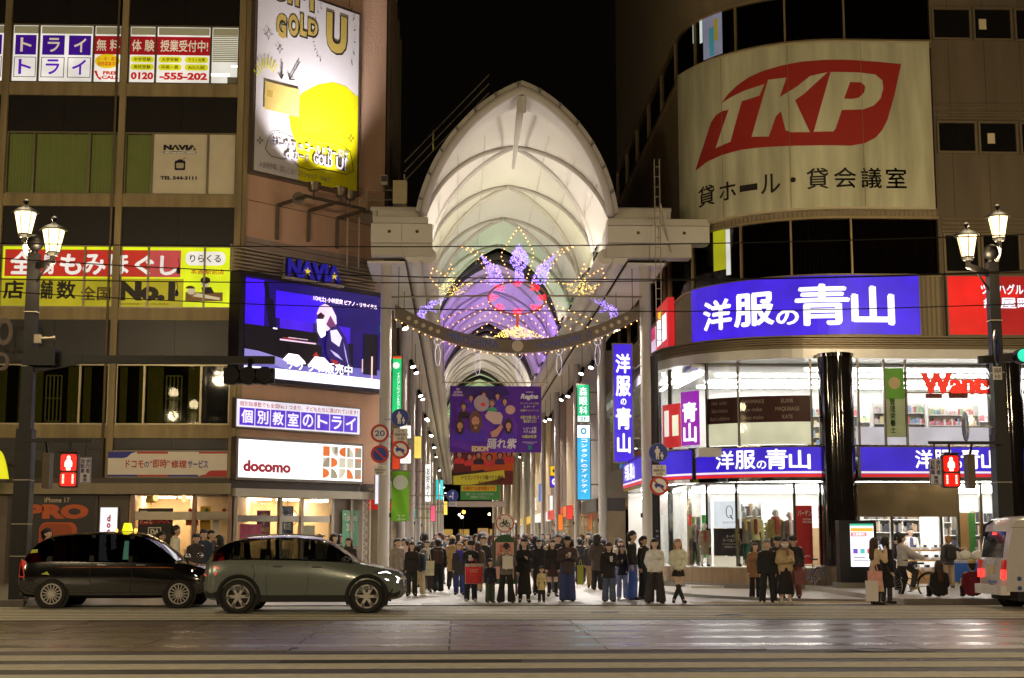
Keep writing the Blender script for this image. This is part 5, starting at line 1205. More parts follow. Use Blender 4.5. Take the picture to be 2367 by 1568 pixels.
# lit figures in two windows: curtain strips and poster
pq = rect(RU, 1624, 18, 1668, 132); MB().slab(RU, *pq, -.03, -.02).build('window_poster', lit(150, 150, 170, .5), rb_); q2 = sub(pq, .35, .6, .02, .6); MB().slab(RU, *q2, -.018, -.012).build('window_poster', lit(70, 150, 160, .5), rb_); MB().slab(RU, *sub(pq, .62, .8, .3, .75), -.018, -.012).build('window_poster', lit(170, 150, 40, .5), rb_)
for x0, x1 in ((1600, 1604), (1616, 1622)): MB().slab(RU, *rect(RU, x0, 30, x1, 100), -.03, -.02).build('lit_strip', lit(214, 226, 220, .8), rb_)
q = rect(RU, 1648, 532, 1676, 625); MB().slab(RU, *q, -.03, -.02).build('window_poster', lit(190, 190, 30, .6), rb_); q = rect(RU, 1677, 530, 1687, 636); MB().slab(RU, *q, -.03, -.02).build('lit_strip', lit(220, 220, 210, .9), rb_)
# plain right wing with framed windows
PW = Plane(0, 46.95, 0)
MB().slab(PW, UF, UR, zb0, 30, -.35, -.05).build('wing_wall', conc, rb_)
for (x0, y0, x1, y1) in ((2154, 18, 2245, 92), (2249, 18, 2340, 94), (2345, 20, 2440, 96), (2166, 280, 2258, 354), (2262, 281, 2353, 356), (2358, 283, 2450, 358), (2182, 540, 2265, 632), (2269, 540, 2360, 632)):
    q = rect(PW, x0, y0, x1, y1); mb = MB()
    for e in ((q[0], q[1], q[2], q[2]+.07), (q[0], q[1], q[3]-.07, q[3]), (q[0], q[0]+.07, q[2]+.07, q[3]-.07), (q[1]-.07, q[1], q[2]+.07, q[3]-.07)): mb.slab(PW, *e, -.05, .03)
    w = mb.build('window', mat('frame_grey', rgb(132, 118, 94), .5, .4), rb_)
    MB().slab(PW, q[0]+.07, q[1]-.07, q[2]+.07, q[3]-.07, -.04, -.02).build('pane', mat('dark_pane', (.012, .011, .01), .08, var=.3, spec=.6), w)
for x0, y0 in ((2263, 44), (2283, 308), (2289, 584)): MB().slab(PW, *rect(PW, x0, y0, x0+17, y0+24), -.015, -.01).build('window_notice', mat('notice_paper', rgb(226, 210, 170), .7), rb_)
for y in (240, 258, 272, 505, 515, 525, 534): MB().slab(PW, UF+.1, UR, ZU(y)-.03, ZU(y)+.02, -.05, .02).build('louvre_slat', mat('frame_grey', rgb(132, 118, 94), .5, .4), rb_)
# ---------- big TKP sign
ua, ub = RU.uv(1590, 340)[0], RU.uv(2143, 300)[0]
r = (ua, ub, zs0, zs1)
tkpf = mat('tkp_vinyl', rgb(222, 208, 164), .6, var=.8, scale=1.6, streak=True)
sk = SignKit(RU, r, 'billboard', 'big curved weathered beige billboard with red TKP emblem', 'billboard', tkpf, off=.05, thick=.3, border=.07, case=mat('tkp_frame', rgb(200, 186, 150), .5))
tr_ = mat('tkp_red', rgb(170, 38, 26), .55, var=.1)
off = sk.nx()
def cpoly(px):
    """outline by picture points -> wall polygon, sliced so it follows the curve"""
    pts = [RU.uv(x, y) for x, y in px]
    bm = bmesh.new(); vs = [bm.verts.new((u, z, 0)) for u, z in pts]; bm.faces.new(vs); bmesh.ops.triangulate(bm, faces=bm.faces)
    k = min(u for u, _ in pts)+.25
    while k < max(u for u, _ in pts): bmesh.ops.bisect_plane(bm, geom=bm.verts[:]+bm.edges[:]+bm.faces[:], plane_co=(k, 0, 0), plane_no=(1, 0, 0)); k += .25
    bm.verts.index_update(); o = [(v.co.x, v.co.y) for v in bm.verts], [tuple(v.index for v in f.verts) for f in bm.faces]; bm.free(); return o
def D6(l): return [((1500+x/2.367)/1.0562, (y/2.367)/1.0562) for x, y in l]
def cshape(px, m, name='print'):
    global off
    off = sk.nx()+.012; vs, fs = cpoly(D6(px)); MB().add([RU.pt(u, z, off) for u, z in vs], fs).build(name, m, sk.root)
cshape([(515, 997), (560, 850), (600, 720), (625, 680), (660, 655), (690, 650), (720, 620), (655, 612), (690, 560), (740, 510), (800, 465), (880, 428), (980, 398), (1080, 378), (1200, 368), (1350, 368), (1500, 378), (1638, 392), (1600, 570), (1560, 710), (1530, 770), (1490, 815), (1430, 845), (1350, 860), (1150, 858), (980, 862), (860, 868), (760, 880), (660, 908), (580, 945)], tr_)
cshape([(655, 612), (700, 580), (780, 540), (886, 505), (860, 570), (800, 590), (765, 600), (705, 832), (625, 868), (700, 632)], tkpf)
cshape([(906, 480), (1004, 468), (968, 580), (1060, 520), (1130, 460), (1224, 438), (1100, 560), (1050, 598), (1130, 782), (1030, 782), (1000, 770), (975, 660), (948, 690), (910, 805), (818, 806)], tkpf)
cshape([(1240, 437), (1400, 440), (1490, 452), (1530, 485), (1536, 530), (1520, 590), (1480, 630), (1420, 652), (1300, 655), (1268, 760), (1255, 778), (1150, 780)], tkpf)
cshape([(1345, 495), (1410, 497), (1432, 520), (1425, 555), (1395, 585), (1350, 592), (1312, 590)], tr_)
bk = pnt(34, 24, 16)
for ch, x0, y0, x1, y1 in (('貸', 532, 1082, 620, 1200), ('ホ', 645, 1062, 735, 1168), ('ー', 755, 1078, 850, 1118), ('ル', 868, 1020, 972, 1132), ('・', 1025, 1040, 1056, 1070), ('貸', 1112, 988, 1230, 1108), ('会', 1258, 984, 1380, 1102), ('議', 1408, 986, 1526, 1104), ('室', 1550, 986, 1668, 1104)):
    (a, b), (c, d) = D6([(x0, y0), (x1, y1)]); q = rect(RU, a, b, c, d); sk.text(ch, q, bk, .025)
# fine panel seams
for t in (.25, .5, .75): sk.shape([[(r[0]+(r[1]-r[0])*t, r[2]), (r[0]+(r[1]-r[0])*t+.012, r[2]), (r[0]+(r[1]-r[0])*t+.012, r[3]), (r[0]+(r[1]-r[0])*t, r[3])]], mat('seam', rgb(150, 130, 84), .7), 'seam')
# ---------- blue suit-store sign
r = (RU.uv(1617, 730)[0], RU.uv(2118, 700)[0], ZU(776), ZU(641))
SBL = lit(62, 30, 214, 1.0)
sk = SignKit(RU, r, 'shop_sign', 'wide curved blue suit store lightbox with white characters under the window band', 'sign', SBL, off=.05, thick=.28, border=.05)
for ch, a, b, c, d in (('洋', .08, .235, .2, .74), ('服', .245, .42, .2, .78), ('の', .425, .515, .18, .44), ('青', .5, .71, .15, .86), ('山', .715, .895, .15, .82)): sk.text(ch, sub(r, a, b, c, d), lit(246, 240, 246, 1.5), .05 if ch == '青' else .07)
# ---------- red drugstore sign on the wing
r = rect(PW, 2188, 642, 2440, 776)
RS = lit(226, 24, 20, 1.0)
sk = SignKit(PW, r, 'shop_sign', 'red drugstore lightbox behind the right lamp post', 'sign', RS, off=-.04, thick=.25, border=.05)
sk.shape(box_r(sub(r, .44, 1, 0, 1)), lit(170, 14, 18, .9)); sk.shape(box_r(sub(r, .36, .64, .64, .78)), RS)
q = rect(PW, 2262, 660, 2400, 684); sk.text('ツルハグループ', q, WB, .05); q = rect(PW, 2268, 690, 2420, 716); sk.text('紙屋町店', q, WB, .05)
# ---------- louvre strip and canopy soffit
zl0, zl1 = ZL(812), zb0
for i in range(6):
    z = zl0+.1+(zl1-zl0-.14)*i/5
    MB().slab(RL, RL.x0-RL.r*PI/2-20, UR, z-.025, z+.025, -.5, .12 if i in (0, 5) else .02).build('louvre_slat', mat('louvre_bronze', rgb(124, 110, 86), .4, .4), rb_)
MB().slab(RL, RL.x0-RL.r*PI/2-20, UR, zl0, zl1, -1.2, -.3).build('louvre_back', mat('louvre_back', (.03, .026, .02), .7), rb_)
zf2t = ZL(838); zf2 = ZL(1030)
soff = mat('soffit_metal', (.55, .54, .52), .35, .3, var=.1)
MB().slab(RL, RL.x0-RL.r*PI/2-20, UR, zf2t+.12, zl0+.06, -4.4, .12).build('soffit', soff, rb_)
# ---------- second floor: drugstore behind glass
f2 = root('drug_store', 'bright white upstairs drugstore behind curved glass, with lettering and shelves', 'shop', (16, 49, zf2))
XR = 30.
wh = mat('store_white', (.78, .77, .75), .5, var=.04)
MB().box(8.0, XR, 47.2, 56, zf2-.35, zf2-.05).build('floor_slab', mat('store_floor', (.55, .54, .52), .3), f2)
MB().box(8.0, XR, 55.8, 56, zf2-.05, zf2t+.1).build('back_wall', wh, f2); MB().box(8.0, XR, 48.2, 55.8, zf2t+.02, zf2t+.1).build('ceiling', wh, f2)
tube_l = lit(255, 252, 246, 24.)
for y in (48.6, 50.4, 52.6, 54.4): MB().box(9.2 if y > 49 else 12, XR-.5, y, y+.14, zf2t-.06, zf2t+.0).build('light_strip', tube_l, f2)
MB().bar((8.3, 54, zf2t-.1), (8.5, 49.5, zf2t-.1), .14, .05).build('light_strip', tube_l, f2)
u2 = [RL.uv(p, 930)[0] for p in (1545, 1632, 1706, 1876, 1903)]+[RL.uv(p, 930)[0] for p in (1985, 2046, 2096, 2300, 2450)]
for u in u2: MB().slab(RL, u-.03, u+.03, zf2, zf2t+.1, -.12, .0).build('mullion', mat('mullion_dark', rgb(90, 84, 78), .3, .8), f2)
for a, b in zip(u2[:-1], u2[1:]): MB().slab(RL, a+.03, b-.03, zf2, zf2t+.1, -.06, -.05).build('pane', clear, f2)
MB().slab(RL, RL.x0-RL.r*PI/2-16, u2[0]-.03, zf2, zf2t+.1, -.06, -.05).build('pane', clear, f2)
q = rect(RL, 1632, 918, 1874, 978); MB().slab(RL, *q, -.11, -.09).build('brown_band', mat('brown_film', rgb(76, 24, 26), .5), f2)
q2 = (q[0], q[1], zf2+.06, q[2]); MB().slab(RL, *q2, -.11, -.09).build('frosted_band', lit(226, 220, 186, .85), f2)
gt = pnt(190, 170, 160); WP = pnt(242, 238, 238)
for t, a, b in (('Hair color\nSkin lotion\nBath additive', .03, .24), ('CANMAKE\nEye make\nBase make', .36, .58), ('ELIXIR\nMAQUillAGE\nKATE', .68, .9)): words(RL, t, sub(q, a, b, .12, .88), gt, f2, -.08, .0, line=1.4)
q = rect(RL, 1988, 985, 2300, 1026); MB().slab(RL, q[0], q[1], zf2+.06, q[3], -.5, -.48).build('frosted_band', lit(214, 206, 216, .85), f2)
# hanging banner, red shop letters
q = rect(RL, 2050, 850, 2094, 1010); MB().slab(RL, *q, -.16, -.14).build('hanging_banner', pnt(216, 234, 200), f2); MB().slab(RL, *sub(q, 0, 1, .55, 1), -.138, -.134).build('banner_print', pnt(126, 206, 76), f2); words(RL, '管\n理\n栄\n養\n士', sub(q, .2, .5, .06, .56), pnt(40, 150, 60), f2, -.13, .05)
MB().face(RL, ell((q[0]+q[1])/2, q[3]-.5, .2, .2), -.13).build('banner_print', pnt(240, 210, 170), f2)
wl = lit(226, 40, 24, 1.0)
q = rect(RL, 2125, 866, 2288, 912); q = (q[0], q[1], q[2], q[3])
mb = MB()
for d_ in (-.045, 0, .045): letter(mb, RL, 'Wants', (q[0]+d_, q[1]+d_, q[2], q[3]), .3+d_*.02, .02)
mb.build('lettering', wl, f2); words(RL, 'Wants', (q[0]+.01, q[1]+.03, q[2]-.02, q[3]-.02), pnt(130, 30, 20), f2, .2, .02, name='letter_back')
words(RL, 'ウォンツ', rect(RL, 2183, 860, 2232, 876), pnt(60, 58, 60), f2, .26, .05)
for (x0, y0, x1, y1, t) in ((2135, 912, 2172, 922, 'ツルハグループ'), (2188, 908, 2232, 922, '紙屋町店')): qq = rect(RL, x0, y0, x1, y1); MB().slab(RL, *qq, .2, .22).build('name_plate', pnt(110, 40, 36), f2); words(RL, t, sub(qq, .08, .92, .2, .8), gt, f2, .225, .02)
for z in (q[2]+.05, q[2]+.5): MB().slab(RL, q[0]-.5, q[1]+1.2, z-.02, z+.02, .1, .14).build('letter_rail', mat('mullion_dark', rgb(90, 84, 78), .3, .8), f2)
# shelves with goods
palec = [pnt(206, 120, 130, .5), pnt(230, 220, 226, .5), pnt(150, 170, 206, .5), pnt(226, 214, 170, .5), pnt(170, 196, 170, .5), pnt(240, 200, 210, .5)]
mutec = [pnt(60, 58, 64, .7), pnt(120, 112, 104, .7), pnt(200, 196, 190, .7), pnt(44, 46, 60, .7), pnt(150, 128, 100, .7), pnt(90, 84, 80, .7)]
def shelf(par, x0, x1, y, z0, levels, dz, seed, h0=.12, name='shelf'):
    goodc = mutec if seed >= 40 else palec
    rg_ = random.Random(seed)
    s = MB()
    for k in range(levels): s.box(x0, x1, y, y+.4, z0+k*dz-.03, z0+k*dz)
    s.box(x0, x1, y+.4, y+.44, z0-.1, z0+levels*dz); s.box(x0-.03, x0, y, y+.44, z0-.3, z0+levels*dz); s.box(x1, x1+.03, y, y+.44, z0-.3, z0+levels*dz)
    sh_ = s.build(name, wh, par)
    bs = [MB() for _ in goodc]
    for k in range(levels):
        x = x0+.02
        while x < x1-.1:
            w = rg_.uniform(.06, .14); bs[rg_.randrange(len(goodc))].box(x, x+w*.9, y+.02, y+.3, z0+k*dz, z0+k*dz+rg_.uniform(h0, min(dz-.05, h0*2.2))); x += w
    for b, m in zip(bs, goodc):
        if b.v: b.build('goods', m, sh_, kind='stuff')
for i, (x0, x1, y) in enumerate(((12.6, 14.4, 51), (14.6, 16.4, 49.6), (16.8, 18.6, 50.4), (18.8, 20.6, 49.4), (14.4, 16.8, 53.6), (17.6, 21.4, 53.2))): shelf(f2, x0, x1, y, zf2+.2, 4, .38, i)
# side windows with red and violet sale posters on the curve
q = rect(RL, 1534, 935, 1575, 1035); MB().slab(RL, *q, .02, .03).build('window_poster', lit(190, 26, 30, .85), f2); q = rect(RL, 1576, 905, 1618, 1030); MB().slab(RL, *q, .02, .03).build('window_poster', lit(150, 20, 170, .85), f2)
words(RL, '青\n山', sub(q, .1, .9, .05, .8), WB, f2, .045, .07)
q = rect(RL, 1538, 950, 1548, 1010); MB().slab(RL, *q, .034, .04).build('poster_print', lit(236, 230, 220, .9), f2); q = rect(RL, 1556, 960, 1570, 1008); MB().slab(RL, *q, .034, .04).build('poster_print', lit(236, 230, 200, .9), f2)
# red/yellow/violet sign board higher on the alley side
PX = Plane(8.0, 0, 90)
def ry(px, y): P = aX(px, y, 7.9); return float(P[1]), float(P[2])
sb = root('alley_sign', 'red signboard with yellow and white patches on the alley side wall', 'sign', (7.9, 57, 9))
y0, z0 = ry(1545, 835); y1, z1 = ry(1516, 700)
class PlX:
    curved = False
    def __init__(s, x): s.x = x
    def pt(s, u, z, off=0): return (s.x-off, -u, z)
QX = PlX(8.15)
MB().slab(QX, -y1, -y0, z0+.4, z1-.3, 0, .25).build('face', lit(200, 36, 40, .95), sb)
MB().slab(QX, -y1+.2*(y1-y0), -y1+.55*(y1-y0), z0+2.2, z1-.9, .25, .26).build('print', lit(236, 200, 30, 1.), sb); MB().slab(QX, -y1+.3, -y0-.4, z0+.9, z0+1.9, .25, .26).build('print', WB, sb)
y2 = ry(1490, 835)[0]
sb2 = root('alley_sign', 'magenta and white lightbox further along the alley side wall', 'sign', (7.9, y1+1, 8)); MB().slab(QX, -y1-3.2, -y1-.3, z0-.4, z1-.9, 0, .25).build('face', lit(226, 196, 220, 1.), sb2); MB().slab(QX, -y1-3.2, -y1-.3, z1-1.4, z1-.9, .25, .26).build('print', lit(200, 30, 90, 1.), sb2)
# ---------- blue fascia band
zb1 = ZL(1104); zbt = ZL(1036)
for (a, b) in ((RL.x0-RL.r*PI/2-7.0, RL.uv(1618, 1060)[0]-.02), (RL.uv(1626, 1060)[0], RL.uv(1906, 1060)[0]), (RL.uv(1982, 1060)[0], 26.)):
    fb_ = (a, b, zb1, zbt)
    lab = {0: 'blue suit store fascia wrapping the curved corner', 1: 'blue suit store fascia with white characters left of the black column', 2: 'blue suit store fascia right of the black column'}[0 if a < RL.uv(1600, 1060)[0] else (1 if a < RL.uv(1950, 1060)[0] else 2)]
    sk = SignKit(RL, fb_, 'shop_sign', lab, 'sign', lit(48, 24, 190, 1.0), off=.1, thick=.3, border=.02)
    sk.shape(box_r(sub(fb_, 0, 1, .0, .1)), lit(216, 30, 30, 1.)); sk.shape(box_r(sub(fb_, 0, 1, .12, .19)), lit(240, 220, 220, 1.))
    spots = {0: (1452, 1540), 1: (1668, 1868), 2: (2106, 2300)}[0 if 'wrapping' in lab else (1 if 'left of' in lab else 2)]
    if 'wrapping' in lab: ua, ub = fb_[0]+.6, fb_[0]+3.8
    else: ua, ub = RL.uv(spots[0], 1060)[0], RL.uv(spots[1], 1060)[0]
    for ch, f0, f1, c, d in (('洋', 0, .21, .28, .92), ('服', .22, .44, .28, .92), ('の', .45, .55, .28, .56), ('青', .54, .77, .26, .95), ('山', .78, 1., .26, .9)): sk.text(ch, (ua+(ub-ua)*f0, ua+(ub-ua)*f1, zb1+(zbt-zb1)*c, zb1+(zbt-zb1)*d), lit(246, 240, 240, 1.4), .05)
MB().slab(RL, RL.x0-RL.r*PI/2-7, 26, zbt+.03, zf2-.02, -.3, .45).build('chrome_ledge', mat('chrome', (.7, .68, .65), .08, 1., var=.1), rb_)
MB().slab(RL, RL.x0-RL.r*PI/2-7, 26, zb1-.14, zb1-.02, -.3, .4).build('chrome_ledge', mat('chrome', (.7, .68, .65), .08, 1., var=.1), rb_)
# ---------- black polished columns
cm = mat('black_polished_stone', (.012, .010, .010), .06, var=.4, scale=2, spec=.9)
for px, lab in ((1941, 'big black polished round column in front of the suit store'), (2336, 'black polished column at the right edge of the suit store')):
    c = aY(px, 1200, 46.25); cr = .56
    o = root('round_column', lab, 'column', (float(c[0]), 46.25, .1))
    MB().lathe((float(c[0]), 46.25, 0), [(cr, .75), (cr, zf2t+.1)], 40).build('shaft', cm, o, smooth=40)
    MB().lathe((float(c[0]), 46.25, 0), [(cr+.07, .02), (cr+.07, .75), (cr, .76)], 32).build('plinth', mat('plinth_stone', rgb(120, 104, 84), .4, var=.3, scale=6), o, smooth=40)
    MB().lathe((float(c[0]), 46.25, 0), [(cr+.04, zf2t+.1), (cr+.04, zf2t+.22)], 32).build('collar', mat('chrome', (.7, .68, .65), .08, 1.), o, smooth=40)
# ---------- ground floor suit store
for i in range(9): MB().slab(PW, UF+.6+i*1.25, UF+.615+i*1.25, zb0, 30, -.05, -.044).build('wall_joint', mat('joint_dark', rgb(70, 54, 50), .9), rb_)
f1 = root('suit_store', 'brightly lit ground floor suit store with curved show windows', 'shop', (14, 49, .1))
zg0, zg1 = .72, zb1-.16
MB().slab(RL, RL.x0-RL.r*PI/2-6, RL.uv(1898, 1300)[0], .02, zg0-.05, -.5, .0).build('marble_plinth', mat('marble', rgb(150, 128, 104), .18, var=.5, scale=5, streak=True), f1)
MB().slab(RL, RL.x0-RL.r*PI/2-6, RL.uv(1898, 1300)[0], .0, .16, -.3, .22).build('plinth_step', kerbm, f1)
MB().box(7.7, XR, 47.4, 55, .02, .1).build('floor_slab', mat('store_floor', (.55, .54, .52), .3), f1)
MB().slab(RL, RL.x0-RL.r*PI/2-5, RL.uv(1898, 1300)[0], .5, zg0-.02, -2.2, -.06).build('window_stage', wh, f1)
MB().box(7.7, XR, 54.8, 55, .1, zg1).build('back_wall', wh, f1); MB().box(8.2, XR, 48.0, 54.8, zg1-.02, zg1+.06).build('ceiling', wh, f1)
MB().box(13.2, 13.3, 48.4, 51, .1, zg1).build('partition', wh, f1); MB().box(9.2, 13.2, 51.4, 51.5, .1, 2.0).build('low_partition', mat('wood_panel', rgb(190, 158, 120), .5), f1)
for y in (47.15, 48.4, 49.6, 51.4, 53.2): MB().box(8.8 if y > 48.5 else 11.2, XR-.5, y, y+.12, zg1-.14, zg1-.08).build('light_strip', tube_l, f1)  # foremost strip is added to light the mannequins
MB().bar((8.4, 52, zg1-.2), (9.2, 49.6, zg1-.2), .12, .05).build('light_strip', tube_l, f1)
us = [RL.uv(p, 1230)[0] for p in (1500, 1548, 1592, 1636, 1704, 1838, 1898)]+[RL.uv(p, 1230)[0] for p in (1985, 2062, 2176, 2216, 2270, 2330)]
chm = mat('chrome_post', (.62, .6, .56), .12, 1., var=.1)
for i, u in enumerate(us): MB().slab(RL, u-.045, u+.045, .1 if i > 6 else zg0, zg1, -.12, .03).build('mullion', chm, f1)
for i, (a, b) in enumerate(zip(us[:-1], us[1:])):
    if i == 8: continue      # open doorway
    MB().slab(RL, a+.045, b-.045, .1 if i > 5 else zg0, zg1, -.06, -.05).build('pane', clear, f1)
MB().slab(RL, us[7], us[10], ZL(1195, 2100), zg1, -.35, .08).build('door_lintel', mat('bronze_mirror', (.5, .4, .26), .14, .85, var=.3, scale=1.2, bump=.12, bscale=2), f1)
MB().box(9.6, 9.7, 55, 62, .1, zg1).build('side_room_wall', wh, f1); MB().box(7.4, 9.6, 55, 62, zg1, zg1+.06).build('side_room_ceiling', wh, f1); MB().box(7.4, 9.6, 61.9, 62, .1, zg1).build('side_room_end', wh, f1)
for x in (7.9, 8.8): MB().box(x, x+.1, 50.4, 61.5, zg1-.16, zg1-.1).build('light_strip', tube_l, f1)  # strips added to brighten the side glass at the corner
MB().box(7.9, 8.0, 50.4, 55.5, zf2t-.1, zf2t-.04).build('light_strip', tube_l, f2)  # added strip, brightens the upstairs corner
# panel with Q emblem and order notice
q = rect(RL, 1634, 1158, 1703, 1221); MB().slab(RL, *q, -.4, -.38).build('white_panel', lit(226, 230, 236, .95), f1)
MB().tube([RL.pt(q[0]+(q[1]-q[0])*.6+.13*math.cos(R(a)), q[2]+(q[3]-q[2])*.6+.2*math.sin(R(a)), -.36) for a in range(0, 360, 20)], .014, 4, closed=True).tube([RL.pt(q[0]+(q[1]-q[0])*.62, q[2]+(q[3]-q[2])*.48, -.36), RL.pt(q[0]+(q[1]-q[0])*.72, q[2]+(q[3]-q[2])*.32, -.36)], .02, 4).build('emblem', pnt(120, 120, 124), f1)
words(RL, 'SHITATE', sub(q, .35, .9, .17, .24), pnt(120, 120, 124), f1, -.365, .0)
q = rect(RL, 1634, 1222, 1706, 1285); MB().slab(RL, *q, -.4, -.38).build('black_panel', pnt(40, 32, 44), f1)
words(RL, 'オーダー\nスーツ&シャツ', sub(q, .34, .95, .5, .78), WP, f1, -.365, .04); words(RL, '初回限定 2 週間', sub(q, .4, .9, .28, .36), WP, f1, -.365, .05); MB().slab(RL, *sub(q, .32, .96, .42, .435), -.37, -.365).build('panel_line', WP, f1)
MB().slab(RL, *rect(RL, 1634, 1287, 1706, 1340), -.45, -.4).build('frosted_panel', lit(222, 210, 186, .8), f1)
# sale banner, coloured boards
q = rect(RL, 1950, 1170, 1990, 1295); q = rect(RL, 1846, 1168, 1890, 1305); MB().slab(RL, *q, -.7, -.68).build('sale_banner', pnt(200, 32, 36), f1); words(RL, 'バーゲン', sub(q, .1, .95, .82, .92), WP, f1, -.66, .06); words(RL, 'AOYAMA\nBARGAIN', sub(q, .4, .95, .7, .78), WP, f1, -.66, .02)
for px, c in (((2068, 1158, 2112, 1185), (92, 46, 150)), ((2008, 1162, 2048, 1185), (110, 70, 150))):
    q = rect(RL, *px); MB().slab(RL, *q, -.3, -.28).build('hanging_poster', pnt(*c), f1); words(RL, '新成人', sub(q, .08, .95, .1, .55), WP, f1, -.26, .03); MB().face(RL, ell((q[0]+q[1])/2, q[2]+(q[3]-q[2])*.75, .09, .09), -.27).build('poster_print', pnt(226, 90, 60), f1)
for px, c in (((2238, 1185, 2262, 1320), (196, 150, 100)), ((2262, 1185, 2278, 1320), (90, 160, 80)), ((1545, 1195, 1556, 1300), (120, 200, 90)), ((1560, 1195, 1570, 1300), (150, 160, 160)), ((1576, 1190, 1586, 1290), (90, 200, 90)), ((2220, 1180, 2237, 1225), (230, 226, 220))): MB().slab(RL, *rect(RL, *px), -.9, -.86).build('board', pnt(*c), f1)
for px in ((1595, 1190, 1600, 1216),): MB().slab(RL, *rect(RL, *px), .05, .06).build('window_tag', pnt(220, 30, 30), f1)
# racks, counters
for i, (x0, x1, y) in enumerate(((9.4, 10.6, 49.9),)): shelf(f1, x0, x1, y, .9, 4, .5, 40+i, .2)
for i, (x0, x1, y, z) in enumerate(((14.4, 16.4, 50.6, 1.4), (17.4, 20, 51, 1.3))):
    shelf(f1, x0, x1, y, z, 3, .45, 60+i, .2)
mb = MB(); gd = MB(); gs = MB()
for k in range(3):
    mb.box(15.1, 17.3, 47.6+.12*k, 48.3, .55+k*.33, .6+k*.33)
    for i in range(6): gd.box(15.2+i*.35, 15.45+i*.35, 47.65+.12*k, 48.0, .6+k*.33, .68+k*.33); gs.box(15.27+i*.35, 15.38+i*.35, 47.67+.12*k, 47.9, .681+k*.33, .76+k*.33)
mb.box(15.1, 17.3, 47.7, 48.3, .1, .55); t = mb.build('shirt_table', mat('wood_counter', rgb(206, 160, 100), .5), f1); gd.build('folded_shirt', pnt(226, 228, 236), t, kind='stuff'); gs.build('folded_shirt_dark', pnt(60, 60, 80), t, kind='stuff')
# small white christmas tree in the show window
c = aY(1770, 1235, 48.2); xt = root('christmas_tree', 'small frosted christmas tree among the mannequins in the show window', 'tree', (float(c[0]), 48.2, zg0))
mb = MB(); rr_ = random.Random(5)
for i in range(260):
    t = rr_.random()**.7; z = zg0+.25+1.2*(1-t); a = rr_.uniform(0, 2*PI); d = .4*t*rr_.uniform(.5, 1); x, y = c[0]+d*math.cos(a), 48.2+d*math.sin(a)
    s = .06; mb.add([(x-s, y, z), (x+s*.5, y-s, z+s*.3), (x+s, y+s*.3, z-s*.7)], [(0, 1, 2)])
mb.build('crown', mat('frosted_needles', (.4, .46, .4), .6, var=.5, scale=10), xt); MB().lathe((c[0], 48.2, zg0), [(.05, 0), (.04, .4), (.02, 1.3)], 6).build('trunk', pnt(90, 70, 50), xt)
mb = MB()
for i in range(30):
    t = rr_.random(); a = rr_.uniform(0, 2*PI); mb.octa((c[0]+.36*t*math.cos(a), 48.2+.36*t*math.sin(a), zg0+.25+1.2*(1-t)), .02)
mb.build('fairy_lights', lit(255, 236, 190, 4., False), xt, kind='stuff')
# ============================================================ lamp posts, signals, signs, wires
iron = mat('dark_iron', rgb(15, 13, 12), .45, .3, var=.25, scale=5)
lampglass = lit(255, 226, 160, 3.6)
def lantern(par, x, y, z, lightE):
    """six sided tapered street lantern with cap, finial and glass panes; z = bottom"""
    n = 6; r0, r1, h = .16, .27, .56
    for k in range(n):
        a, b = 2*PI*k/n+.3, 2*PI*(k+1)/n+.3
        P_ = lambda r, t, zz: (x+r*math.cos(t), y+r*math.sin(t), zz)
        MB().add([P_(r0, a, z), P_(r0, b, z), P_(r1, b, z+h), P_(r1, a, z+h)], [(0, 1, 2, 3)]).build('lantern_pane', lampglass, par)
    mb = MB()
    for k in range(n):
        a = 2*PI*k/n+.3; mb.tube([(x+(r0+.01)*math.cos(a), y+(r0+.01)*math.sin(a), z), (x+(r1+.015)*math.cos(a), y+(r1+.015)*math.sin(a), z+h)], .014, 4)
    mb.lathe((x, y, z), [(.13, -.1), (.18, -.03), (.18, 0)], 6)
    mb.build('lantern_frame', iron, par)
    MB().lathe((x, y, z), [(.37, h), (.37, h+.02), (.22, h+.11), (.1, h+.16), (.05, h+.2), (.03, h+.24), (.07, h+.28), (.07, h+.33), (.01, h+.38)], 6).build('lantern_cap', iron, par)
    l = bpy.data.lights.new('lantern', 'POINT'); l.energy = lightE; l.color = (1, .77, .46); l.shadow_soft_size = .3
    o = bpy.data.objects.new('lantern_light', l); COL.objects.link(o); o.parent = par; o.location = Vector((x, y, z-.35))-origin_of(par)
    l2 = bpy.data.lights.new('lantern_up', 'POINT'); l2.energy = lightE*.06; l2.color = (1, .80, .50); l2.shadow_soft_size = .3
    o = bpy.data.objects.new('lantern_light', l2); COL.objects.link(o); o.parent = par; o.location = Vector((x, y, z+1.15))-origin_of(par)
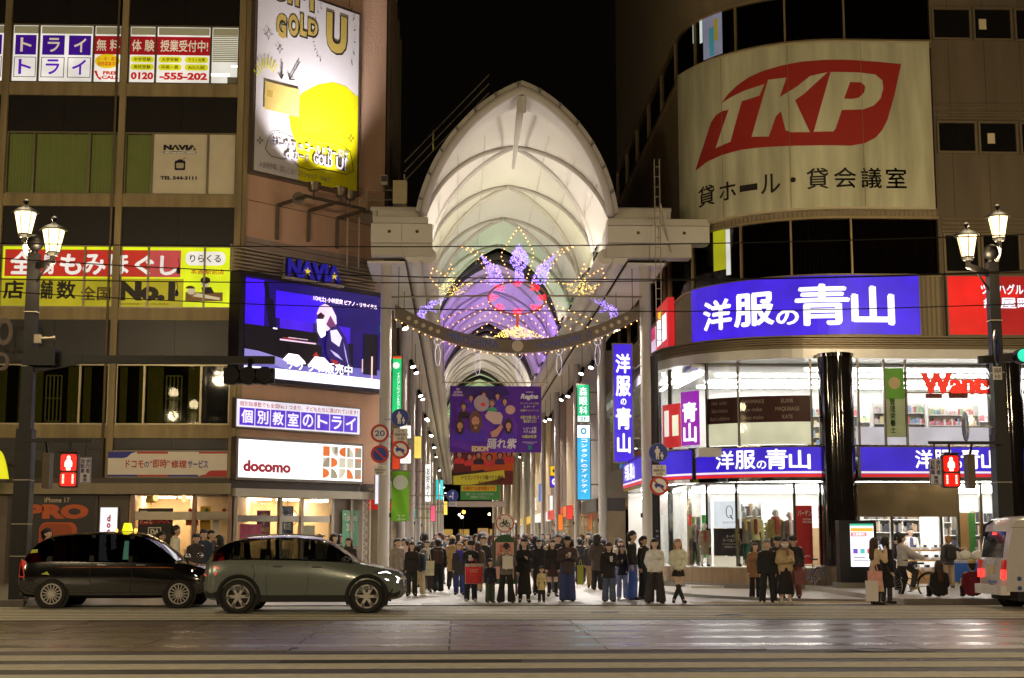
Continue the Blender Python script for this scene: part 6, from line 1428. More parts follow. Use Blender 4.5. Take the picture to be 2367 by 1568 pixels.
def lamp_post(name, lab, x, y, a, b, top, E, base=.14):
    """square dark post with two lanterns at offsets a and b (dx,dy,z)"""
    p = root(name, lab, 'lamp post', (x, y, base))
    mb = MB(); w = .2
    mb.hexa([(x-w, y-w, base), (x+w, y-w, base), (x+w, y+w, base), (x-w, y+w, base), (x-w, y-w, 4.4), (x+w, y-w, 4.4), (x+w, y+w, 4.4), (x-w, y+w, 4.4)])
    w2 = .15; mb.hexa([(x-w2, y-w2, 4.4), (x+w2, y-w2, 4.4), (x+w2, y+w2, 4.4), (x-w2, y+w2, 4.4), (x-w2*.9, y-w2*.9, top), (x+w2*.9, y-w2*.9, top), (x+w2*.9, y+w2*.9, top), (x-w2*.9, y+w2*.9, top)])
    mb.build('post', iron, p)
    for z in (1.2, 2.0, 3.1, 4.38, 6.0, 7.4): MB().box(x-.205 if z < 4.3 else x-.16, x+.205 if z < 4.3 else x+.16, y-.205 if z < 4.3 else y-.16, y+.205 if z < 4.3 else y+.16, z, z+.02).build('steel_band', galv, p)
    MB().ball((x, y, top+.28), .22, 14).lathe((x, y, top), [(.12, 0), (.08, .1)], 10).build('ball_cap', iron, p, smooth=True)
    for dx, dy, zz in (a, b):
        MB().bar((x, y, top-.35), (x+dx, y+dy, zz-.25), .09, .16).tube([(x+dx, y+dy, zz-.3), (x+dx, y+dy, zz-.08)], .07, 8).build('arm', iron, p)
        MB().tube([(x, y, top-.9), (x+dx*.5, y+dy*.5, (top-.35+zz-.25)/2-.2), (x+dx*.7, y+dy*.7, zz-.35)], .03, 5).build('scroll', iron, p)
        lantern(p, x+dx, y+dy, zz, E)
    return p
LE = 560
_q = [aY(57, 541, 37.3), aY(122, 583, 36.3), aY(2309, 550, 37.8), aY(2237, 594, 37.0)]
_of = lambda q, x, y: (float(q[0])-x, float(q[1])-y, float(q[2]))
lp = lamp_post('lamp_post', 'dark twin lantern lamp post at the left, carrying the signal arm', -10.95, 36.9, _of(_q[0], -10.95, 36.9), _of(_q[1], -10.95, 36.9), 8.95, LE)
rpx = 14.35
lp2 = lamp_post('lamp_post', 'dark twin lantern lamp post at the right beside the white van', rpx, 37.4, _of(_q[2], rpx, 37.4), _of(_q[3], rpx, 37.4), 9.0, LE)
# matching posts on the camera side of the street, seen mirrored in the dark windows, save the rearmost
for i, (x, y, w_) in enumerate(((-17.6, 6, 'left'), (14, 4, 'right'), (-30, 9, 'far left'), (30, 9, 'far right'), (-2.5, -9, 'behind'))):
    lamp_post('lamp_post', 'twin lantern lamp post on the near kerb, %s of the viewpoint' % w_, x, y, (-.6, .3, 9.7), (.6, -.3, 9.0), 8.95, 2400, base=0)  # rearmost post is added to light facades and people
# --- horizontal signal arm on the left post
arm = aY(635, 833, 36.9)
sa = root('traffic_signal', 'three light road signal seen from behind on a long dark arm', 'traffic signal', (-10.95, 36.9, float(arm[2])))
z = float(arm[2])
MB().bar((-10.8, 36.9, z), (float(arm[0]), 36.9, z), .14, .2).build('arm', iron, sa)
MB().hexa([(-10.8, 36.82, z-.35), (-9.6, 36.82, z-.1), (-9.6, 36.98, z-.1), (-10.8, 36.98, z-.35), (-10.8, 36.82, z+.3), (-9.6, 36.82, z+.1), (-9.6, 36.98, z+.1), (-10.8, 36.98, z+.3)]).build('arm_root', iron, sa)
a, b = aY(518, 870, 36.7), aY(635, 870, 36.7)
hb = MB()
mid = [a[0]+(b[0]-a[0])*t for t in (.18, .5, .82)]
for x in mid: hb.lathe((x, 36.45, float(a[2])), [(.2, 0), (.235, .05), (.235, .3), (.2, .42), (.08, .5)], 16, axis='y')
hb.box(float(a[0]), float(b[0]), 36.55, 36.8, float(a[2])-.2, float(a[2])+.2); hb.build('housing', iron, sa, smooth=30)
for x in mid: MB().lathe((x, 36.4, float(a[2])), [(.2, -.1), (.2, .05)], 16, axis='y').build('lens', mat('dark_lens', (.02, .02, .022), .15), sa, smooth=30)
MB().bar((mid[1], 36.7, float(a[2])+.2), (mid[1], 36.85, z), .1).build('bracket', iron, sa)
MB().box(-10.9, -10.2, 36.5, 36.8, z-.2, z+.25).build('junction_box', iron, sa)
# --- camera-like sensor on the post
c = aY(100, 783, 36.7); cc = root('street_camera', 'small pale sensor on a bracket on the left lamp post', 'camera', tuple(c))
MB().box(c[0]-.22, c[0]-.05, c[1]-.06, c[1]+.06, c[2]-.12, c[2]+.1).build('mount', mat('sensor_grey', rgb(150, 140, 120), .5), cc); MB().tube([(c[0]-.05, c[1], c[2]), (c[0]+.25, c[1], c[2]+.02)], .03, 8).tube([(c[0]+.25, c[1], c[2]+.02), (c[0]+.3, c[1], c[2]+.02)], .05, 8).build('body', mat('sensor_grey', rgb(150, 140, 120), .5), cc)
# --- pedestrian signals
redl = lit(255, 40, 30, 4.5); redg = mat('signal_red_lens', rgb(120, 8, 6), .3, em=rgb(255, 10, 6), es=.9, var=0)
def ped_signal(lab, px, py, Y, px_plate, post_x, armdir):
    c = aY(px, py, Y); x, y, z = map(float, c); s = root('pedestrian_signal', lab, 'signal', (x, y, z-.42), group=None)
    MB().prism(rrect((x-.235, x+.235, z-.44, z+.44), .08), y, y+.16).build('housing', mat('signal_case', rgb(50, 30, 26), .5), s)
    MB().prism(rrect((x-.2, x+.2, z-.02, z+.4), .06), y-.012, y-.002).build('upper_lens', redg, s); MB().prism(rrect((x-.2, x+.2, z-.4, z-.06), .06), y-.012, y-.002).build('lower_lens', redg, s)
    P = Plane(0, y-.02, 0)
    MB().face(P, ell(x, z+.31, .042, .05), .0).face(P, [(x-.04, z+.27), (x-.09, z+.2), (x-.09, z+.09), (x-.055, z+.08), (x-.05, z+.0), (x+.05, z), (x+.055, z+.08), (x+.09, z+.09), (x+.09, z+.2), (x+.04, z+.27)], .0).build('standing_man', lit(255, 190, 170, 5.), s)
    for dx in (-.12, .12):
        mb = MB()
        for i in range(7): mb.face(P, ell(x+dx, z-.12-i*.034, .032, .013, 8), 0)
        mb.build('countdown_bar', lit(255, 150, 130, 4.5), s)
    MB().box(x-.26, x+.26, y-.14, y, z+.44, z+.47).build('visor', iron, s)
    MB().tube([(x, y+.08, z+.44), (x, y+.08, z+.72)], .03, 6).bar((post_x, y+.08, z+.74), (x+armdir*.55, y+.08, z+.74), .07, .08).build('arm', iron, s)
    q = rect(P, *px_plate); pl = root('sign_plate', 'white plate with blue characters beside the %s' % ('left pedestrian signal' if px < 1000 else 'right pedestrian signal'), 'sign', P.pt((q[0]+q[1])/2, q[2], 0))
    MB().slab(P, *q, -.04, -.02).build('plate', mat('plate_white', rgb(222, 218, 224), .5), pl)
    navy = pnt(30, 34, 110)
    words(P, '歩\n行\n者', sub(q, .54, .9, .38, .94), navy, pl, -.012, .06); words(P, '自\n転\n車', sub(q, .1, .46, .38, .94), navy, pl, -.012, .06); words(P, '専\n用', sub(q, .32, .68, .05, .34), navy, pl, -.012, .06)
    mb = MB()
    for e in (sub(q, .02, .98, .01, .03), sub(q, .02, .98, .97, .99), sub(q, .02, .06, .03, .97), sub(q, .94, .98, .03, .97)): mb.slab(P, *e, -.018, -.012)
    mb.build('border', navy, pl); MB().bar((float((q[0]+q[1])/2), y, q[3]), (float((q[0]+q[1])/2), y+.06, z+.72), .03).build('hanger', iron, pl)
    q2 = root('signal_side', 'slim side-on pedestrian signal box beside the %s post' % ('left' if px < 1000 else 'right'), 'signal', (x-armdir*.62, y+.3, z-.5)); MB().box(x-armdir*.62-.09, x-armdir*.62+.09, y+.2, y+.55, z-.45, z+.45).build('housing', mat('signal_case2', rgb(96, 80, 56), .5), q2); MB().bar((x-armdir*.62, y+.3, z+.45), (x-armdir*.62, y+.12, z+.74), .05).build('hanger', iron, q2)
ped_signal('red pedestrian signal showing a standing man on the left post', 158, 1087, 36.6, (183, 1057, 210, 1117), -10.95, 1)
ped_signal('red pedestrian signal showing a standing man in front of the blue fascia', 2199, 1089, 37.0, (2149, 1060, 2178, 1121), rpx, -1)
# --- right post: arm with green light, round signs
c = aY(2310, 835, 37.2); sg_ = root('traffic_signal', 'road signal arm with a green lens at the right edge', 'traffic signal', (rpx, 37.4, float(c[2])))
MB().bar((rpx-.5, 37.4, c[2]+.05), (rpx+6, 36.2, c[2]+.35), .14, .2).build('arm', iron, sg_); c2 = aY(2366, 822, 36.9); MB().lathe(tuple(c2), [(.2, -.02), (.2, .3)], 14, axis='y').build('housing', iron, sg_, smooth=30); MB().lathe((c2[0], c2[1]-.03, c2[2]), [(.17, -.01), (.17, .02)], 14, axis='y').build('green_lens', lit(20, 190, 150, 1.6), sg_)
signred, signblue, signwhite = mat('sign_red', rgb(190, 44, 38), .4, var=.05), mat('sign_blue', rgb(28, 58, 150), .4, var=.05), mat('sign_white', rgb(232, 226, 220), .4, var=.04)
greyp = mat('sign_back', rgb(150, 146, 140), .4, .6)
def round_sign(lab, px, py, Y, kind, R_=.31, tilt=0, sx=1., bracket=None):
    c = aY(px, py, Y); x, y, z = map(float, c); s = root('road_sign', lab, 'sign', (x, y, z))
    P = Plane(x, y, tilt)
    def D(r0, m, off, name, c0=(0, 0)): MB().add([P.pt(u, zz+z, off) for u, zz in ell(c0[0], c0[1], r0, r0, 32)], [tuple(range(32))]).build(name, m, s)
    def G_(polys, m, off, name='symbol'):
        mb = MB()
        for p in polys: mb.add([P.pt(u*R_, zz*R_+z, off) for u, zz in p], [tuple(range(len(p)))])
        mb.build(name, m, s)
    mb = MB(); e = ell(0, 0, R_, R_, 32); mb.add([P.pt(u, zz+z, -.03) for u, zz in e]+[P.pt(u, zz+z, 0) for u, zz in e], [tuple(range(32)), tuple(range(32, 64))]+[(k, (k+1) % 32, 32+(k+1) % 32, 32+k) for k in range(32)])
    mb.build('disc', greyp, s)
    bar = lambda a, b, w: [(a[0]-w, a[1]-w), (a[0]+w*.99, a[1]-w*1.0), (b[0]+w, b[1]+w*.9), (b[0]-w, b[1]+w)]
    slash = [[(-.72, .58), (-.58, .72), (.72, -.58), (.58, -.72)]]
    if kind in ('20', 'truck', 'nopark', 'bike'):
        D(R_, signred if kind != 'bike' else signwhite, .004, 'rim')
        if kind == 'bike': D(R_*.95, signred, .008, 'ring')
        D(R_*(.74 if kind != 'bike' else .84), signblue if kind == 'nopark' else signwhite, .012, 'field')
    else: D(R_*.97, signblue, .004, 'field')
    if kind == '20':
        mb = letter(MB(), Plane(x, y, tilt), '20', (-.17*R_/.31, .17*R_/.31, z-.1*R_/.31, z+.1*R_/.31), .016, .015); mb.build('symbol', signblue, s)
    if kind == 'nopark': G_([[(-.6, .46), (-.46, .6), (.6, -.46), (.46, -.6)]], signred, .016)
    if kind == 'truck':
        G_([[(-.48, -.12), (-.48, .2), (.12, .2), (.12, -.12)], [(.14, -.14), (.14, .12), (.32, .1), (.44, -.02), (.5, -.04), (.5, -.16)]], signblue, .016); G_([ell(-.32, -.18, .08, .08, 12), ell(.34, -.2, .08, .08, 12)], signblue, .018); G_([[(-.58, .46), (-.46, .58), (.58, -.46), (.46, -.58)]], signred, .014)
    if kind == 'walk':
        G_([ell(-.12, .56, .1, .11, 14), [(-.2, .44), (-.34, .36), (-.4, .0), (-.33, -.02), (-.26, .2), (-.28, -.1), (-.26, -.68), (-.14, -.68), (-.11, -.15), (-.06, -.68), (.06, -.68), (.06, -.1), (.06, .2), (.14, -.02), (.2, .0), (.12, .36), (0, .44)]], signwhite, .012)
        G_([ell(.36, -.02, .07, .075, 12), [(.3, -.11), (.22, -.2), (.18, -.38), (.24, -.4), (.29, -.3), (.29, -.68), (.36, -.68), (.37, -.45), (.39, -.68), (.46, -.68), (.45, -.3), (.5, -.42), (.55, -.38), (.48, -.18), (.42, -.11)]], signwhite, .012)
    if kind == 'arrow': G_([[(-.02, -.6), (.14, -.6), (.14, .35), (.3, .35), (.06, .72), (-.18, .35), (-.02, .35)], [(-.02, -.08), (-.3, -.08), (-.3, .1), (-.62, -.16), (-.3, -.42), (-.3, -.24), (-.02, -.24)]], signwhite, .012)
    if kind in ('bike', 'bikeb'):
        mb = MB(); q = lambda u, zz: P.pt(u*R_, zz*R_+z, .02)
        for cx_ in (-.3, .3): mb.tube([q(cx_+.22*math.cos(R(a)), -.14+.22*math.sin(R(a))) for a in range(0, 360, 20)], .012*R_/.31, 4, closed=True)
        for l in (((-.3, -.14), (-.14, .26), (-.2, .4), (-.08, .4)), ((-.2, .16), (.18, .16), (.3, -.14), (.02, -.14), (.18, .16), (.16, .28)), ((-.16, .18), (.02, -.14)), ((.06, .3), (.26, .3))): mb.tube([q(*p) for p in l], .013*R_/.31, 4)
        mb.build('symbol', pnt(30, 26, 26) if kind == 'bike' else pnt(60, 70, 130), s)
        G_([[(-.66, .5), (-.5, .66), (-.36, .52), (-.52, .36)], [(.66, -.5), (.5, -.66), (.36, -.52), (.52, -.36)]], signred, .016)
    if bracket is not None: MB().bar((x, y+.06, z), (bracket[0], bracket[1], z), .04).build('bracket', greyp, s)
    return s
def plate(lab, px, Y, lines, bracket=None):
    P = Plane(0, Y, 0); q = rect(P, *px); s = root('sign_plate', lab, 'sign', P.pt((q[0]+q[1])/2, q[2], 0))
    MB().slab(P, *q, -.03, 0).build('plate', signwhite, s); words(P, lines, sub(q, .08, .92, .1, .9), pnt(50, 46, 46), s, .008, .02, line=1.15)
    if bracket is not None: MB().bar(P.pt((q[0]+q[1])/2, (q[2]+q[3])/2, -.03), (bracket[0], bracket[1], (q[2]+q[3])/2), .03).build('bracket', greyp, s)
cx1 = XC-4.58; bk1 = (cx1, 49.85)
round_sign('round speed limit sign with a blue 20, left of the front column', 878, 1002, 48.9, '20', bracket=bk1)
round_sign('round blue no parking sign with red rim under the speed limit sign', 878, 1050, 48.9, 'nopark', bracket=bk1)
round_sign('round blue adult and child sign on the left arcade column', 925, 966, 48.9, 'walk', bracket=bk1)
round_sign('round no trucks sign with blue truck on the left arcade column', 925, 1040, 48.9, 'truck', bracket=bk1)
plate('small hours plate under the left adult and child sign', (910, 991, 942, 1020), 48.9, '10 − 20\n自転車を除く\n20−翌4', bk1)
plate('small hours plate under the no parking sign', (864, 1075, 894, 1098), 48.9, '4−10を\n貨物車配送中の\n車両を除く', bk1)
MB().bar((float(aY(878, 1020, 48.95)[0]), 48.95, 4.2), (float(aY(878, 1020, 48.95)[0]), 48.95, 6.4), .05).build('sign_pole', greyp, bpy.data.objects['arcade_column'])
pp = root('sign_pole', 'slim dark navy pole right of the arcade mouth', 'pole', (float(aY(1519, 1340, 46)[0]), 46, .02)); xq = float(aY(1519, 1340, 46)[0])
MB().lathe((xq, 46, .02), [(.17, 0), (.17, .8), (.13, .82), (.13, float(aY(1519, 826, 46)[2]))], 14).build('post', mat('navy_post', rgb(22, 18, 34), .4, .2), pp, smooth=30)
for i, yy in enumerate((1228, 1240)): MB().slab(Plane(0, 45.865, 0), xq-.04, xq+.05, float(aY(1519, yy, 46)[2])-.03, float(aY(1519, yy, 46)[2])+.03, 0, .004).build('post_label', pnt(110, 110, 130), pp)
round_sign('round blue adult and child sign on the right pole', 1522, 1047, 45.7, 'walk', bracket=(xq, 45.9))
round_sign('round no trucks sign with blue truck on the right pole', 1524, 1123, 45.7, 'truck', bracket=(xq, 45.9))
plate('small hours plate between the two round signs on the right pole', (1508, 1075, 1540, 1101), 45.7, '10 − 20\n自転車を除く\n20−翌4', (xq, 45.9))
round_sign('tilted no bicycles sign on the right lamp post', 2304, 804, 36.9, 'bikeb', R_=.47, tilt=62, bracket=(rpx, 37.4))
plate('small plate under the tilted no bicycles sign', (2296, 848, 2316, 878), 36.9, '自転車\n8−20', (rpx, 37.4))
round_sign('round blue sign seen nearly edge on, left of the right lamp post', 2233, 986, 37.2, 'walk', R_=.39, tilt=58, bracket=(rpx, 37.4))
# standing no-bicycles sign with green board
c = aY(1167, 1210, 41.5); nb_ = round_sign('big round no bicycles sign standing in the arcade mouth', 1167, 1210, 41.5, 'bike', R_=.275)
x_, z_ = float(c[0]), float(c[2])
MB().tube([(x_-.33, 41.56, .02), (x_-.33, 41.56, z_)], .03, 6).tube([(x_+.33, 41.56, .02), (x_+.33, 41.56, z_)], .03, 6).tube([(x_-.33, 41.56, z_), (x_+.33, 41.56, z_)], .02, 6).build('stand', pnt(110, 60, 50), nb_)
P = Plane(0, 41.5, 0); q = (x_-.31, x_+.31, .35, z_-.38)
MB().face(P, [(q[0], q[2]), (q[1], q[2])]+[(x_+.31*math.cos(R(a)), q[3]-.2+.26*math.sin(R(a))) for a in range(0, 181, 15)], -.012).build('green_board', mat('board_green', rgb(30, 74, 42), .5), nb_); MB().slab(P, x_-.26, x_+.26, .5, q[3]-.16, -.008, -.004).build('board_print', pnt(200, 150, 140), nb_)
words(P, '自転車\n押し歩き\nお願い', (x_-.22, x_+.22, .75, q[3]-.2), pnt(176, 40, 34), nb_, .004, .05)
round_sign('small white round sign deeper in the arcade', 1117, 1237, 62, 'bike', R_=.24)
round_sign('round blue arrow sign deep on the left of the arcade', 1046, 1146, 74, 'arrow', R_=.3, bracket=(-2.4, 74.2))
plate('plate under the blue arrow sign', (1037, 1160, 1056, 1171), 74, '自転車を除く', (-2.4, 74.2))
# --- overhead tram wires
wirem = mat('wire_black', (.012, .011, .01), .5)
for i, (y0, y1, Y) in enumerate(((562.5, 542.5, 22.6), (597.4, 626, 24.4), (645.7, 629.6, 24.9), (674, 702.5, 26.6))):
    a, b = aY(0, y0, Y), aY(2367, y1, Y); d = b-a
    pts = [tuple(a+d*t-np.array([0, 0, .25*(1-(2*t-1)**2) if i % 2 else .12*(1-(2*t-1)**2)])) for t in [-.6+2.2*k/24 for k in range(25)]]
    MB().tube(pts, .010, 5).build('tram_wire', wirem, label=('topmost', 'second', 'third', 'lowest')[i]+' black tram wire crossing the picture', cat='wire', group='overhead tram wires')
# hanging droppers with little weights at left
for i, (px, y0, y1) in enumerate(((412, 598, 628), (408, 650, 680))):
    a, b = aY(px, y0, 24.4), aY(px, y1, 24.4); o = root('wire_dropper', ('upper' if i == 0 else 'lower')+' short dropper hanging between the tram wires at the left', 'wire', tuple(b)); MB().tube([tuple(a), tuple((a+b)/2+np.array([.02, 0, 0])), tuple(b)], .006, 4).build('cord', wirem, o); MB().lathe(tuple(b), [(.01, .08), (.035, .02), (.03, -.03), (.008, -.04)], 8).build('weight', wirem, o)
# --- digital kiosk
c = aZ(1985, 1372, .14); kx0, kx1 = float(aY(1942, 1300, 44)[0]), float(aY(2028, 1300, 44)[0]); kt = float(aY(1985, 1203, 44)[2])
kk = root('digital_kiosk', 'black digital information kiosk with a glowing white screen', 'kiosk', ((kx0+kx1)/2, 44, .14))
MB().box(kx0, kx1, 44, 44.45, .18, kt).build('body', mat('kiosk_black', rgb(20, 20, 26), .3, .2), kk); MB().box(kx0-.1, kx1+.1, 43.85, 44.6, .14, .3).build('base', kerbm, kk)
PK = Plane(0, 43.99, 0); q = rect(PK, 1966, 1211, 2020, 1310); MB().slab(PK, *q, 0, .01).build('display', lit(238, 236, 244, 1.8), kk)
for fr, c_ in (((0, 1, .95, 1), (60, 190, 150)), ((.02, .98, .82, .9), (240, 190, 60)), ((.02, .7, .7, .8), (236, 150, 150)), ((.1, .3, .3, .42), (110, 90, 190)), ((.4, .6, .3, .42), (90, 190, 190)), ((.7, .9, .3, .42), (226, 80, 70)), ((.1, .6, .2, .23), (150, 150, 170)), ((.1, .9, .12, .15), (170, 170, 190))): MB().slab(PK, *sub(q, *fr), .012, .016).build('display_print', lit(*c_, 1.1), kk)
words(PK, '広島案内', sub(q, .1, .6, .72, .79), lit(250, 250, 250, 1.5), kk, .02, .04)
# --- stall with blue cloth
c = aZ(2232, 1352, .14)
st_ = root('market_stall', 'folding stall table under a blue cloth with white striped edge', 'table', (float(c[0]), 45.0, .14)); PS = Plane(0, 45.0, 0); q = rect(PS, 2206, 1296, 2290, 1345)
MB().slab(PS, q[0], q[1], q[3]-.04, q[3], -.7, .02).build('table_top', pnt(200, 196, 190), st_); MB().slab(PS, *q, .02, .035).build('cloth', mat('blue_cloth', rgb(40, 96, 196), .7, var=.2, scale=6), st_)
for i in range(22): MB().face(PS, [(q[0]+(q[1]-q[0])*(i/22), q[3]), (q[0]+(q[1]-q[0])*((i+.5)/22), q[3]), (q[0]+(q[1]-q[0])*((i+.9)/22), q[3]-.08), (q[0]+(q[1]-q[0])*((i+.4)/22), q[3]-.08)], .04).build('stripe', pnt(226, 224, 220), st_)
MB().face(PS, [(q[0]+.9, q[2]+.2), (q[0]+1.2, q[2]+.55), (q[0]+1.25, q[2]+.2)], .04).build('print', pnt(230, 230, 226), st_)
for u in (q[0]+.1, q[1]-.1):
    for o_ in (-.1, -.6): MB().bar(PS.pt(u, .14, o_), PS.pt(u, q[3]-.04, o_), .04).build('leg', galv, st_)
for i, (f_, w_) in enumerate(((.12, 'left'), (.42, 'middle'), (.75, 'right'))): b = root('plastic_bag', '%s of the white plastic bags on the blue stall' % w_, 'bag', PS.pt(q[0]+(q[1]-q[0])*f_, q[3], -.3), group='bags on the stall'); MB().ball(PS.pt(q[0]+(q[1]-q[0])*f_, q[3]+.16, -.3), .19, 10, sc=(1.1, .8, .8)).build('sack', mat('white_plastic', rgb(226, 222, 220), .4, bump=.6, bscale=14), b, smooth=True); MB().lathe(PS.pt(q[0]+(q[1]-q[0])*f_, q[3]+.28, -.3), [(.06, 0), (.03, .04), (.09, .12)], 8).build('knot', mat('white_plastic', rgb(226, 222, 220), .4), b)
# ============================================================ vehicles
def smooth_interp(xs, ys, xq):
    """monotone-ish cubic through the stations"""
    xs, ys = np.array(xs, float), np.array(ys, float); m = np.gradient(ys, xs)
    for i in range(1, len(xs)-1):
        a, b = (ys[i]-ys[i-1]), (ys[i+1]-ys[i])
        m[i] = 0 if a*b <= 0 else 2*(a/(xs[i]-xs[i-1]))*(b/(xs[i+1]-xs[i]))/((a/(xs[i]-xs[i-1]))+(b/(xs[i+1]-xs[i])))
    o = []
    for x in xq:
        i = int(np.clip(np.searchsorted(xs, x)-1, 0, len(xs)-2)); h = xs[i+1]-xs[i]; t = (x-xs[i])/h
        o.append((2*t**3-3*t*t+1)*ys[i]+(t**3-2*t*t+t)*h*m[i]+(-2*t**3+3*t*t)*ys[i+1]+(t**3-t*t)*h*m[i+1])
    return np.array(o)
class Car:
    def __init__(s, st, n=64):
        """st rows: x, z_bottom, z_belt, z_top, half widths: sill, middle, belt, top"""
        st = np.array(st, float); s.x = np.linspace(st[0, 0], st[-1, 0], n)
        s.c = [smooth_interp(st[:, 0], st[:, k], s.x) for k in range(1, 8)]
    def ring(s, i):
        zb, zl, zt, ws, wm, wb, wt = [c[i] for c in s.c]; zm = zb+(zl-zb)*.45
        h = max(zt-zl, .0)
        R_ = [(0, zb), (ws*.9, zb), (ws, zb+.06), (wm, zm), (wm*.995+wb*.005, zm+(zl-zm)*.6), (wb, zl), (wb+(wt-wb)*.55, zl+h*.62), (wt, zl+h*.93), (wt*.72, zl+h*.995), (0, zl+h*1.02)]
        return R_
    def surf(s, i0, i1, k0, k1):
        """strip of body between ring points k0..k1 for stations i0..i1, both sides"""
        mb = MB()
        for sg in (-1, 1):
            vs = []; w = k1-k0+1
            for i in range(i0, i1+1):
                r = s.ring(i); vs += [(s.x[i], sg*r[k][0], r[k][1]) for k in range(k0, k1+1)]
            mb.add(vs, [(a*w+b, a*w+b+1, (a+1)*w+b+1, (a+1)*w+b) for a in range(i1-i0) for b in range(w-1)])
        return mb
    def idx(s, x): return int(np.argmin(abs(s.x-x)))
    def side(s, x, z):
        r = s.ring(s.idx(x))
        for (w0, z0), (w1, z1) in zip(r[2:-2], r[3:-1]):
            if z0 <= z <= z1: return w0+(w1-w0)*(z-z0)/max(1e-6, z1-z0)
        return r[3][0]
tyre = mat('tyre_rubber', (.012, .012, .012), .75, var=.2); rimm = mat('rim_alloy', (.62, .58, .55), .28, .55, var=.15); archm = mat('arch_black', (.01, .01, .01), .7, var=.1)
carglass = mat('car_glass', (.006, .006, .007), .05, var=0, spec=.8)
cabglass = glass('cabin_glass', (.32, .34, .32), 1.2); cabdark = glass('dark_cabin_glass', (.1, .1, .1), 1.2)
def wheel(par, x, y, r, spokes, side, style=0, w=.2):
    wl = bpy.data.objects.new('wheel', None); COL.objects.link(wl); wl.parent = par; wl.location = (x, y, r)
    MB().lathe((0, -w/2, 0), [(r*.66, 0), (r*.92, .0), (r, .03), (r, w-.03), (r*.92, w), (r*.66, w)], 32, axis='y', cap=False).build('tyre', tyre, wl, smooth=40, local=True)
    mb = MB(); f = side*(w/2-.004)
    mb.lathe((0, f-.02, 0), [(r*.70, 0), (r*.70, .03), (r*.62, .03), (r*.62, 0), (r*.70, 0)], 32, axis='y', cap=False)
    mb.lathe((0, f-.03 if side < 0 else f-.02, 0), [(r*.16, 0), (r*.16, .05)], 14, axis='y')
    for k in range(spokes):
        a = 2*PI*k/spokes; ca, sa = math.cos(a), math.sin(a)
        def q(rr, t, o): return (rr*ca-t*sa, f+o, rr*sa+t*ca)
        tw = .012 if style else .032
        mb.hexa([q(r*.1, -tw, -.02), q(r*.1, tw, -.02), q(r*.1, tw, .015), q(r*.1, -tw, .015), q(r*.66, -tw*.8, -.02), q(r*.66, tw*.8, -.02), q(r*.66, tw*.8, .015), q(r*.66, -tw*.8, .015)])
        if not style: mb.hexa([q(r*.45, -tw*.6, -.02), q(r*.45, tw*.6, -.02), q(r*.45, tw*.6, .01), q(r*.45, -tw*.6, .01), q(r*.67, tw*.6, -.02), q(r*.67, tw*2.6, -.02), q(r*.67, tw*2.6, .01), q(r*.67, tw*.6, .01)])
    mb.build('rim', rimm, wl, smooth=30, local=True)
    MB().lathe((0, -w*.3, 0), [(r*.5, 0), (r*.5, w*.4)], 24, axis='y').build('brake_disc', archm, wl, local=True)
    return wl
def line_on(c, par, name, pts, w, m, sgs=(-1, 1), off=.004):
    for sg in sgs:
        MB().tube([(x, sg*(c.side(x, z)+off), z) for x, z in pts], w, 4).build(name, m, par, local=True)
def pad(c, par, name, poly, m, sgs=(-1, 1), off=.006, thick=.012):
    """a shaped piece lying on the body side"""
    for sg in sgs:
        a = [(x, sg*(c.side(x, z)+off), z) for x, z in poly]; b = [(x, sg*(c.side(x, z)+off-thick), z) for x, z in poly]; n = len(a)
        MB().add(a+b, [tuple(range(n)), tuple(range(n, 2*n))]+[(k, (k+1) % n, n+(k+1) % n, n+k) for k in range(n)]).build(name, m, par, local=True)
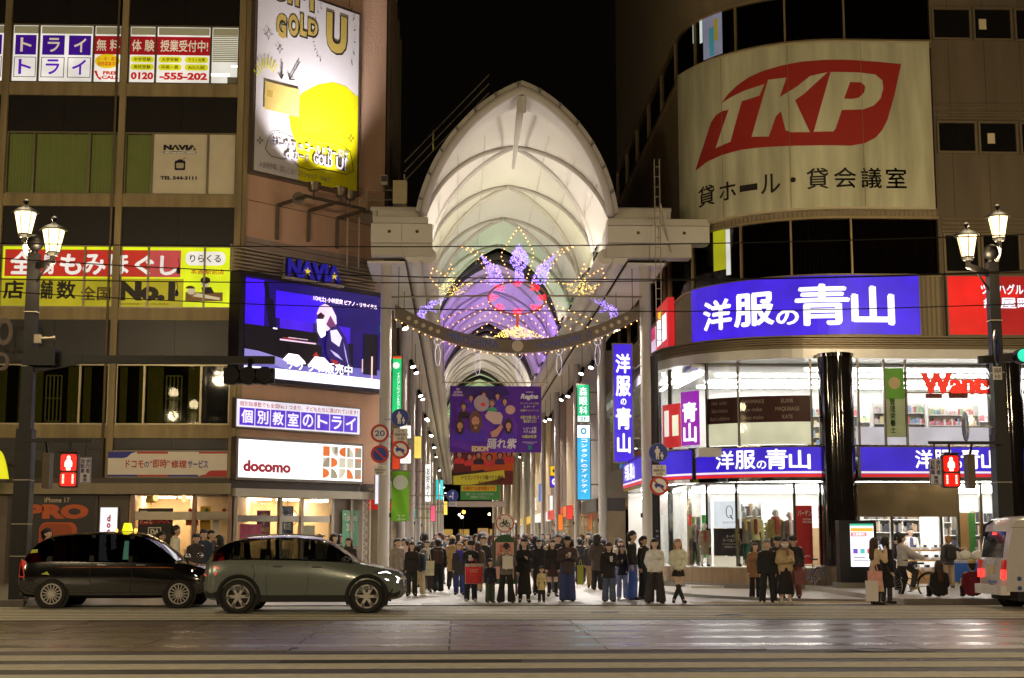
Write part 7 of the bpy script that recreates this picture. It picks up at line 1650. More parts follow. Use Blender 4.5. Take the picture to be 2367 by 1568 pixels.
def make_car(name, lab, loc, sc, st, paint, cab, ws, roofm, wheels, wr, spokes, style, bodyk=5, pillars=(), arch_clad=None):
    """cab=(x0,x1) cabin along the body, ws=(cowl x, roof front x), wheels=(rear x, front x)"""
    o = root(name, lab, 'car', loc); o.scale = (sc, sc, sc)
    c = Car(st); n = len(c.x)-1
    b = c.surf(0, n, 0, 5); i_r, i_f = c.idx(cab[0]), c.idx(cab[1])
    f = c.surf(i_f, n, 5, 9); r = c.surf(0, i_r, 5, 9)
    for q in (f, r): b.add(q.v, q.f)
    for e in (0, n):
        R_ = c.ring(e); p = [(c.x[e], y, z) for y, z in R_]+[(c.x[e], -y, z) for y, z in R_[::-1]][1:-1]; b.add(p, [tuple(range(len(p)))])
    b.build('body', paint, o, smooth=35, local=True)
    i_w = c.idx(ws[1]); i_b = c.idx(ws[2])
    g = c.surf(i_r, i_f, 5, 7); g.build('side_glass', cabdark if 'taxi' in name else cabglass, o, smooth=35, local=True)
    c.surf(i_w, i_f, 7, 9).build('windscreen', cabdark if 'taxi' in name else cabglass, o, smooth=35, local=True)
    c.surf(i_r, i_b, 7, 9).build('rear_screen', carglass, o, smooth=35, local=True)
    c.surf(i_b, i_w, 7, 9).build('roof', roofm, o, smooth=35, local=True)
    for sx_ in (-.55, .35):
        for sy_ in (-.36, .36): MB().hexa([(sx_-.2, sy_-.22, .35), (sx_+.25, sy_-.22, .35), (sx_+.25, sy_+.22, .35), (sx_-.2, sy_+.22, .35), (sx_-.38, sy_-.2, 1.05), (sx_-.24, sy_-.2, 1.05), (sx_-.24, sy_+.2, 1.05), (sx_-.38, sy_+.2, 1.05)]).box(sx_-.36, sx_-.26, sy_-.11, sy_+.11, 1.06, 1.26).build('seat', archm, o, local=True)
    for (x, w) in pillars:
        pad(c, o, 'pillar', [(x-w, c.c[1][c.idx(x)]+.02), (x+w, c.c[1][c.idx(x)]+.02), (x+w*.9, c.c[2][c.idx(x)]-.06), (x-w*.9, c.c[2][c.idx(x)]-.06)], archm)
    for x in wheels:
        yo = c.side(x, wr)
        for sg in (-1, 1):
            MB().lathe((x, sg*(yo+.002)-.006, wr), [(wr*1.16, 0), (wr*1.16, .012)], 32, axis='y').build('wheel_well', archm, o, local=True)
            if arch_clad: MB().tube([(x+wr*1.2*math.cos(R(a)), sg*(yo+.012), wr+wr*1.2*math.sin(R(a))) for a in range(-24, 205, 12)], .045, 6).build('arch_cladding', arch_clad, o, smooth=40, local=True)
            wheel(o, x, sg*(yo-.05), wr, spokes, sg, style)
    return o, c
# ---- green hatchback (length 4.05, nose to +x)
gp = mat('grey_green_paint', rgb(118, 126, 121), .22, .25, var=.12, scale=30, coat=.8)
bp_ = mat('black_paint', (.008, .007, .007), .12, var=.2, scale=2, coat=1., spec=.6)
ax = .02
fit_st = [(-2.02, .42, .80, .82, .55, .60, .58, .50), (-1.97, .32, .92, 1.0, .74, .78, .74, .55), (-1.8, .26, 1.02, 1.24, .80, .84, .79, .56), (-1.5, .24, 1.05, 1.43, .82, .855, .81, .57), (-1.1, .22, 1.055, 1.51, .83, .86, .82, .58), (-.4, .22, 1.045, 1.54, .83, .86, .82, .60), (.2, .22, 1.03, 1.50, .83, .86, .82, .59), (.5, .22, 1.02, 1.40, .83, .86, .81, .58), (.85, .22, 1.0, 1.17, .83, .86, .79, .57), (1.1, .23, .98, 1.01, .83, .855, .77, .58), (1.5, .25, .90, .925, .81, .84, .73, .55), (1.8, .27, .84, .86, .78, .82, .7, .5), (1.95, .3, .78, .80, .72, .76, .64, .45), (2.03, .38, .62, .64, .62, .66, .55, .4)]
fx = (float(aY(550, 1400, 32.7)[0])+float(aY(850, 1400, 32.7)[0]))/2
car, c = make_car('hatchback_car', 'grey green compact hatchback with black wheel arches driving right', (fx, 33.55, 0), 1.115, fit_st, gp, (-1.84, 1.1), (1.1, .3, -1.5), bp_, (-1.28, 1.28), .335, 6, 0, pillars=((-.72, .04), (.04, .05), (-1.35, .07)), arch_clad=archm)
pad(c, car, 'sill_cladding', [(-.9, .24), (.9, .24), (.9, .36), (-.9, .36)], archm); pad(c, car, 'rear_cladding', [(-1.95, .32), (-1.7, .3), (-1.66, .44), (-1.95, .46)], archm); pad(c, car, 'front_cladding', [(1.68, .3), (1.9, .32), (1.9, .42), (1.66, .42)], archm)
seam = mat('seam_dark', (.01, .01, .01), .6)
line_on(c, car, 'door_seam', [(-.72, .36), (-.74, .7), (-.72, 1.02)], .006, seam); line_on(c, car, 'door_seam', [(.06, .36), (.1, .7), (.06, 1.0)], .006, seam); line_on(c, car, 'door_seam', [(.98, .36), (1.03, .6), (.98, .96)], .006, seam); line_on(c, car, 'door_seam', [(-1.0, .62), (-.96, .8), (-1.02, .96)], .006, seam)
line_on(c, car, 'door_handle', [(-.6, .93), (-.42, .93)], .016, gp, off=.012); line_on(c, car, 'door_handle', [(.18, .92), (.36, .92)], .016, gp, off=.012)
line_on(c, car, 'belt_trim', [(-1.5, 1.06), (-.5, 1.055), (.4, 1.03), (1.05, .99)], .008, mat('chrome_trim', (.5, .5, .5), .2, 1.))
pad(c, car, 'headlight', [(1.5, .80), (1.66, .83), (1.92, .70), (1.9, .6), (1.66, .66)], lit(255, 252, 250, 7.)); pad(c, car, 'headlight_surround', [(1.4, .82), (1.64, .86), (1.95, .7), (1.94, .56), (1.6, .62)], archm, off=.002)
pad(c, car, 'tail_light', [(-1.96, .74), (-1.74, .76), (-1.68, .9), (-1.8, .94), (-1.95, .84)], lit(255, 30, 24, 1.6))
pad(c, car, 'fog_grille', [(1.72, .34), (1.93, .36), (1.95, .5), (1.78, .48)], archm)
for sg in (-1, 1):
    y = c.side(.85, 1.0); MB().ball((.85, sg*(y+.1), 1.06), .1, 10, sc=(.9, .8, .65)).build('wing_mirror', bp_, car, smooth=True, local=True); MB().bar((.85, sg*(y-.02), 1.0), (.85, sg*(y+.06), 1.03), .04).build('mirror_stalk', archm, car, local=True)
    MB().tube([(-1.2, sg*.5, 1.535), (-.4, sg*.53, 1.565), (.3, sg*.52, 1.535)], .014, 5).build('roof_rail', rimm, car, local=True)
# driver seen through the window: pale window patch comes from the shop behind, seats inside
for x in (.1, .95): pass
# ---- black taxi
tx_st = [(-2.14, .42, .82, .85, .6, .64, .6, .5), (-2.1, .3, .90, 1.0, .74, .78, .74, .56), (-1.95, .26, .97, 1.2, .79, .82, .79, .6), (-1.7, .24, .99, 1.46, .81, .835, .81, .62), (-1.35, .23, 1.0, 1.58, .82, .84, .82, .63), (-.2, .22, .99, 1.64, .82, .84, .82, .65), (.35, .22, .98, 1.61, .82, .84, .82, .64), (.7, .22, .98, 1.46, .82, .84, .81, .62), (1.05, .23, .97, 1.2, .82, .84, .79, .6), (1.3, .24, .96, 1.0, .82, .84, .77, .6), (1.65, .25, .91, .935, .81, .83, .74, .56), (1.95, .28, .82, .85, .75, .79, .68, .5), (2.12, .36, .66, .68, .62, .66, .56, .42)]
fx = (float(aY(122, 1400, 34.95)[0])+float(aY(415, 1400, 34.95)[0]))/2
taxi, c = make_car('taxi', 'black cab style taxi with yellow roof lamp behind the green hatchback', (fx, 35.75, 0), 1.10, tx_st, bp_, (-2.0, 1.3), (1.3, .42, -1.72), bp_, (-1.36, 1.36), .32, 15, 1, pillars=((-.55, .05), (.28, .05), (-1.45, .06)))
line_on(c, taxi, 'side_stripe', [(-2.0, .86), (-1, .88), (0, .885), (1, .88), (1.7, .84)], .007, mat('orange_pinstripe', rgb(190, 100, 44), .4))
for pts in ([(-.55, .3), (-.57, .7), (-.55, .97)], [(.3, .3), (.34, .7), (.3, .96)], [(1.12, .4), (1.16, .7), (1.12, .98)], [(-1.0, .66), (-.98, .9), (-1.02, 1.03)]): line_on(c, taxi, 'door_seam', pts, .006, seam)
chrome_ = mat('chrome_trim', (.5, .5, .5), .2, 1.)
for x in (-.42, .42): line_on(c, taxi, 'door_handle', [(x, .93), (x+.2, .93)], .016, chrome_, off=.012)
pad(c, taxi, 'tail_light', [(-2.08, .68), (-1.97, .66), (-1.94, 1.0), (-2.04, 1.06), (-2.1, .95)], mat('tail_red', rgb(150, 16, 14), .25, em=rgb(200, 20, 14), es=.35)); pad(c, taxi, 'headlight', [(1.6, .82), (1.9, .84), (2.06, .7), (1.96, .64), (1.7, .7)], lit(255, 250, 244, 8.)); pad(c, taxi, 'sticker', [(-1.9, 1.18), (-1.72, 1.2), (-1.74, 1.27), (-1.88, 1.26)], pnt(200, 214, 70)); pad(c, taxi, 'sticker', [(-1.6, .74), (-1.42, .72), (-1.48, .8)], pnt(200, 214, 70)); pad(c, taxi, 'window_notice', [(.12, 1.05), (.24, 1.05), (.22, 1.45), (.13, 1.45)], pnt(70, 160, 160), sgs=(-1,), off=.02)
for sg in (-1, 1):
    y = c.side(1.0, 1.04); MB().ball((1.5, sg*(y+.03), 1.12), .09, 10, sc=(.9, .9, .7)).build('wing_mirror', chrome_, taxi, smooth=True, local=True); MB().bar((1.5, sg*(y-.1), .96), (1.5, sg*(y+.0), 1.08), .03).build('mirror_stalk', archm, taxi, local=True)
MB().hexa([(-.06, -.2, 1.66), (.1, -.2, 1.66), (.1, .2, 1.66), (-.06, .2, 1.66), (-.03, -.14, 1.84), (.07, -.14, 1.84), (.07, .14, 1.84), (-.03, .14, 1.84)]).build('roof_lamp', lit(226, 216, 30, 1.6), taxi, local=True)
for x in (-.2, .22): MB().ball((x, -.1, 1.68), .035, 8).build('marker_lamp', lit(255, 170, 60, 5.), taxi, local=True)
# ---- white van at the right edge (rear to the left)
vx = float(aY(2322, 1380, 33.5)[0])
van = root('white_van', 'white van cut by the right edge, glowing red tail lights and dark rear window', 'van', (vx, 33.45+.85, 0))
vp = mat('van_white', rgb(206, 200, 200), .3, var=.08, scale=6, coat=.6); vs_ = mat('van_side', rgb(176, 160, 132), .4, var=.1)
prof_ = [(0, .42), (.02, 1.0), (.10, 1.5), (.2, 1.95), (.32, 2.1), (.7, 2.18), (4.0, 2.16), (4.4, 1.4), (4.75, 1.0), (4.8, .42)]
def vsec(t, w): return w
mb = MB(); W2 = .85
rings = [(0.0, .0), (.06, .05)]
def ringv(k): # inset rounded edges across the width
    return [(x+(.04 if i < 5 and k else 0), z-(.05*k if z > 1.9 else 0)) for i, (x, z) in enumerate(prof_)]
secs = [(-W2, 1), (-W2+.06, .25), (-W2+.16, 0), (W2-.16, 0), (W2-.06, .25), (W2, 1)]
n = len(prof_); vs2 = []
for y, k in secs: vs2 += [(x, y, z) for x, z in ringv(k)]
mb.add(vs2, [(a*n+b, a*n+b+1, (a+1)*n+b+1, (a+1)*n+b) for a in range(5) for b in range(n-1)]+[tuple(range(n)), tuple(5*n+k for k in range(n))])
mb.build('body', vp, van, smooth=40, local=True)
# rear window, lights, plate, bumper on the sloped rear
def rear(y0, y1, z0, z1, name, m, d=.02, rr=None):
    xz = lambda z: float(np.interp(z, [p[1] for p in prof_[:5]], [p[0] for p in prof_[:5]]))
    p = [(xz(z)-d, y, z) for y, z in ((y0, z0), (y1, z0), (y1, z1), (y0, z1))]; q = [(x+d+.02, y, z) for x, y, z in p]
    MB().hexa([p[0], p[1], q[1], q[0], p[3], p[2], q[2], q[3]]).build(name, m, van, local=True)
rear(-.66, .66, 1.2, 1.82, 'rear_window', carglass); rear(-.12, .12, 1.74, 1.79, 'brake_lamp', lit(255, 30, 24, 3.), .035)
rear(-.84, -.66, .72, .92, 'tail_light', lit(255, 40, 34, 3.4), .03); rear(.66, .84, .72, .92, 'tail_light', lit(255, 40, 34, 3.4), .03); rear(-.84, -.68, .93, 1.15, 'tail_lens', mat('tail_red', rgb(150, 16, 14), .25), .03); rear(.68, .84, .93, 1.15, 'tail_lens', mat('tail_red', rgb(150, 16, 14), .25), .03)
rear(-.2, .2, .82, 1.02, 'number_plate', mat('plate_yellow', rgb(216, 200, 150), .5), .03); rear(-.3, .3, 1.06, 1.11, 'tailgate_handle', chrome_, .04); rear(-.35, .2, .6, .66, 'rear_lettering', pnt(110, 130, 190), .012)
MB().box(-.1, .12, -.84, .84, .34, .56).build('bumper', mat('van_bumper', rgb(226, 222, 220), .35), van, local=True)
MB().tube([(.3, .5, 2.08), (.12, .62, 1.96), (.1, .66, 1.7)], .03, 5).build('rear_underview_mirror', archm, van, local=True)
MB().box(-.02, .06, -.1, .1, .56, .58).build('bumper_slot', archm, van, local=True)
# side window, red lettering strip, blue and red dots
MB().prism(rrect((.75, 2.2, 1.22, 1.82), .08), -.852-.008, -.852).build('side_window', carglass, van, local=True); MB().prism(rrect((.5, 3.4, .95, 1.07), .04), -.852-.006, -.852).build('side_lettering', pnt(110, 30, 26), van, local=True); MB().prism(rrect((.3, 4.2, .2, .42), .04), -.84, .84).build('underbody', archm, van, local=True)
MB().box(.2, 4.3, -.856, -.852, 1.9, 1.915).build('roof_gutter', pnt(150, 140, 120), van, local=True)
for i, (x, z, m_) in enumerate(((.35, .72, 1), (.75, .72, 1), (.55, .6, 0), (.35, .5, 1), (.8, .48, 1), (1.1, .66, 0))): MB().prism([(x+.055*math.cos(R(a)), z+.055*math.sin(R(a))) for a in range(0, 360, 30)], -.858, -.852).build('side_dot', pnt(40, 80, 150) if m_ else pnt(170, 50, 40), van, local=True)
for x in (.82, 3.6):
    for sg in (-1, 1): MB().lathe((x, sg*.856-.01, .32), [(.39, 0), (.39, .02)], 28, axis='y').build('wheel_well', archm, van, local=True); wheel(van, x, sg*(.78), .32, 6, sg, 0)
l = bpy.data.lights.new('head', 'SPOT'); l.energy = 60; l.spot_size = R(70); l.color = (1, .95, .9)
for cobj, hx in ((car, 1.95), (taxi, 2.05)):
    for sg in (-1, 1):
        lo = bpy.data.objects.new('headlamp_beam', l); COL.objects.link(lo); lo.parent = cobj; lo.location = (hx+.12, sg*.6, .68); lo.rotation_euler = (Vector((1, 0, -.12))).to_track_quat('-Z', 'Y').to_euler()
# ============================================================ people (smoothly blended bodies, polygonised)
def nets(d, org, h):
    """surface of the zero level of a sampled field: vertices, quads"""
    nx, ny, nz = d.shape; s = d < 0
    c = lambda a, i, j, k: a[i:nx-1+i, j:ny-1+j, k:nz-1+k]
    cnt = sum(c(s, i, j, k).astype(np.int8) for i in (0, 1) for j in (0, 1) for k in (0, 1))
    act = (cnt > 0) & (cnt < 8)
    I = np.argwhere(act)
    if not len(I): return np.zeros((0, 3)), np.zeros((0, 4), int)
    idx = -np.ones(act.shape, int); idx[tuple(I.T)] = np.arange(len(I))
    acc = np.zeros((len(I), 3)); n = np.zeros(len(I))
    corners = [(0, 0, 0), (1, 0, 0), (0, 1, 0), (1, 1, 0), (0, 0, 1), (1, 0, 1), (0, 1, 1), (1, 1, 1)]
    val = [d[tuple((I+np.array(q)).T)] for q in corners]
    for a in range(8):
        for b in range(a+1, 8):
            if sum(x != y for x, y in zip(corners[a], corners[b])) != 1: continue
            va, vb = val[a], val[b]; m = (va < 0) != (vb < 0); t = np.where(m, va/np.where(m, va-vb, 1), 0)
            p = np.array(corners[a])[None]+t[:, None]*(np.array(corners[b])-np.array(corners[a]))[None]
            acc += p*m[:, None]; n += m
    V = (I+acc/n[:, None])*h+org
    Q = []
    for ax_, (u, v) in ((0, (1, 2)), (1, (2, 0)), (2, (0, 1))):
        sl0 = [slice(None)]*3; sl1 = [slice(None)]*3; sl0[ax_] = slice(0, -1); sl1[ax_] = slice(1, None)
        m = s[tuple(sl0)] != s[tuple(sl1)]; E_ = np.argwhere(m); fl = s[tuple(sl0)][tuple(E_.T)]
        ok = (E_[:, u] > 0) & (E_[:, v] > 0) & (E_[:, u] < d.shape[u]-1) & (E_[:, v] < d.shape[v]-1); E_ = E_[ok]; fl = fl[ok]
        def cell(du, dv): q = E_.copy(); q[:, u] -= du; q[:, v] -= dv; return idx[tuple(q.T)]
        q = np.stack([cell(1, 1), cell(0, 1), cell(0, 0), cell(1, 0)], 1); q[fl == False] = q[fl == False][:, ::-1]; Q.append(q)
    return V, np.concatenate(Q)
def field(prims, P, k):
    d = None
    for (a, b, ra, rb, sy) in prims:
        a, b = np.array(a, np.float32), np.array(b, np.float32); s_ = np.array([1, sy, 1], np.float32)
        Pa = (P-a)*s_; ab = (b-a)*s_; L = float(ab @ ab)
        t = np.clip((Pa @ ab)/L, 0, 1) if L > 1e-9 else np.zeros(len(P), np.float32)
        di = np.sqrt(((Pa-t[:, None]*ab)**2).sum(1))-(ra+(rb-ra)*t)
        if d is None: d = di
        else: h_ = np.clip(.5+.5*(d-di)/k, 0, 1); d = d+(di-d)*h_-k*h_*(1-h_)
    return d
def shape_sdf(prims, h, k=.03, infl=0., clips=()):
    pts = np.array([p for q in prims for p in (q[0], q[1])]); rm = max(max(q[2], q[3]) for q in prims)+abs(infl)+2.5*h
    lo, hi = pts.min(0)-rm, pts.max(0)+rm; n = np.ceil((hi-lo)/h).astype(int)+1
    g = np.stack(np.meshgrid(*[lo[i]+h*np.arange(n[i]) for i in range(3)], indexing='ij'), -1).reshape(-1, 3).astype(np.float32)
    d = field(prims, g, k)-infl
    for c in clips: d = np.maximum(d, c(g))
    return nets(d.reshape(n), lo, h)
def sdf_obj(name, prims, h, m, parent, k=.03, infl=0., clips=(), extra=None):
    V, Q = shape_sdf(prims, h, k, infl, clips)
    if not len(V): return None
    vs = V.tolist(); fs = Q.tolist()
    if extra is not None: b = len(vs); vs += extra.v; fs += [tuple(i+b for i in f) for f in extra.f]
    me = bpy.data.meshes.new(name); me.from_pydata(vs, [], fs); me.materials.append(m); me.polygons.foreach_set('use_smooth', [True]*len(me.polygons)); me.update()
    o = bpy.data.objects.new(name, me); COL.objects.link(o); o.parent = parent; return o
skinm = mat('skin', (.62, .42, .31), .55, var=.1, scale=20); skin2 = mat('skin_pale', (.72, .52, .42), .55, var=.1, scale=20)
def cloth_m(r, g, b, rough=.85): return mat('fabric_%d_%d_%d_%d' % (r, g, b, rough*100), rgb(min(230, r*1.22+4), min(230, g*1.22+4), min(230, b*1.22+4)), rough, var=.42, scale=9, bump=1., bscale=11)
eyem = mat('eye_dark', (.012, .009, .008), .3, var=0); lipm = mat('lip', (.30, .10, .09), .5, var=0); maskm = mat('mask_white', (.7, .7, .72), .8, var=.05)
HAIR = {'black': (20, 15, 14), 'brown': (62, 38, 26), 'blond': (168, 118, 66), 'grey': (120, 112, 104), 'white': (190, 180, 160)}
def person(lab, loc, H, face=0., arms=('down', 'down'), legs='stand', hair='short', hc='black', top=((30, 28, 32), .82, .03), bottom=('trousers', (26, 24, 28), .085, .075), shoes=(24, 22, 22), female=False,
           look=0., nod=0., mask=False, hat=None, collar=None, inner=None, group=None, h=.019, glasses=False, boots=None, scarf=None, backpack=None, name='person', mannequin=None, base=None, child=False):
    rt = root(name, lab, 'person' if not mannequin else 'mannequin', loc, rz=face, group=group); s = H/1.7; rt.scale = (s, s, s)
    hd = 1.26 if child else 1.09
    sw = .15 if female else .175; hw_ = .09
    hip = [np.array((sg*hw_, 0, .90)) for sg in (-1, 1)]; dz = 0.
    if legs == 'stand': kn = [(-.10, -.01, .49), (.10, -.01, .49)]; an = [(-.11, .02, .08), (.11, .02, .08)]; toe = [(-.14, -.14, .035), (.14, -.14, .035)]
    elif legs == 'wide': kn = [(-.13, -.01, .49), (.13, -.01, .49)]; an = [(-.16, .02, .08), (.16, .02, .08)]; toe = [(-.2, -.14, .035), (.2, -.14, .035)]
    elif legs == 'walk': kn = [(-.09, -.16, .50), (.09, .02, .48)]; an = [(-.09, -.22, .09), (.09, .28, .14)]; toe = [(-.1, -.38, .05), (.1, .16, .04)]
    elif legs == 'cross': kn = [(-.03, -.04, .49), (.04, .0, .49)]; an = [(.12, -.06, .08), (-.13, .02, .08)]; toe = [(.15, -.22, .035), (-.16, -.13, .035)]
    elif legs == 'sit': dz = -.76; kn = [(-.16, -.40, .44), (.16, -.40, .44)]; an = [(-.13, -.5, .08), (.13, -.5, .08)]; toe = [(-.14, -.66, .035), (.14, -.66, .035)]
    elif legs == 'ride': dz = .06; kn = [(-.1, -.34, .72), (.1, -.12, .55)]; an = [(-.11, -.24, .34), (.16, .0, .08)]; toe = [(-.11, -.4, .3), (.2, -.15, .035)]
    up = lambda p: np.array((p[0], p[1], p[2]+dz))
    hip = [up(p) for p in hip]
    sh = [up((-sw, 0, 1.385)), up((sw, 0, 1.385))]
    el, wr, hdir = [], [], []
    for i, a in enumerate(arms):
        sg = -1 if i == 0 else 1
        e, w, d_ = {'down': ((sw+.035, .04, 1.11), (sw+.045, -.02, .87), (0, -.15, -1)), 'pocket': ((sw+.055, .07, 1.12), (sw+.0, -.1, .94), (-.3, -.3, -.9)), 'phone': ((sw+.03, .0, 1.12), (.09, -.27, 1.17), (-.6, -.5, .6)),
                   'front': ((sw+.035, -.0, 1.11), (.06, -.21, .95), (-.8, -.2, -.6)), 'raise': ((sw+.08, -.15, 1.14), (.11, -.24, 1.38), (-.2, -.2, 1)), 'reach': ((sw+.2, -.08, 1.3), (sw+.45, -.12, 1.32), (1, -.2, 0)), 'bag': ((sw+.07, .0, 1.1), (sw+.09, -.1, .88), (0, -.2, -1)),
                   'hold': ((sw+.05, -.08, 1.13), (.03, -.27, 1.14), (-1, -.1, .1)), 'bars': ((sw+.08, -.2, 1.18), (.22, -.46, 1.08), (0, -1, -.3)), 'hug': ((sw+.07, -.06, 1.13), (-.02, -.22, 1.2), (-1, -.1, .2)), 'swing': ((sw+.05, .12, 1.12), (sw+.05, .12, .9), (0, -.3, -1))}[a]
        if a == 'swing': pass
        f_ = lambda p: up((p[0]*sg, p[1], p[2])); el.append(f_(e)); wr.append(f_(w)); hdir.append(Vector((d_[0]*sg, d_[1], d_[2])).normalized())
    # head frame
    piv = up((0, 0, 1.44)); Rh = np.array((Matrix.Rotation(look, 3, 'Z') @ Matrix.Rotation(nod, 3, 'X')))
    hp = lambda p: piv+Rh @ ((np.array(p)-np.array((0, 0, 1.44)))*(hd if p[2] > 1.46 else 1.))
    head = [(hp((0, .012, 1.60)), hp((0, -.005, 1.615)), .088*hd, .088*hd, .92), (hp((0, -.03, 1.56)), hp((0, -.035, 1.52)), .068*hd, .05*hd, .95), (hp((0, -.103, 1.575)), hp((0, -.112, 1.552)), .009*hd, .014*hd, 1.)]
    for sg in (-1, 1): head.append((hp((sg*.086, .01, 1.59)), hp((sg*.088, .012, 1.55)), .014*hd, .012*hd, .6))
    torso = [(up((-.06, 0, .95)), up((.06, 0, .95)), .112, .112, 1.25), (up((0, 0, 1.0)), up((0, 0, 1.14)), .115 if not female else .098, .12 if not female else .098, 1.35), (up((-.045, 0, 1.18)), up((-.06, 0, 1.30)), .1, .104, 1.25), (up((.045, 0, 1.18)), up((.06, 0, 1.30)), .1, .104, 1.25), (sh[0]+np.array((.04, 0, -.02)), sh[1]-np.array((.04, 0, .02)), .07, .07, 1.1)]
    if female: torso += [(up((-.07, -.07, 1.24)), up((.07, -.07, 1.24)), .055, .055, 1.)]
    neck = [(up((0, .01, 1.38)), hp((0, .0, 1.52)), .06, .05, 1.)]
    lg = []; legsd = []
    for i in (0, 1):
        legsd.append((hip[i], np.array(kn[i]), np.array(an[i]), np.array(toe[i]))); lg += [(hip[i], kn[i], .084, .056, 1.), (kn[i], an[i], .055, .036, 1.), (an[i], toe[i], .04, .03, 1.)]
    arm_p = []
    for i in (0, 1): arm_p += [(sh[i], el[i], .05, .04, 1.), (el[i], wr[i], .04, .028, 1.), (wr[i], wr[i]+np.array(hdir[i])*.07, .03, .033, 1.)]
    fing = MB()
    for i in (0, 1):
        d = hdir[i]; p0 = Vector(wr[i])+d*.075; lat = d.cross(Vector((1, 0, .2) if abs(d.x) < .8 else (0, 1, 0))).normalized(); nrm = d.cross(lat)
        for k, (o_, L) in enumerate(((-.028, .07), (-.009, .08), (.01, .075), (.028, .058))):
            a = p0+lat*o_; b = a+d*L*.55; c_ = b+(d*.6+nrm*.5)*L*.5; fing.tube([a-d*.02, b, c_], [.009, .0085, .0065], 5)
        a = Vector(wr[i])+d*.03+lat*-.03; fing.tube([a, a+(d*.5-lat*.8)*.035, a+(d*1.2-lat*.9)*.05], [.011, .0095, .007], 5)
    sk_m = mannequin or (skin2 if female else skinm)
    body = sdf_obj('body', head+torso+neck+lg+arm_p, h, sk_m, rt, k=.028, extra=fing)
    zc = lambda z: (lambda P: P[:, 2]-z); zf = lambda z: (lambda P: z-P[:, 2])
    # --- lower clothing
    if bottom:
        kind, col, r1, r2 = bottom[:4]; m_ = cloth_m(*col)
        if kind in ('trousers', 'shorts'):
            pr = [(up((-.06, 0, .96)), up((.06, 0, .96)), .132, .132, 1.2)]
            for hp_, kk, aa, tt in legsd:
                aa2 = aa+np.array((0, 0, .02)); pr += [(hp_, kk, max(.098, r1), r1, 1.), (kk, aa2 if kind == 'trousers' else kk+(aa2-kk)*.1, r1, r2, 1.)]
            sdf_obj('trousers', pr, h, m_, rt, k=.02, clips=(zc(1.06+dz), (zf(.03) if legs != 'ride' else zf(-9))))
        elif kind == 'skirt':
            hem = bottom[4]
            sdf_obj('skirt', [(up((0, 0, 1.02)), up((0, 0, .92)), .12, .145, 1.2), (up((0, 0, .92)), np.array((0, 0, hem)), .145, r2, 1.12)], h, m_, rt, k=.04, clips=(zc(1.05+dz), zf(hem)))
    # --- shoes
    if shoes and not (mannequin and bottom is None):
        for hp_, kk, aa, tt in legsd:
            z0 = min(aa[2], tt[2])-.035
            pr = [(aa+np.array((0, .035, -.03)), tt+np.array((0, -.01, 0)), .045, .042, 1.)]
            if boots: pr += [(aa, kk+(aa-kk)*(1-boots), .05, .066, 1.)]
            elif bottom and bottom[0] == 'skirt': pr += [(aa, aa+np.array((0, 0, .04)), .044, .046, 1.)]
            sdf_obj('shoe' if not boots else 'boot', pr, h*.9, mat('shoe_%d_%d_%d' % shoes, rgb(*shoes), .4 if boots else .6, var=.15), rt, k=.02, clips=((lambda P, z=z0: z-P[:, 2]),))
    # --- upper clothing
    if top:
        col, hem, inf = top[:3]; m_ = cloth_m(*col); hz = hem+dz if legs != 'sit' else hem+dz
        pr = list(torso)
        if hem < .8 and legs not in ('sit',): pr += [(up((0, 0, 1.05)), np.array((0, 0, hem)), .13, .13+.13*(1.0-hem), 1.2)]
        elif hem < .95: pr += [(up((-.05, 0, 1.05)), up((-.05, 0, hem+.02)), .12, .125, 1.2), (up((.05, 0, 1.05)), up((.05, 0, hem+.02)), .12, .125, 1.2)]
        for i in (0, 1): pr += [(sh[i]-np.array((0, 0, .025)), el[i], .056, .052, 1.), (el[i], wr[i]+(wr[i]-el[i])*.02, .051, .044, 1.)]
        if collar: pr += [(up((0, .015, 1.40)), up((0, .01, 1.455)), .075, .072, 1.)]
        sdf_obj('jacket' if not (len(top) > 3) else top[3], pr, h, m_, rt, k=.02, infl=inf*.62, clips=(zc((1.475 if collar else 1.45)+dz), (lambda P: (P[:, 2]-dz-1.49+.42*np.abs(P[:, 0]))*.92), zf(hz)))
        if inner:
            sdf_obj('shirt', [(up((0, -.105-inf, 1.0)), up((0, -.085-inf, 1.38)), .04, .045, 1.6)], h, cloth_m(*inner), rt, k=.02, infl=.012)
    if scarf: sdf_obj('scarf', [(up((-.06, .0, 1.43)), up((.06, .0, 1.43)), .085, .085, 1.), (up((.05, -.1, 1.4)), up((.06, -.13, 1.15)), .05, .045, 1.)], h, cloth_m(*scarf), rt, k=.03)
    if backpack: sdf_obj('backpack', [(up((-.08, .19, 1.3)), up((-.08, .2, 1.02)), .09, .1, 1.), (up((.08, .19, 1.3)), up((.08, .2, 1.02)), .09, .1, 1.)], h, cloth_m(*backpack), rt, k=.08)
    # --- hair and face
    inv = np.linalg.inv(Rh)
    def hl(P): return ((P-piv) @ inv.T)/hd+np.array((0, 0, 1.44))
    def notface(P): q = hl(P); return -np.maximum(q[:, 1]+.028, q[:, 2]-1.628)
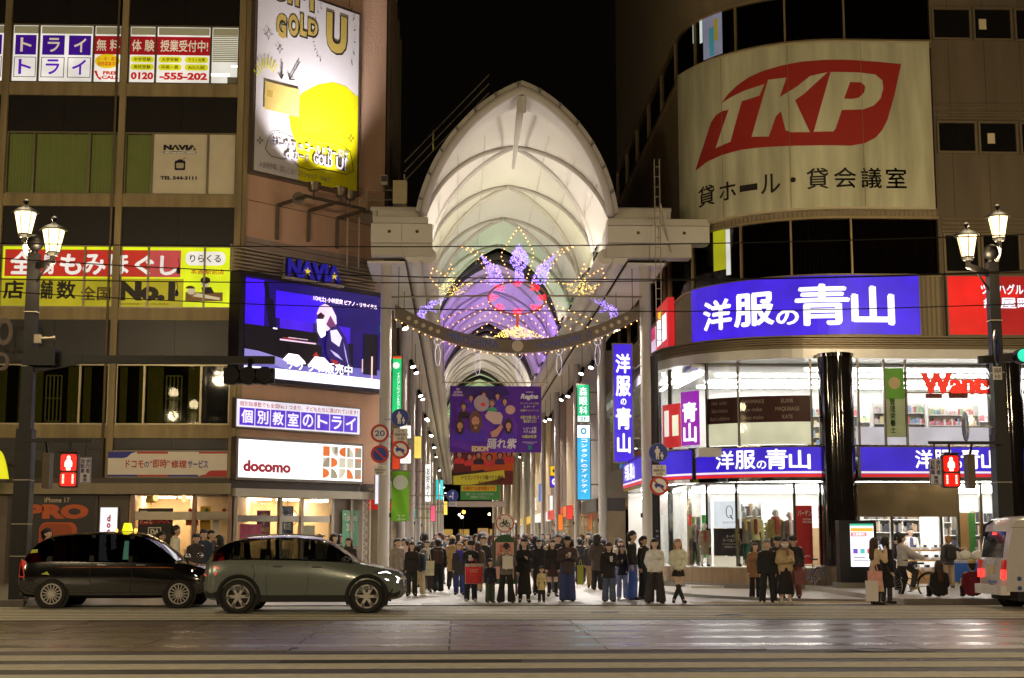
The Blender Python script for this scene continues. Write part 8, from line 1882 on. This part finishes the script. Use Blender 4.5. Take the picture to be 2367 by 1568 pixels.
    if hair and not mannequin:
        hm = mat('hair_'+hc, rgb(*HAIR[hc]), .5, var=.35, scale=26, bump=.7, bscale=60)
        pr = [(hp((0, .02, 1.61)), hp((0, .0, 1.625)), .099*hd, .098*hd, .92), (hp((0, .045, 1.57)), hp((0, .05, 1.53)), .075*hd, .065*hd, 1.)]
        if hair == 'full': pr += [(hp((-.05, -.01, 1.67)), hp((.05, -.01, 1.67)), .06*hd, .06*hd, 1.), (hp((0, .07, 1.6)), hp((0, .06, 1.52)), .07*hd, .06*hd, 1.)]
        if hair in ('long', 'bob'):
            zl = 1.22 if hair == 'long' else 1.44
            pr += [(hp((0, .06, 1.58)), up((0, .1, zl)), .09, .085, 1.2)]
            for sg in (-1, 1): pr += [(hp((sg*.078, -.0, 1.6)), up((sg*.1, -.045 if hair == 'long' else 0, zl+.02)), .034, .036, 1.)]
        if hair == 'bun': pr += [(hp((0, .11, 1.68)), hp((0, .115, 1.685)), .05, .05, 1.)]
        sdf_obj('hair', pr, h*.9, hm, rt, k=.02, clips=(notface,))
        if abs(nod) < 1.2:
            mb = MB(); ml = MB()
            for sg in (-1, 1):
                mb.ball(tuple(hp((sg*.033, -.0935, 1.583))), .0115*hd, 8, sc=(1.25, .6, .75)); mb.ball(tuple(hp((sg*.034, -.092, 1.607))), .012*hd, 6, sc=(1.7, .5, .35))
            mb.build('eyes', eyem, rt, local=True, smooth=True)
            if not mask: ml.ball(tuple(hp((0, -.0865, 1.523))), .013*hd, 8, sc=(1.7, .6, .6)); ml.build('lips', lipm, rt, local=True, smooth=True)
            else: sdf_obj('face_mask', [(hp((-.03, -.055, 1.545)), hp((.03, -.055, 1.545)), .055, .055, .95)], h*.8, maskm, rt, k=.02, clips=((lambda P: hl(P)[:, 1]+.03),))
    if hat: sdf_obj('hat', [(hp((0, .015, 1.64)), hp((0, .0, 1.66)), .104, .1, .92)]+([(hp((0, -.1, 1.63)), hp((0, -.14, 1.62)), .05, .05, 1.)] if hat[0] == 'cap' else []), h*.9, cloth_m(*hat[1]), rt, k=.03, clips=((lambda P: 1.615-hl(P)[:, 2]),))
    return rt, wr, s
def at_feet(px, feet, z=.02): return aZ(px, feet, z)
def P(lab, px, topy, feet=None, Y=None, face=0, z=.02, **k):
    """place by picture: head-top row and feet row, or a depth"""
    p = aZ(px, feet, z) if feet else aY(px, 1300, Y)
    H = float(aY(px, topy, p[1])[2])-z
    if k.get('legs') == 'ride': H = 1.66
    if k.get('legs') == 'sit': H = 1.62
    return person(lab, (float(p[0]), float(p[1]), z), H, R(face), **k)
def hand_world(t, i):
    rt, wr, s = t; c_, s_ = math.cos(rt.rotation_euler.z), math.sin(rt.rotation_euler.z); x, y, z = wr[i]*s
    return np.array((rt.location.x+x*c_-y*s_, rt.location.y+x*s_+y*c_, rt.location.z+z))
def bag(name, lab, c, w, d, hgt, m, handle=.18, tilt=0, m2=None):
    """paper or tote bag hanging from c (grip point)"""
    b = root(name, lab, 'bag', (c[0], c[1], c[2]-handle-hgt), rz=tilt)
    MB().hexa([(-w*.47, -d*.5, 0), (w*.47, -d*.5, 0), (w*.47, d*.5, 0), (-w*.47, d*.5, 0), (-w*.5, -d*.35, hgt), (w*.5, -d*.35, hgt), (w*.5, d*.35, hgt), (-w*.5, d*.35, hgt)]).build('sack', m, b, local=True)
    for yy in (-d*.3, d*.3): MB().tube([(-w*.22, yy, hgt-.01), (-w*.1, yy*.3, hgt+handle*.8), (0, 0, hgt+handle), (w*.1, yy*.3, hgt+handle*.8), (w*.22, yy, hgt-.01)], .008, 4).build('handle', m2 or m, b, local=True)
    return b
def phone(lab, c, face=0):
    o = root('phone', lab, 'phone', tuple(c), rz=R(face)); MB().hexa([(-.038, -.01, -.03), (.038, -.01, -.03), (.038, 0, -.03), (-.038, 0, -.03), (-.038, .05, .11), (.038, .05, .11), (.038, .06, .11), (-.038, .06, .11)]).build('case', mat('phone_case', (.6, .6, .62), .3), o, local=True); MB().add([(-.033, .008, -.02), (.033, .008, -.02), (.033, .064, .1), (-.033, .064, .1)], [(0, 1, 2, 3)]).build('display', lit(220, 230, 255, 1.2), o, local=True); return o
BK, NV, GY, JN, JL = (26, 23, 26), (28, 28, 44), (92, 90, 92), (44, 54, 96), (110, 120, 160)
# --- front row at the kerb
t = P('man in black jacket looking at his phone, red shopping bag on his arm', 1088, 1253, 1391, arms=('phone', 'phone'), nod=.35, look=.1, hair='full', top=(BK, .84, .03), bottom=('trousers', (24, 24, 36), .088, .08), shoes=(180, 176, 170), collar=True)
c = hand_world(t, 1); phone('phone in the hands of the man with the red shopping bag', hand_world(t, 0)+np.array((.06, -.06, .03)))
b = bag('shopping_bag', 'big red and white paper shopping bag carried by the man in black', (float(aY(1095, 1300, t[0].location.y)[0]), t[0].location.y-.3, 1.12), .44, .16, .42, cloth_m(170, 26, 30, .5), .2); MB().box(-.23, .27, .09, .12, -.02, .5).build('white_bag_behind', pnt(200, 196, 190), b, local=True); words(Plane(b.location.x, b.location.y-.085, 0), 'UCC', (-.1, .1, b.location.z+.28, b.location.z+.36), pnt(220, 150, 140), b, .002, .03)
P('boy in dark jacket and green trousers with hood, seen beside the shopping bag', 1133, 1297, 1394, face=20, hair='full', top=(NV, .78, .03), bottom=('trousers', (52, 62, 52), .1, .1), child=True, look=.5)
t = P('person in grey cardigan and flared trousers holding a white paper bag to the face', 1170, 1260, 1394, arms=('raise', 'raise'), nod=.3, hat=('cap', (44, 40, 42)), hair='short', top=((84, 82, 78), .82, .03), bottom=('trousers', BK, .085, .125), inner=(170, 164, 150), legs='wide')
c = hand_world(t, 0); bag('paper_bag', 'white paper bag held up by the person in the grey cardigan', (c[0]+.12, c[1]-.12, c[2]+.02), .26, .12, .32, pnt(222, 216, 212), .02, tilt=.2)
P('woman in long black dress with long wavy dark hair', 1212, 1248, 1393, female=True, hair='long', arms=('down', 'phone'), top=((24, 24, 28), .80, .02, 'sweater'), bottom=('skirt', (16, 15, 17), .2, .2, .22), boots=.35, shoes=(20, 18, 18), look=-.1)
P('small child in beige duffle coat', 1252, 1314, 1393, face=0, hair='full', hc='brown', top=((176, 160, 120), .62, .03, 'coat'), bottom=('trousers', (36, 30, 30), .09, .08), child=True, female=True)
t = P('man in dark wide shirt and baggy jeans reading his phone', 1312, 1242, 1391, arms=('phone', 'phone'), nod=.3, hair='bob', top=((56, 46, 46), .74, .045), bottom=('trousers', JN, .105, .12), shoes=(30, 28, 28)); phone('phone held by the man in baggy jeans', hand_world(t, 1)+np.array((-.05, -.06, .02)))
b = bag('plastic_bag', 'yellow plastic bag hanging behind the man in baggy jeans', (t[0].location.x+.36, t[0].location.y+.25, 1.1), .16, .1, .5, mat('yellow_plastic', rgb(190, 196, 70), .5), .15)
t = P('woman in black coat and jeans looking at a glowing phone', 1408, 1256, 1392, arms=('down', 'phone'), nod=.3, female=True, hair='long', hc='brown', top=(BK, .70, .045, 'coat'), bottom=('trousers', (62, 70, 92), .09, .1)); phone('white phone of the woman in the black coat', hand_world(t, 1)+np.array((-.04, -.06, .03)))
P('short haired woman with glasses in navy coat holding a cup', 1439, 1262, 1385, arms=('phone', 'pocket'), female=True, hair='bob', hc='brown', look=.4, top=(NV, .76, .035, 'coat'), bottom=('trousers', JL, .08, .085), shoes=(170, 166, 160))
P('tall man in black jacket and bright blue jeans looking right', 1463, 1231, 1387, face=75, legs='wide', hair='full', arms=('down', 'down'), top=(BK, .88, .035), bottom=('trousers', (52, 76, 150), .1, .115), shoes=(36, 34, 40))
P('man all in black with turtleneck next to the tall man in jeans', 1489, 1243, 1385, face=55, hair='full', top=((20, 20, 24), .84, .03), bottom=('trousers', (22, 21, 24), .095, .1), collar=True)
P('long haired woman in cream puffer jacket and black wide trousers', 1515, 1249, 1395, female=True, legs='wide', arms=('pocket', 'pocket'), hair='long', look=-.15, top=((206, 196, 176), .84, .055), bottom=('trousers', (40, 36, 36), .11, .135), shoes=(22, 20, 20))
P('blond woman in cream puffer jacket, short skirt and tall black boots, legs crossed', 1569, 1249, 1394, female=True, legs='cross', arms=('front', 'front'), hair='long', hc='blond', top=((196, 188, 162), .90, .055), bottom=('skirt', (26, 22, 24), .17, .19, .72), boots=.98, shoes=(16, 14, 15))
# --- second row
t = P('man in denim jacket and beige trousers walking into the arcade with a tote', 967, 1262, 1376, face=165, legs='walk', hair='full', arms=('swing', 'down'), top=((50, 64, 86), .8, .035), bottom=('trousers', (176, 160, 132), .1, .105), backpack=(30, 30, 34)); bag('tote_bag', 'cream cloth tote bag on the shoulder of the man in denim', (t[0].location.x+.28, t[0].location.y-.05, 1.42), .36, .1, .42, cloth_m(190, 180, 156), .42)
t = P('man in cream jacket carrying a child on his arm', 934, 1247, 1362, face=25, hair='short', arms=('hold', 'hug'), top=((186, 170, 140), .84, .03), bottom=('trousers', BK, .085, .08)); q = t[0].location
person('toddler in pink jacket carried on the arm of the man in cream', (q.x+.1, q.y-.26, 1.02), .92, R(200), hair='full', top=((206, 150, 150), .80, .04), bottom=('trousers', (150, 100, 100), .09, .08), legs='sit', arms=('hug', 'hug'), child=True)
P('person in black seen from behind with a dark backpack', 1012, 1248, 1370, face=182, hair='short', legs='walk', top=((22, 21, 24), .78, .05), bottom=('trousers', (22, 22, 26), .1, .11), backpack=(50, 36, 32), shoes=(170, 166, 158))
P('woman with white scarf coming out of the arcade', 987, 1252, Y=44.5, female=True, hair='bob', hc='brown', top=(GY, .7, .035, 'coat'), scarf=(210, 206, 196), bottom=('trousers', (60, 52, 46), .085, .085))
P('woman with tilted head and black top left of the tote bag', 952, 1256, Y=41.6, female=True, hair='bob', look=.4, top=(BK, .76, .03), bottom=('trousers', (30, 28, 30), .085, .085))
P('man in plaid shirt beside the front left column', 918, 1248, Y=43.5, hair='short', top=((120, 112, 104), .74, .04, 'shirt'), bottom=('trousers', (74, 68, 66), .09, .085), face=40)
P('person with bucket hat in tan coat walking away', 1046, 1243, Y=46.5, face=176, hat=('hat', (150, 130, 90)), top=((140, 118, 82), .6, .04, 'coat'), bottom=('trousers', BK, .085, .08), legs='walk')
P('fair haired woman with bright blue scarf', 1062, 1258, Y=42.3, female=True, hair='bob', hc='blond', look=-.5, scarf=(50, 44, 150), top=((44, 42, 48), .66, .04, 'coat'), bottom=('trousers', (40, 50, 110), .085, .085))
P('person with fur collared brown coat seen from behind', 1105, 1255, Y=44, face=180, hair='long', hc='brown', top=((74, 62, 56), .7, .045, 'coat'), bottom=('trousers', (150, 130, 100), .08, .08), female=True, legs='walk')
P('woman in dark coat with face mask behind the small child', 1246, 1249, 1376, female=True, hair='bob', mask=True, top=((32, 30, 34), .62, .035, 'coat'), bottom=('trousers', BK, .085, .08))
P('grinning man in dark puffer jacket left of the man in baggy jeans', 1290, 1238, 1369, hair='short', top=((34, 36, 48), .82, .05), bottom=('trousers', (70, 62, 72), .09, .09), glasses=True, arms=('down', 'down'))
P('woman in black boots and skirt half hidden by the puffer jacket man', 1277, 1250, Y=41, female=True, hair='bob', hc='brown', top=(BK, .8, .035), bottom=('skirt', (50, 34, 34), .17, .18, .6), boots=.8, shoes=(18, 16, 16), glasses=True)
t = P('man in long dark coat walking away with a shoulder bag', 1341, 1246, 1352, face=172, hair='short', legs='walk', top=((26, 26, 30), .5, .035, 'coat'), bottom=('trousers', BK, .08, .08)); bag('shoulder_bag', 'black shoulder bag of the man walking away', (t[0].location.x+.3, t[0].location.y-.1, 1.2), .42, .16, .34, cloth_m(24, 22, 22, .5), .3)
P('young man with face mask in dark shirt coming out of the arcade', 1382, 1248, 1352, hair='full', mask=True, top=((44, 34, 44), .8, .035), bottom=('trousers', (34, 28, 32), .09, .085), shoes=(120, 70, 50))
P('person in bright blue jacket and purple beanie seen from behind', 1396, 1251, 1359, face=170, hat=('hat', (60, 44, 76)), top=((52, 52, 130), .76, .04), bottom=('trousers', (52, 40, 56), .09, .085))
P('man with printed dark hoodie walking away', 1366, 1250, Y=47.5, face=178, hat=('cap', (24, 22, 24)), top=((50, 46, 46), .8, .045), bottom=('trousers', (130, 110, 80), .09, .08), legs='walk')
# --- group in front of the suit store
t = P('woman in brown fuzzy coat at the left of the shop window group', 1747, 1257, 1384, female=True, hair='bob', hc='brown', look=.4, arms=('down', 'phone'), top=((112, 82, 58), .66, .055, 'coat'), bottom=('trousers', BK, .08, .09)); bag('paper_bag', 'slim white paper bag beside the woman in the brown coat', (t[0].location.x+.26, t[0].location.y-.12, 1.0), .1, .16, .5, pnt(210, 212, 220), .1)
P('smiling man in black outdoor jacket and white sneakers', 1776, 1251, 1396, legs='wide', hair='short', hc='grey', nod=-.2, top=((24, 24, 28), .80, .05), bottom=('trousers', (24, 24, 28), .095, .09), shoes=(216, 210, 206))
P('young man hidden behind the smiling man, looking down', 1797, 1243, Y=39.6, hair='full', nod=.35, top=((36, 34, 36), .8, .035), bottom=('trousers', (26, 24, 26), .09, .085))
t = P('woman in beige jacket, face mask and long black skirt', 1817, 1248, 1396, female=True, hair='short', mask=True, arms=('hold', 'phone'), top=((150, 132, 100), .86, .05), bottom=('skirt', (22, 20, 20), .2, .24, .26), scarf=(110, 84, 70), shoes=(196, 190, 170)); bag('handbag', 'dark red handbag held by the woman in the beige jacket', (t[0].location.x+.34, t[0].location.y-.15, 1.06), .3, .12, .34, mat('red_leather', rgb(104, 24, 30), .4), .22)
P('man in black jacket and brown trousers looking down at the right of the group', 1838, 1242, 1383, hair='full', nod=.4, face=-20, top=(BK, .86, .04), bottom=('trousers', (84, 46, 40), .085, .08))
# --- around the kiosk
t = P('woman in long beige coat photographing the kiosk', 2026, 1246, 1398, face=110, female=True, hair='long', hc='brown', arms=('raise', 'raise'), top=((170, 150, 126), .34, .03, 'coat'), bottom=('trousers', BK, .07, .06), boots=.4, shoes=(22, 18, 18)); phone('phone raised by the woman in the beige coat', hand_world(t, 0)+np.array((-.05, 0, .06)), 110)
bag('shopping_bag', 'pink patterned shopping bag of the woman in beige', (t[0].location.x-.1, t[0].location.y-.3, 1.05), .34, .14, .36, cloth_m(190, 130, 126), .2); bag('shopping_bag', 'tall white paper bag beside the woman in beige', (t[0].location.x-.2, t[0].location.y-.33, .72), .3, .12, .5, pnt(212, 206, 204), .1)
P('woman in long black coat and heeled boots behind the beige coat', 2051, 1244, 1396, face=120, female=True, hair='long', top=((22, 20, 22), .42, .03, 'coat'), bottom=('trousers', (50, 46, 50), .07, .06), boots=.4, shoes=(18, 16, 16))
rider = P('person in grey fleece jacket sitting on a bicycle', 2089, 1241, 1384, face=100, legs='ride', arms=('bars', 'bars'), hair='bun', top=((150, 148, 150), .84, .05), bottom=('trousers', (40, 38, 42), .085, .075), shoes=(170, 160, 120), female=True)
P('man looking down at his hands behind the cyclist', 2074, 1233, Y=42.5, hair='short', nod=.3, face=70, top=((34, 32, 34), .8, .035), bottom=('trousers', BK, .085, .08), arms=('phone', 'phone'))
P('grey haired man with backpack reaching over the blue stall', 2193, 1241, Y=44.0, z=.14, face=190, hair='short', hc='blond', arms=('reach', 'down'), top=((52, 50, 56), .76, .045), bottom=('trousers', (130, 116, 96), .09, .085), backpack=(34, 34, 34))
P('long haired person in black sitting on the kerb with back turned', 2170, 1312, Y=36.6, z=.16, face=178, legs='sit', female=True, hair='long', hc='brown', arms=('front', 'front'), top=((22, 20, 22), .84, .06), bottom=('trousers', BK, .09, .08))
P('person in dark red jacket and yellow beanie sitting on the kerb near the van', 2246, 1322, Y=36.6, z=.16, face=175, legs='sit', hat=('hat', (170, 140, 80)), arms=('front', 'front'), top=((96, 24, 34), .84, .06), bottom=('trousers', (60, 26, 34), .09, .08))
# --- behind the cars at the left
for lab, px, ty, Y, k in (('person in dark hood standing left of the taxi roof', 106, 1225, 41, dict(hair='full', top=(BK, .7, .05), face=90)), ('man in brown padded jacket by the phone shop', 371, 1232, 44, dict(hair='full', top=((74, 56, 40), .8, .05), face=90)), ('man in white fleece seen in profile', 404, 1218, 43, dict(hair='short', top=((196, 186, 164), .8, .055), face=110)),
    ('young man in dark vest facing the street', 452, 1238, 42, dict(hair='full', top=((40, 38, 40), .8, .045), collar=True, look=.4)), ('man in navy jacket behind the young man in the vest', 469, 1228, 43.5, dict(hair='full', top=((34, 44, 64), .8, .04), look=.7)), ('man in brown coat half hidden near the shop door', 486, 1229, 44.5, dict(hair='short', top=((60, 48, 40), .7, .04), face=60)),
    ('woman with long dark hair in black coat behind the taxi bonnet', 505, 1240, 42.5, dict(hair='long', female=True, top=(BK, .6, .04, 'coat'), face=-100)), ('bowed person with dark hair near the posters', 738, 1236, 44, dict(hair='short', top=(GY, .8, .04), nod=.5)), ('woman with dark hair above the hatchback roof', 771, 1237, 43, dict(hair='bob', female=True, top=(BK, .7, .04), face=60)),
    ('woman in dark coat looking left above the hatchback bonnet', 806, 1246, 41.5, dict(hair='bob', hc='brown', female=True, top=((38, 32, 32), .6, .04, 'coat'), collar=True, look=-.6)), ('person with dark hair close to the truss post', 783, 1238, 45.5, dict(hair='bob', top=((30, 28, 30), .8, .04), face=100)), ('short person behind the taxi roof lamp', 274, 1250, 43, dict(hair='full', top=(BK, .8, .04))), ('person bent forward in front of the phone shop poster', 335, 1240, 45.5, dict(hair='short', top=((70, 60, 60), .8, .04), face=90))):
    P(lab, px, ty, Y=Y, **k)
# --- the crowd deep in the arcade
crowd_rng = random.Random(21)
protos = []
for i in range(10):
    fem = i % 2 == 0; away = i % 3 == 0
    protos.append(person('person in %s %s in the dense crowd deep in the arcade' % (('black jacket', 'brown coat', 'pale grey jacket', 'navy jacket', 'long tan coat')[i % 5], 'with %s hair' % ('long', 'short', 'bobbed', 'thick')[i % 4]), (0, 0, 0), 1.7, PI if away else 0, legs='walk' if i % 3 else 'stand', hair=('long', 'short', 'bob', 'full')[i % 4], hc=('black', 'brown')[i % 2], female=fem, h=.027, arms=(('down', 'down'), ('phone', 'down'), ('pocket', 'pocket'), ('swing', 'down'))[i % 4],
        top=(((30, 28, 32), .8, .04), ((60, 52, 48), .6, .04), ((120, 110, 98), .75, .05), ((36, 38, 52), .82, .04), ((84, 70, 58), .5, .04))[i % 5], bottom=('trousers', ((26, 24, 28), (44, 50, 74), (90, 80, 70))[i % 3], .088, .085), group='crowd deep in the arcade')[0])
spots = []
n = 0
while n < 105:
    y = 45+crowd_rng.random()**1.8*105; x = crowd_rng.uniform(-1.9, 6.0)
    if y < 50 and (abs(x-1.6) < .5): continue
    if any((x-a)**2+(y-b)**2 < (.55 if y < 60 else .7)**2 for a, b in spots): continue
    spots.append((x, y)); o = protos[n % 10] if n < 10 else copy_tree(protos[n % 10])
    o.location = (x, y, .02); hgt = crowd_rng.uniform(1.5, 1.8); o.scale = (hgt/1.7,)*3; o.rotation_euler.z = (PI if crowd_rng.random() < .55 else 0)+crowd_rng.choice((0, 0, 0, 1.2, -1.2))+crowd_rng.uniform(-.5, .5); n += 1
# --- mannequins in the show window
mw = mat('mannequin_white', (.72, .71, .69), .35, var=.03)
mz = zg0
for lab, px, ty, Y, k in (('mannequin in cream blazer over a red top', 1746, 1160, 48.0, dict(top=((206, 186, 130), .78, .03, 'blazer'), inner=(120, 50, 46), bottom=('trousers', (70, 62, 52), .09, .085))), ('mannequin in olive cardigan with rust scarf', 1794, 1157, 48.0, dict(top=((128, 118, 78), .84, .035, 'cardigan'), inner=(130, 66, 54), scarf=(130, 66, 54), bottom=('trousers', (60, 56, 52), .088, .08))), ('mannequin in grey suit with dark tie', 1827, 1184, 47.8, dict(top=((92, 84, 80), .68, .03, 'suit'), inner=(226, 220, 216), bottom=('trousers', (60, 56, 56), .088, .08))),
    ('mannequin with yellow checked scarf and grey coat', 1719, 1184, 47.8, dict(top=((112, 104, 92), .7, .035, 'coat'), scarf=(190, 156, 96), bottom=('trousers', (46, 90, 72), .09, .085))), ('mannequin in navy coat near the rounded corner', 1606, 1222, 49.0, dict(top=((38, 38, 48), .6, .035, 'coat'), inner=(210, 206, 200), bottom=('trousers', (40, 38, 40), .085, .08))), ('mannequin in grey tweed jacket and skirt', 1629, 1228, 47.9, dict(top=((112, 100, 86), .82, .03), inner=(110, 50, 48), female=True, bottom=('skirt', (104, 98, 84), .17, .2, .46)))):
    X_ = float(aY(px, 1250, Y)[0]); H_ = min(float(aY(px, ty, Y)[2])-mz, 1.86); person(lab, (X_, Y, mz), max(1.4, H_), hair=None, mannequin=mw, name='mannequin', shoes=(30, 28, 28), group=None, **k)
# shop assistant
t = person('shop assistant in white shirt and striped tie behind the shirt table', (float(aY(2103, 1200, 50.0)[0]), 50.0, .1), 1.86, arms=('front', 'front'), hair='short', top=((216, 218, 228), .86, .02, 'shirt'), inner=(60, 60, 90), bottom=('trousers', BK, .09, .085))
# ============================================================ bicycles
def bicycle(lab, loc, rz, colr):
    b = root('bicycle', lab, 'bicycle', loc, rz=rz); m_ = mat('bike_%d_%d_%d' % colr, rgb(*colr), .35, .3); r_ = .34
    for i, x in enumerate((-.53, .55)):
        w = bpy.data.objects.new('wheel', None); COL.objects.link(w); w.parent = b; w.location = (x, 0, r_)
        MB().tube([(r_*math.cos(R(a)), 0, r_*math.sin(R(a))) for a in range(0, 360, 12)], .019, 6, closed=True).build('tyre', tyre, w, local=True, smooth=40); MB().tube([((r_-.03)*math.cos(R(a)), 0, (r_-.03)*math.sin(R(a))) for a in range(0, 360, 12)], .009, 4, closed=True).build('rim', rimm, w, local=True)
        mb = MB()
        for k in range(18): mb.tube([(.02*math.cos(k*.35+1.2), .02*(-1)**k, .02*math.sin(k*.35+1.2)), ((r_-.03)*math.cos(k*.349), 0, (r_-.03)*math.sin(k*.349))], .0025, 3)
        mb.lathe((0, -.04, 0), [(.02, 0), (.02, .08)], 8, axis='y'); mb.build('spokes', rimm, w, local=True)
        MB().tube([((r_+.035)*math.cos(R(a)), 0, (r_+.035)*math.sin(R(a))) for a in (range(20, 181, 16) if i == 0 else range(15, 130, 16))], .016, 5).build('mudguard', m_, w, local=True)
    seat_t, bb, head_t, head_b = (-.2, 0, .8), (-.05, 0, .3), (.38, 0, .82), (.42, 0, .62)
    MB().tube([head_b, bb, seat_t], .018, 7).tube([head_t, (.1, 0, .55), (-.13, 0, .52)], .016, 7).tube([bb, (-.53, 0, r_), seat_t], .012, 6).tube([head_t, head_b, (.47, 0, .5), (.55, 0, r_)], .015, 6).build('frame', m_, b, local=True, smooth=40)
    MB().tube([head_t, (.36, 0, 1.0)], .014, 6).tube([(.28, -.28, 1.04), (.38, -.2, 1.06), (.36, 0, 1.0), (.38, .2, 1.06), (.28, .28, 1.04)], .012, 6).build('handlebar', rimm, b, local=True, smooth=40)
    for sg in (-1, 1): MB().tube([(.16, sg*.285, 1.035), (.28, sg*.28, 1.04)], .017, 6).build('grip', archm, b, local=True)
    MB().tube([seat_t, (-.23, 0, .92)], .013, 6).build('seat_post', rimm, b, local=True); MB().hexa([(-.36, -.09, .92), (-.06, -.025, .93), (-.06, .025, .93), (-.36, .09, .92), (-.36, -.08, .975), (-.06, -.02, .965), (-.06, .02, .965), (-.36, .08, .975)]).build('saddle', archm, b, local=True)
    MB().lathe((-.05, -.05, .3), [(.09, 0), (.09, .01)], 16, axis='y').build('chainring', rimm, b, local=True)
    for sg in (-1, 1): MB().tube([(-.05, sg*.06, .3), (-.05+sg*.12, sg*.08, .3-sg*.1)], .01, 5).box(-.1+sg*.12, .0+sg*.12, sg*.08-.01 if sg > 0 else -.16, sg*.08+.08 if sg > 0 else -.07, .29-sg*.1, .31-sg*.1).build('pedal', archm, b, local=True)
    MB().tube([(-.75, -.06, .74), (-.35, -.06, .74), (-.35, .06, .74), (-.75, .06, .74)], .008, 5, closed=True).tube([(-.7, -.06, .74), (-.55, -.05, r_)], .006, 4).tube([(-.7, .06, .74), (-.55, .05, r_)], .006, 4).build('rack', rimm, b, local=True); MB().tube([(-.5, .06, .33), (-.42, .18, .0)], .01, 4).build('kickstand', rimm, b, local=True)
    return b
q = rider[0].location; bicycle('dark city bicycle ridden by the person in the grey jacket', (q.x+.22, q.y+.02, .02), PI+.02, (30, 28, 30))
c = aZ(1872, 1362, .02); bicycle('parked bicycle with blue frame in front of the show window', (float(c[0]), float(c[1]), .02), R(112), (70, 90, 150))
bpy.data.scenes.remove(_TS)
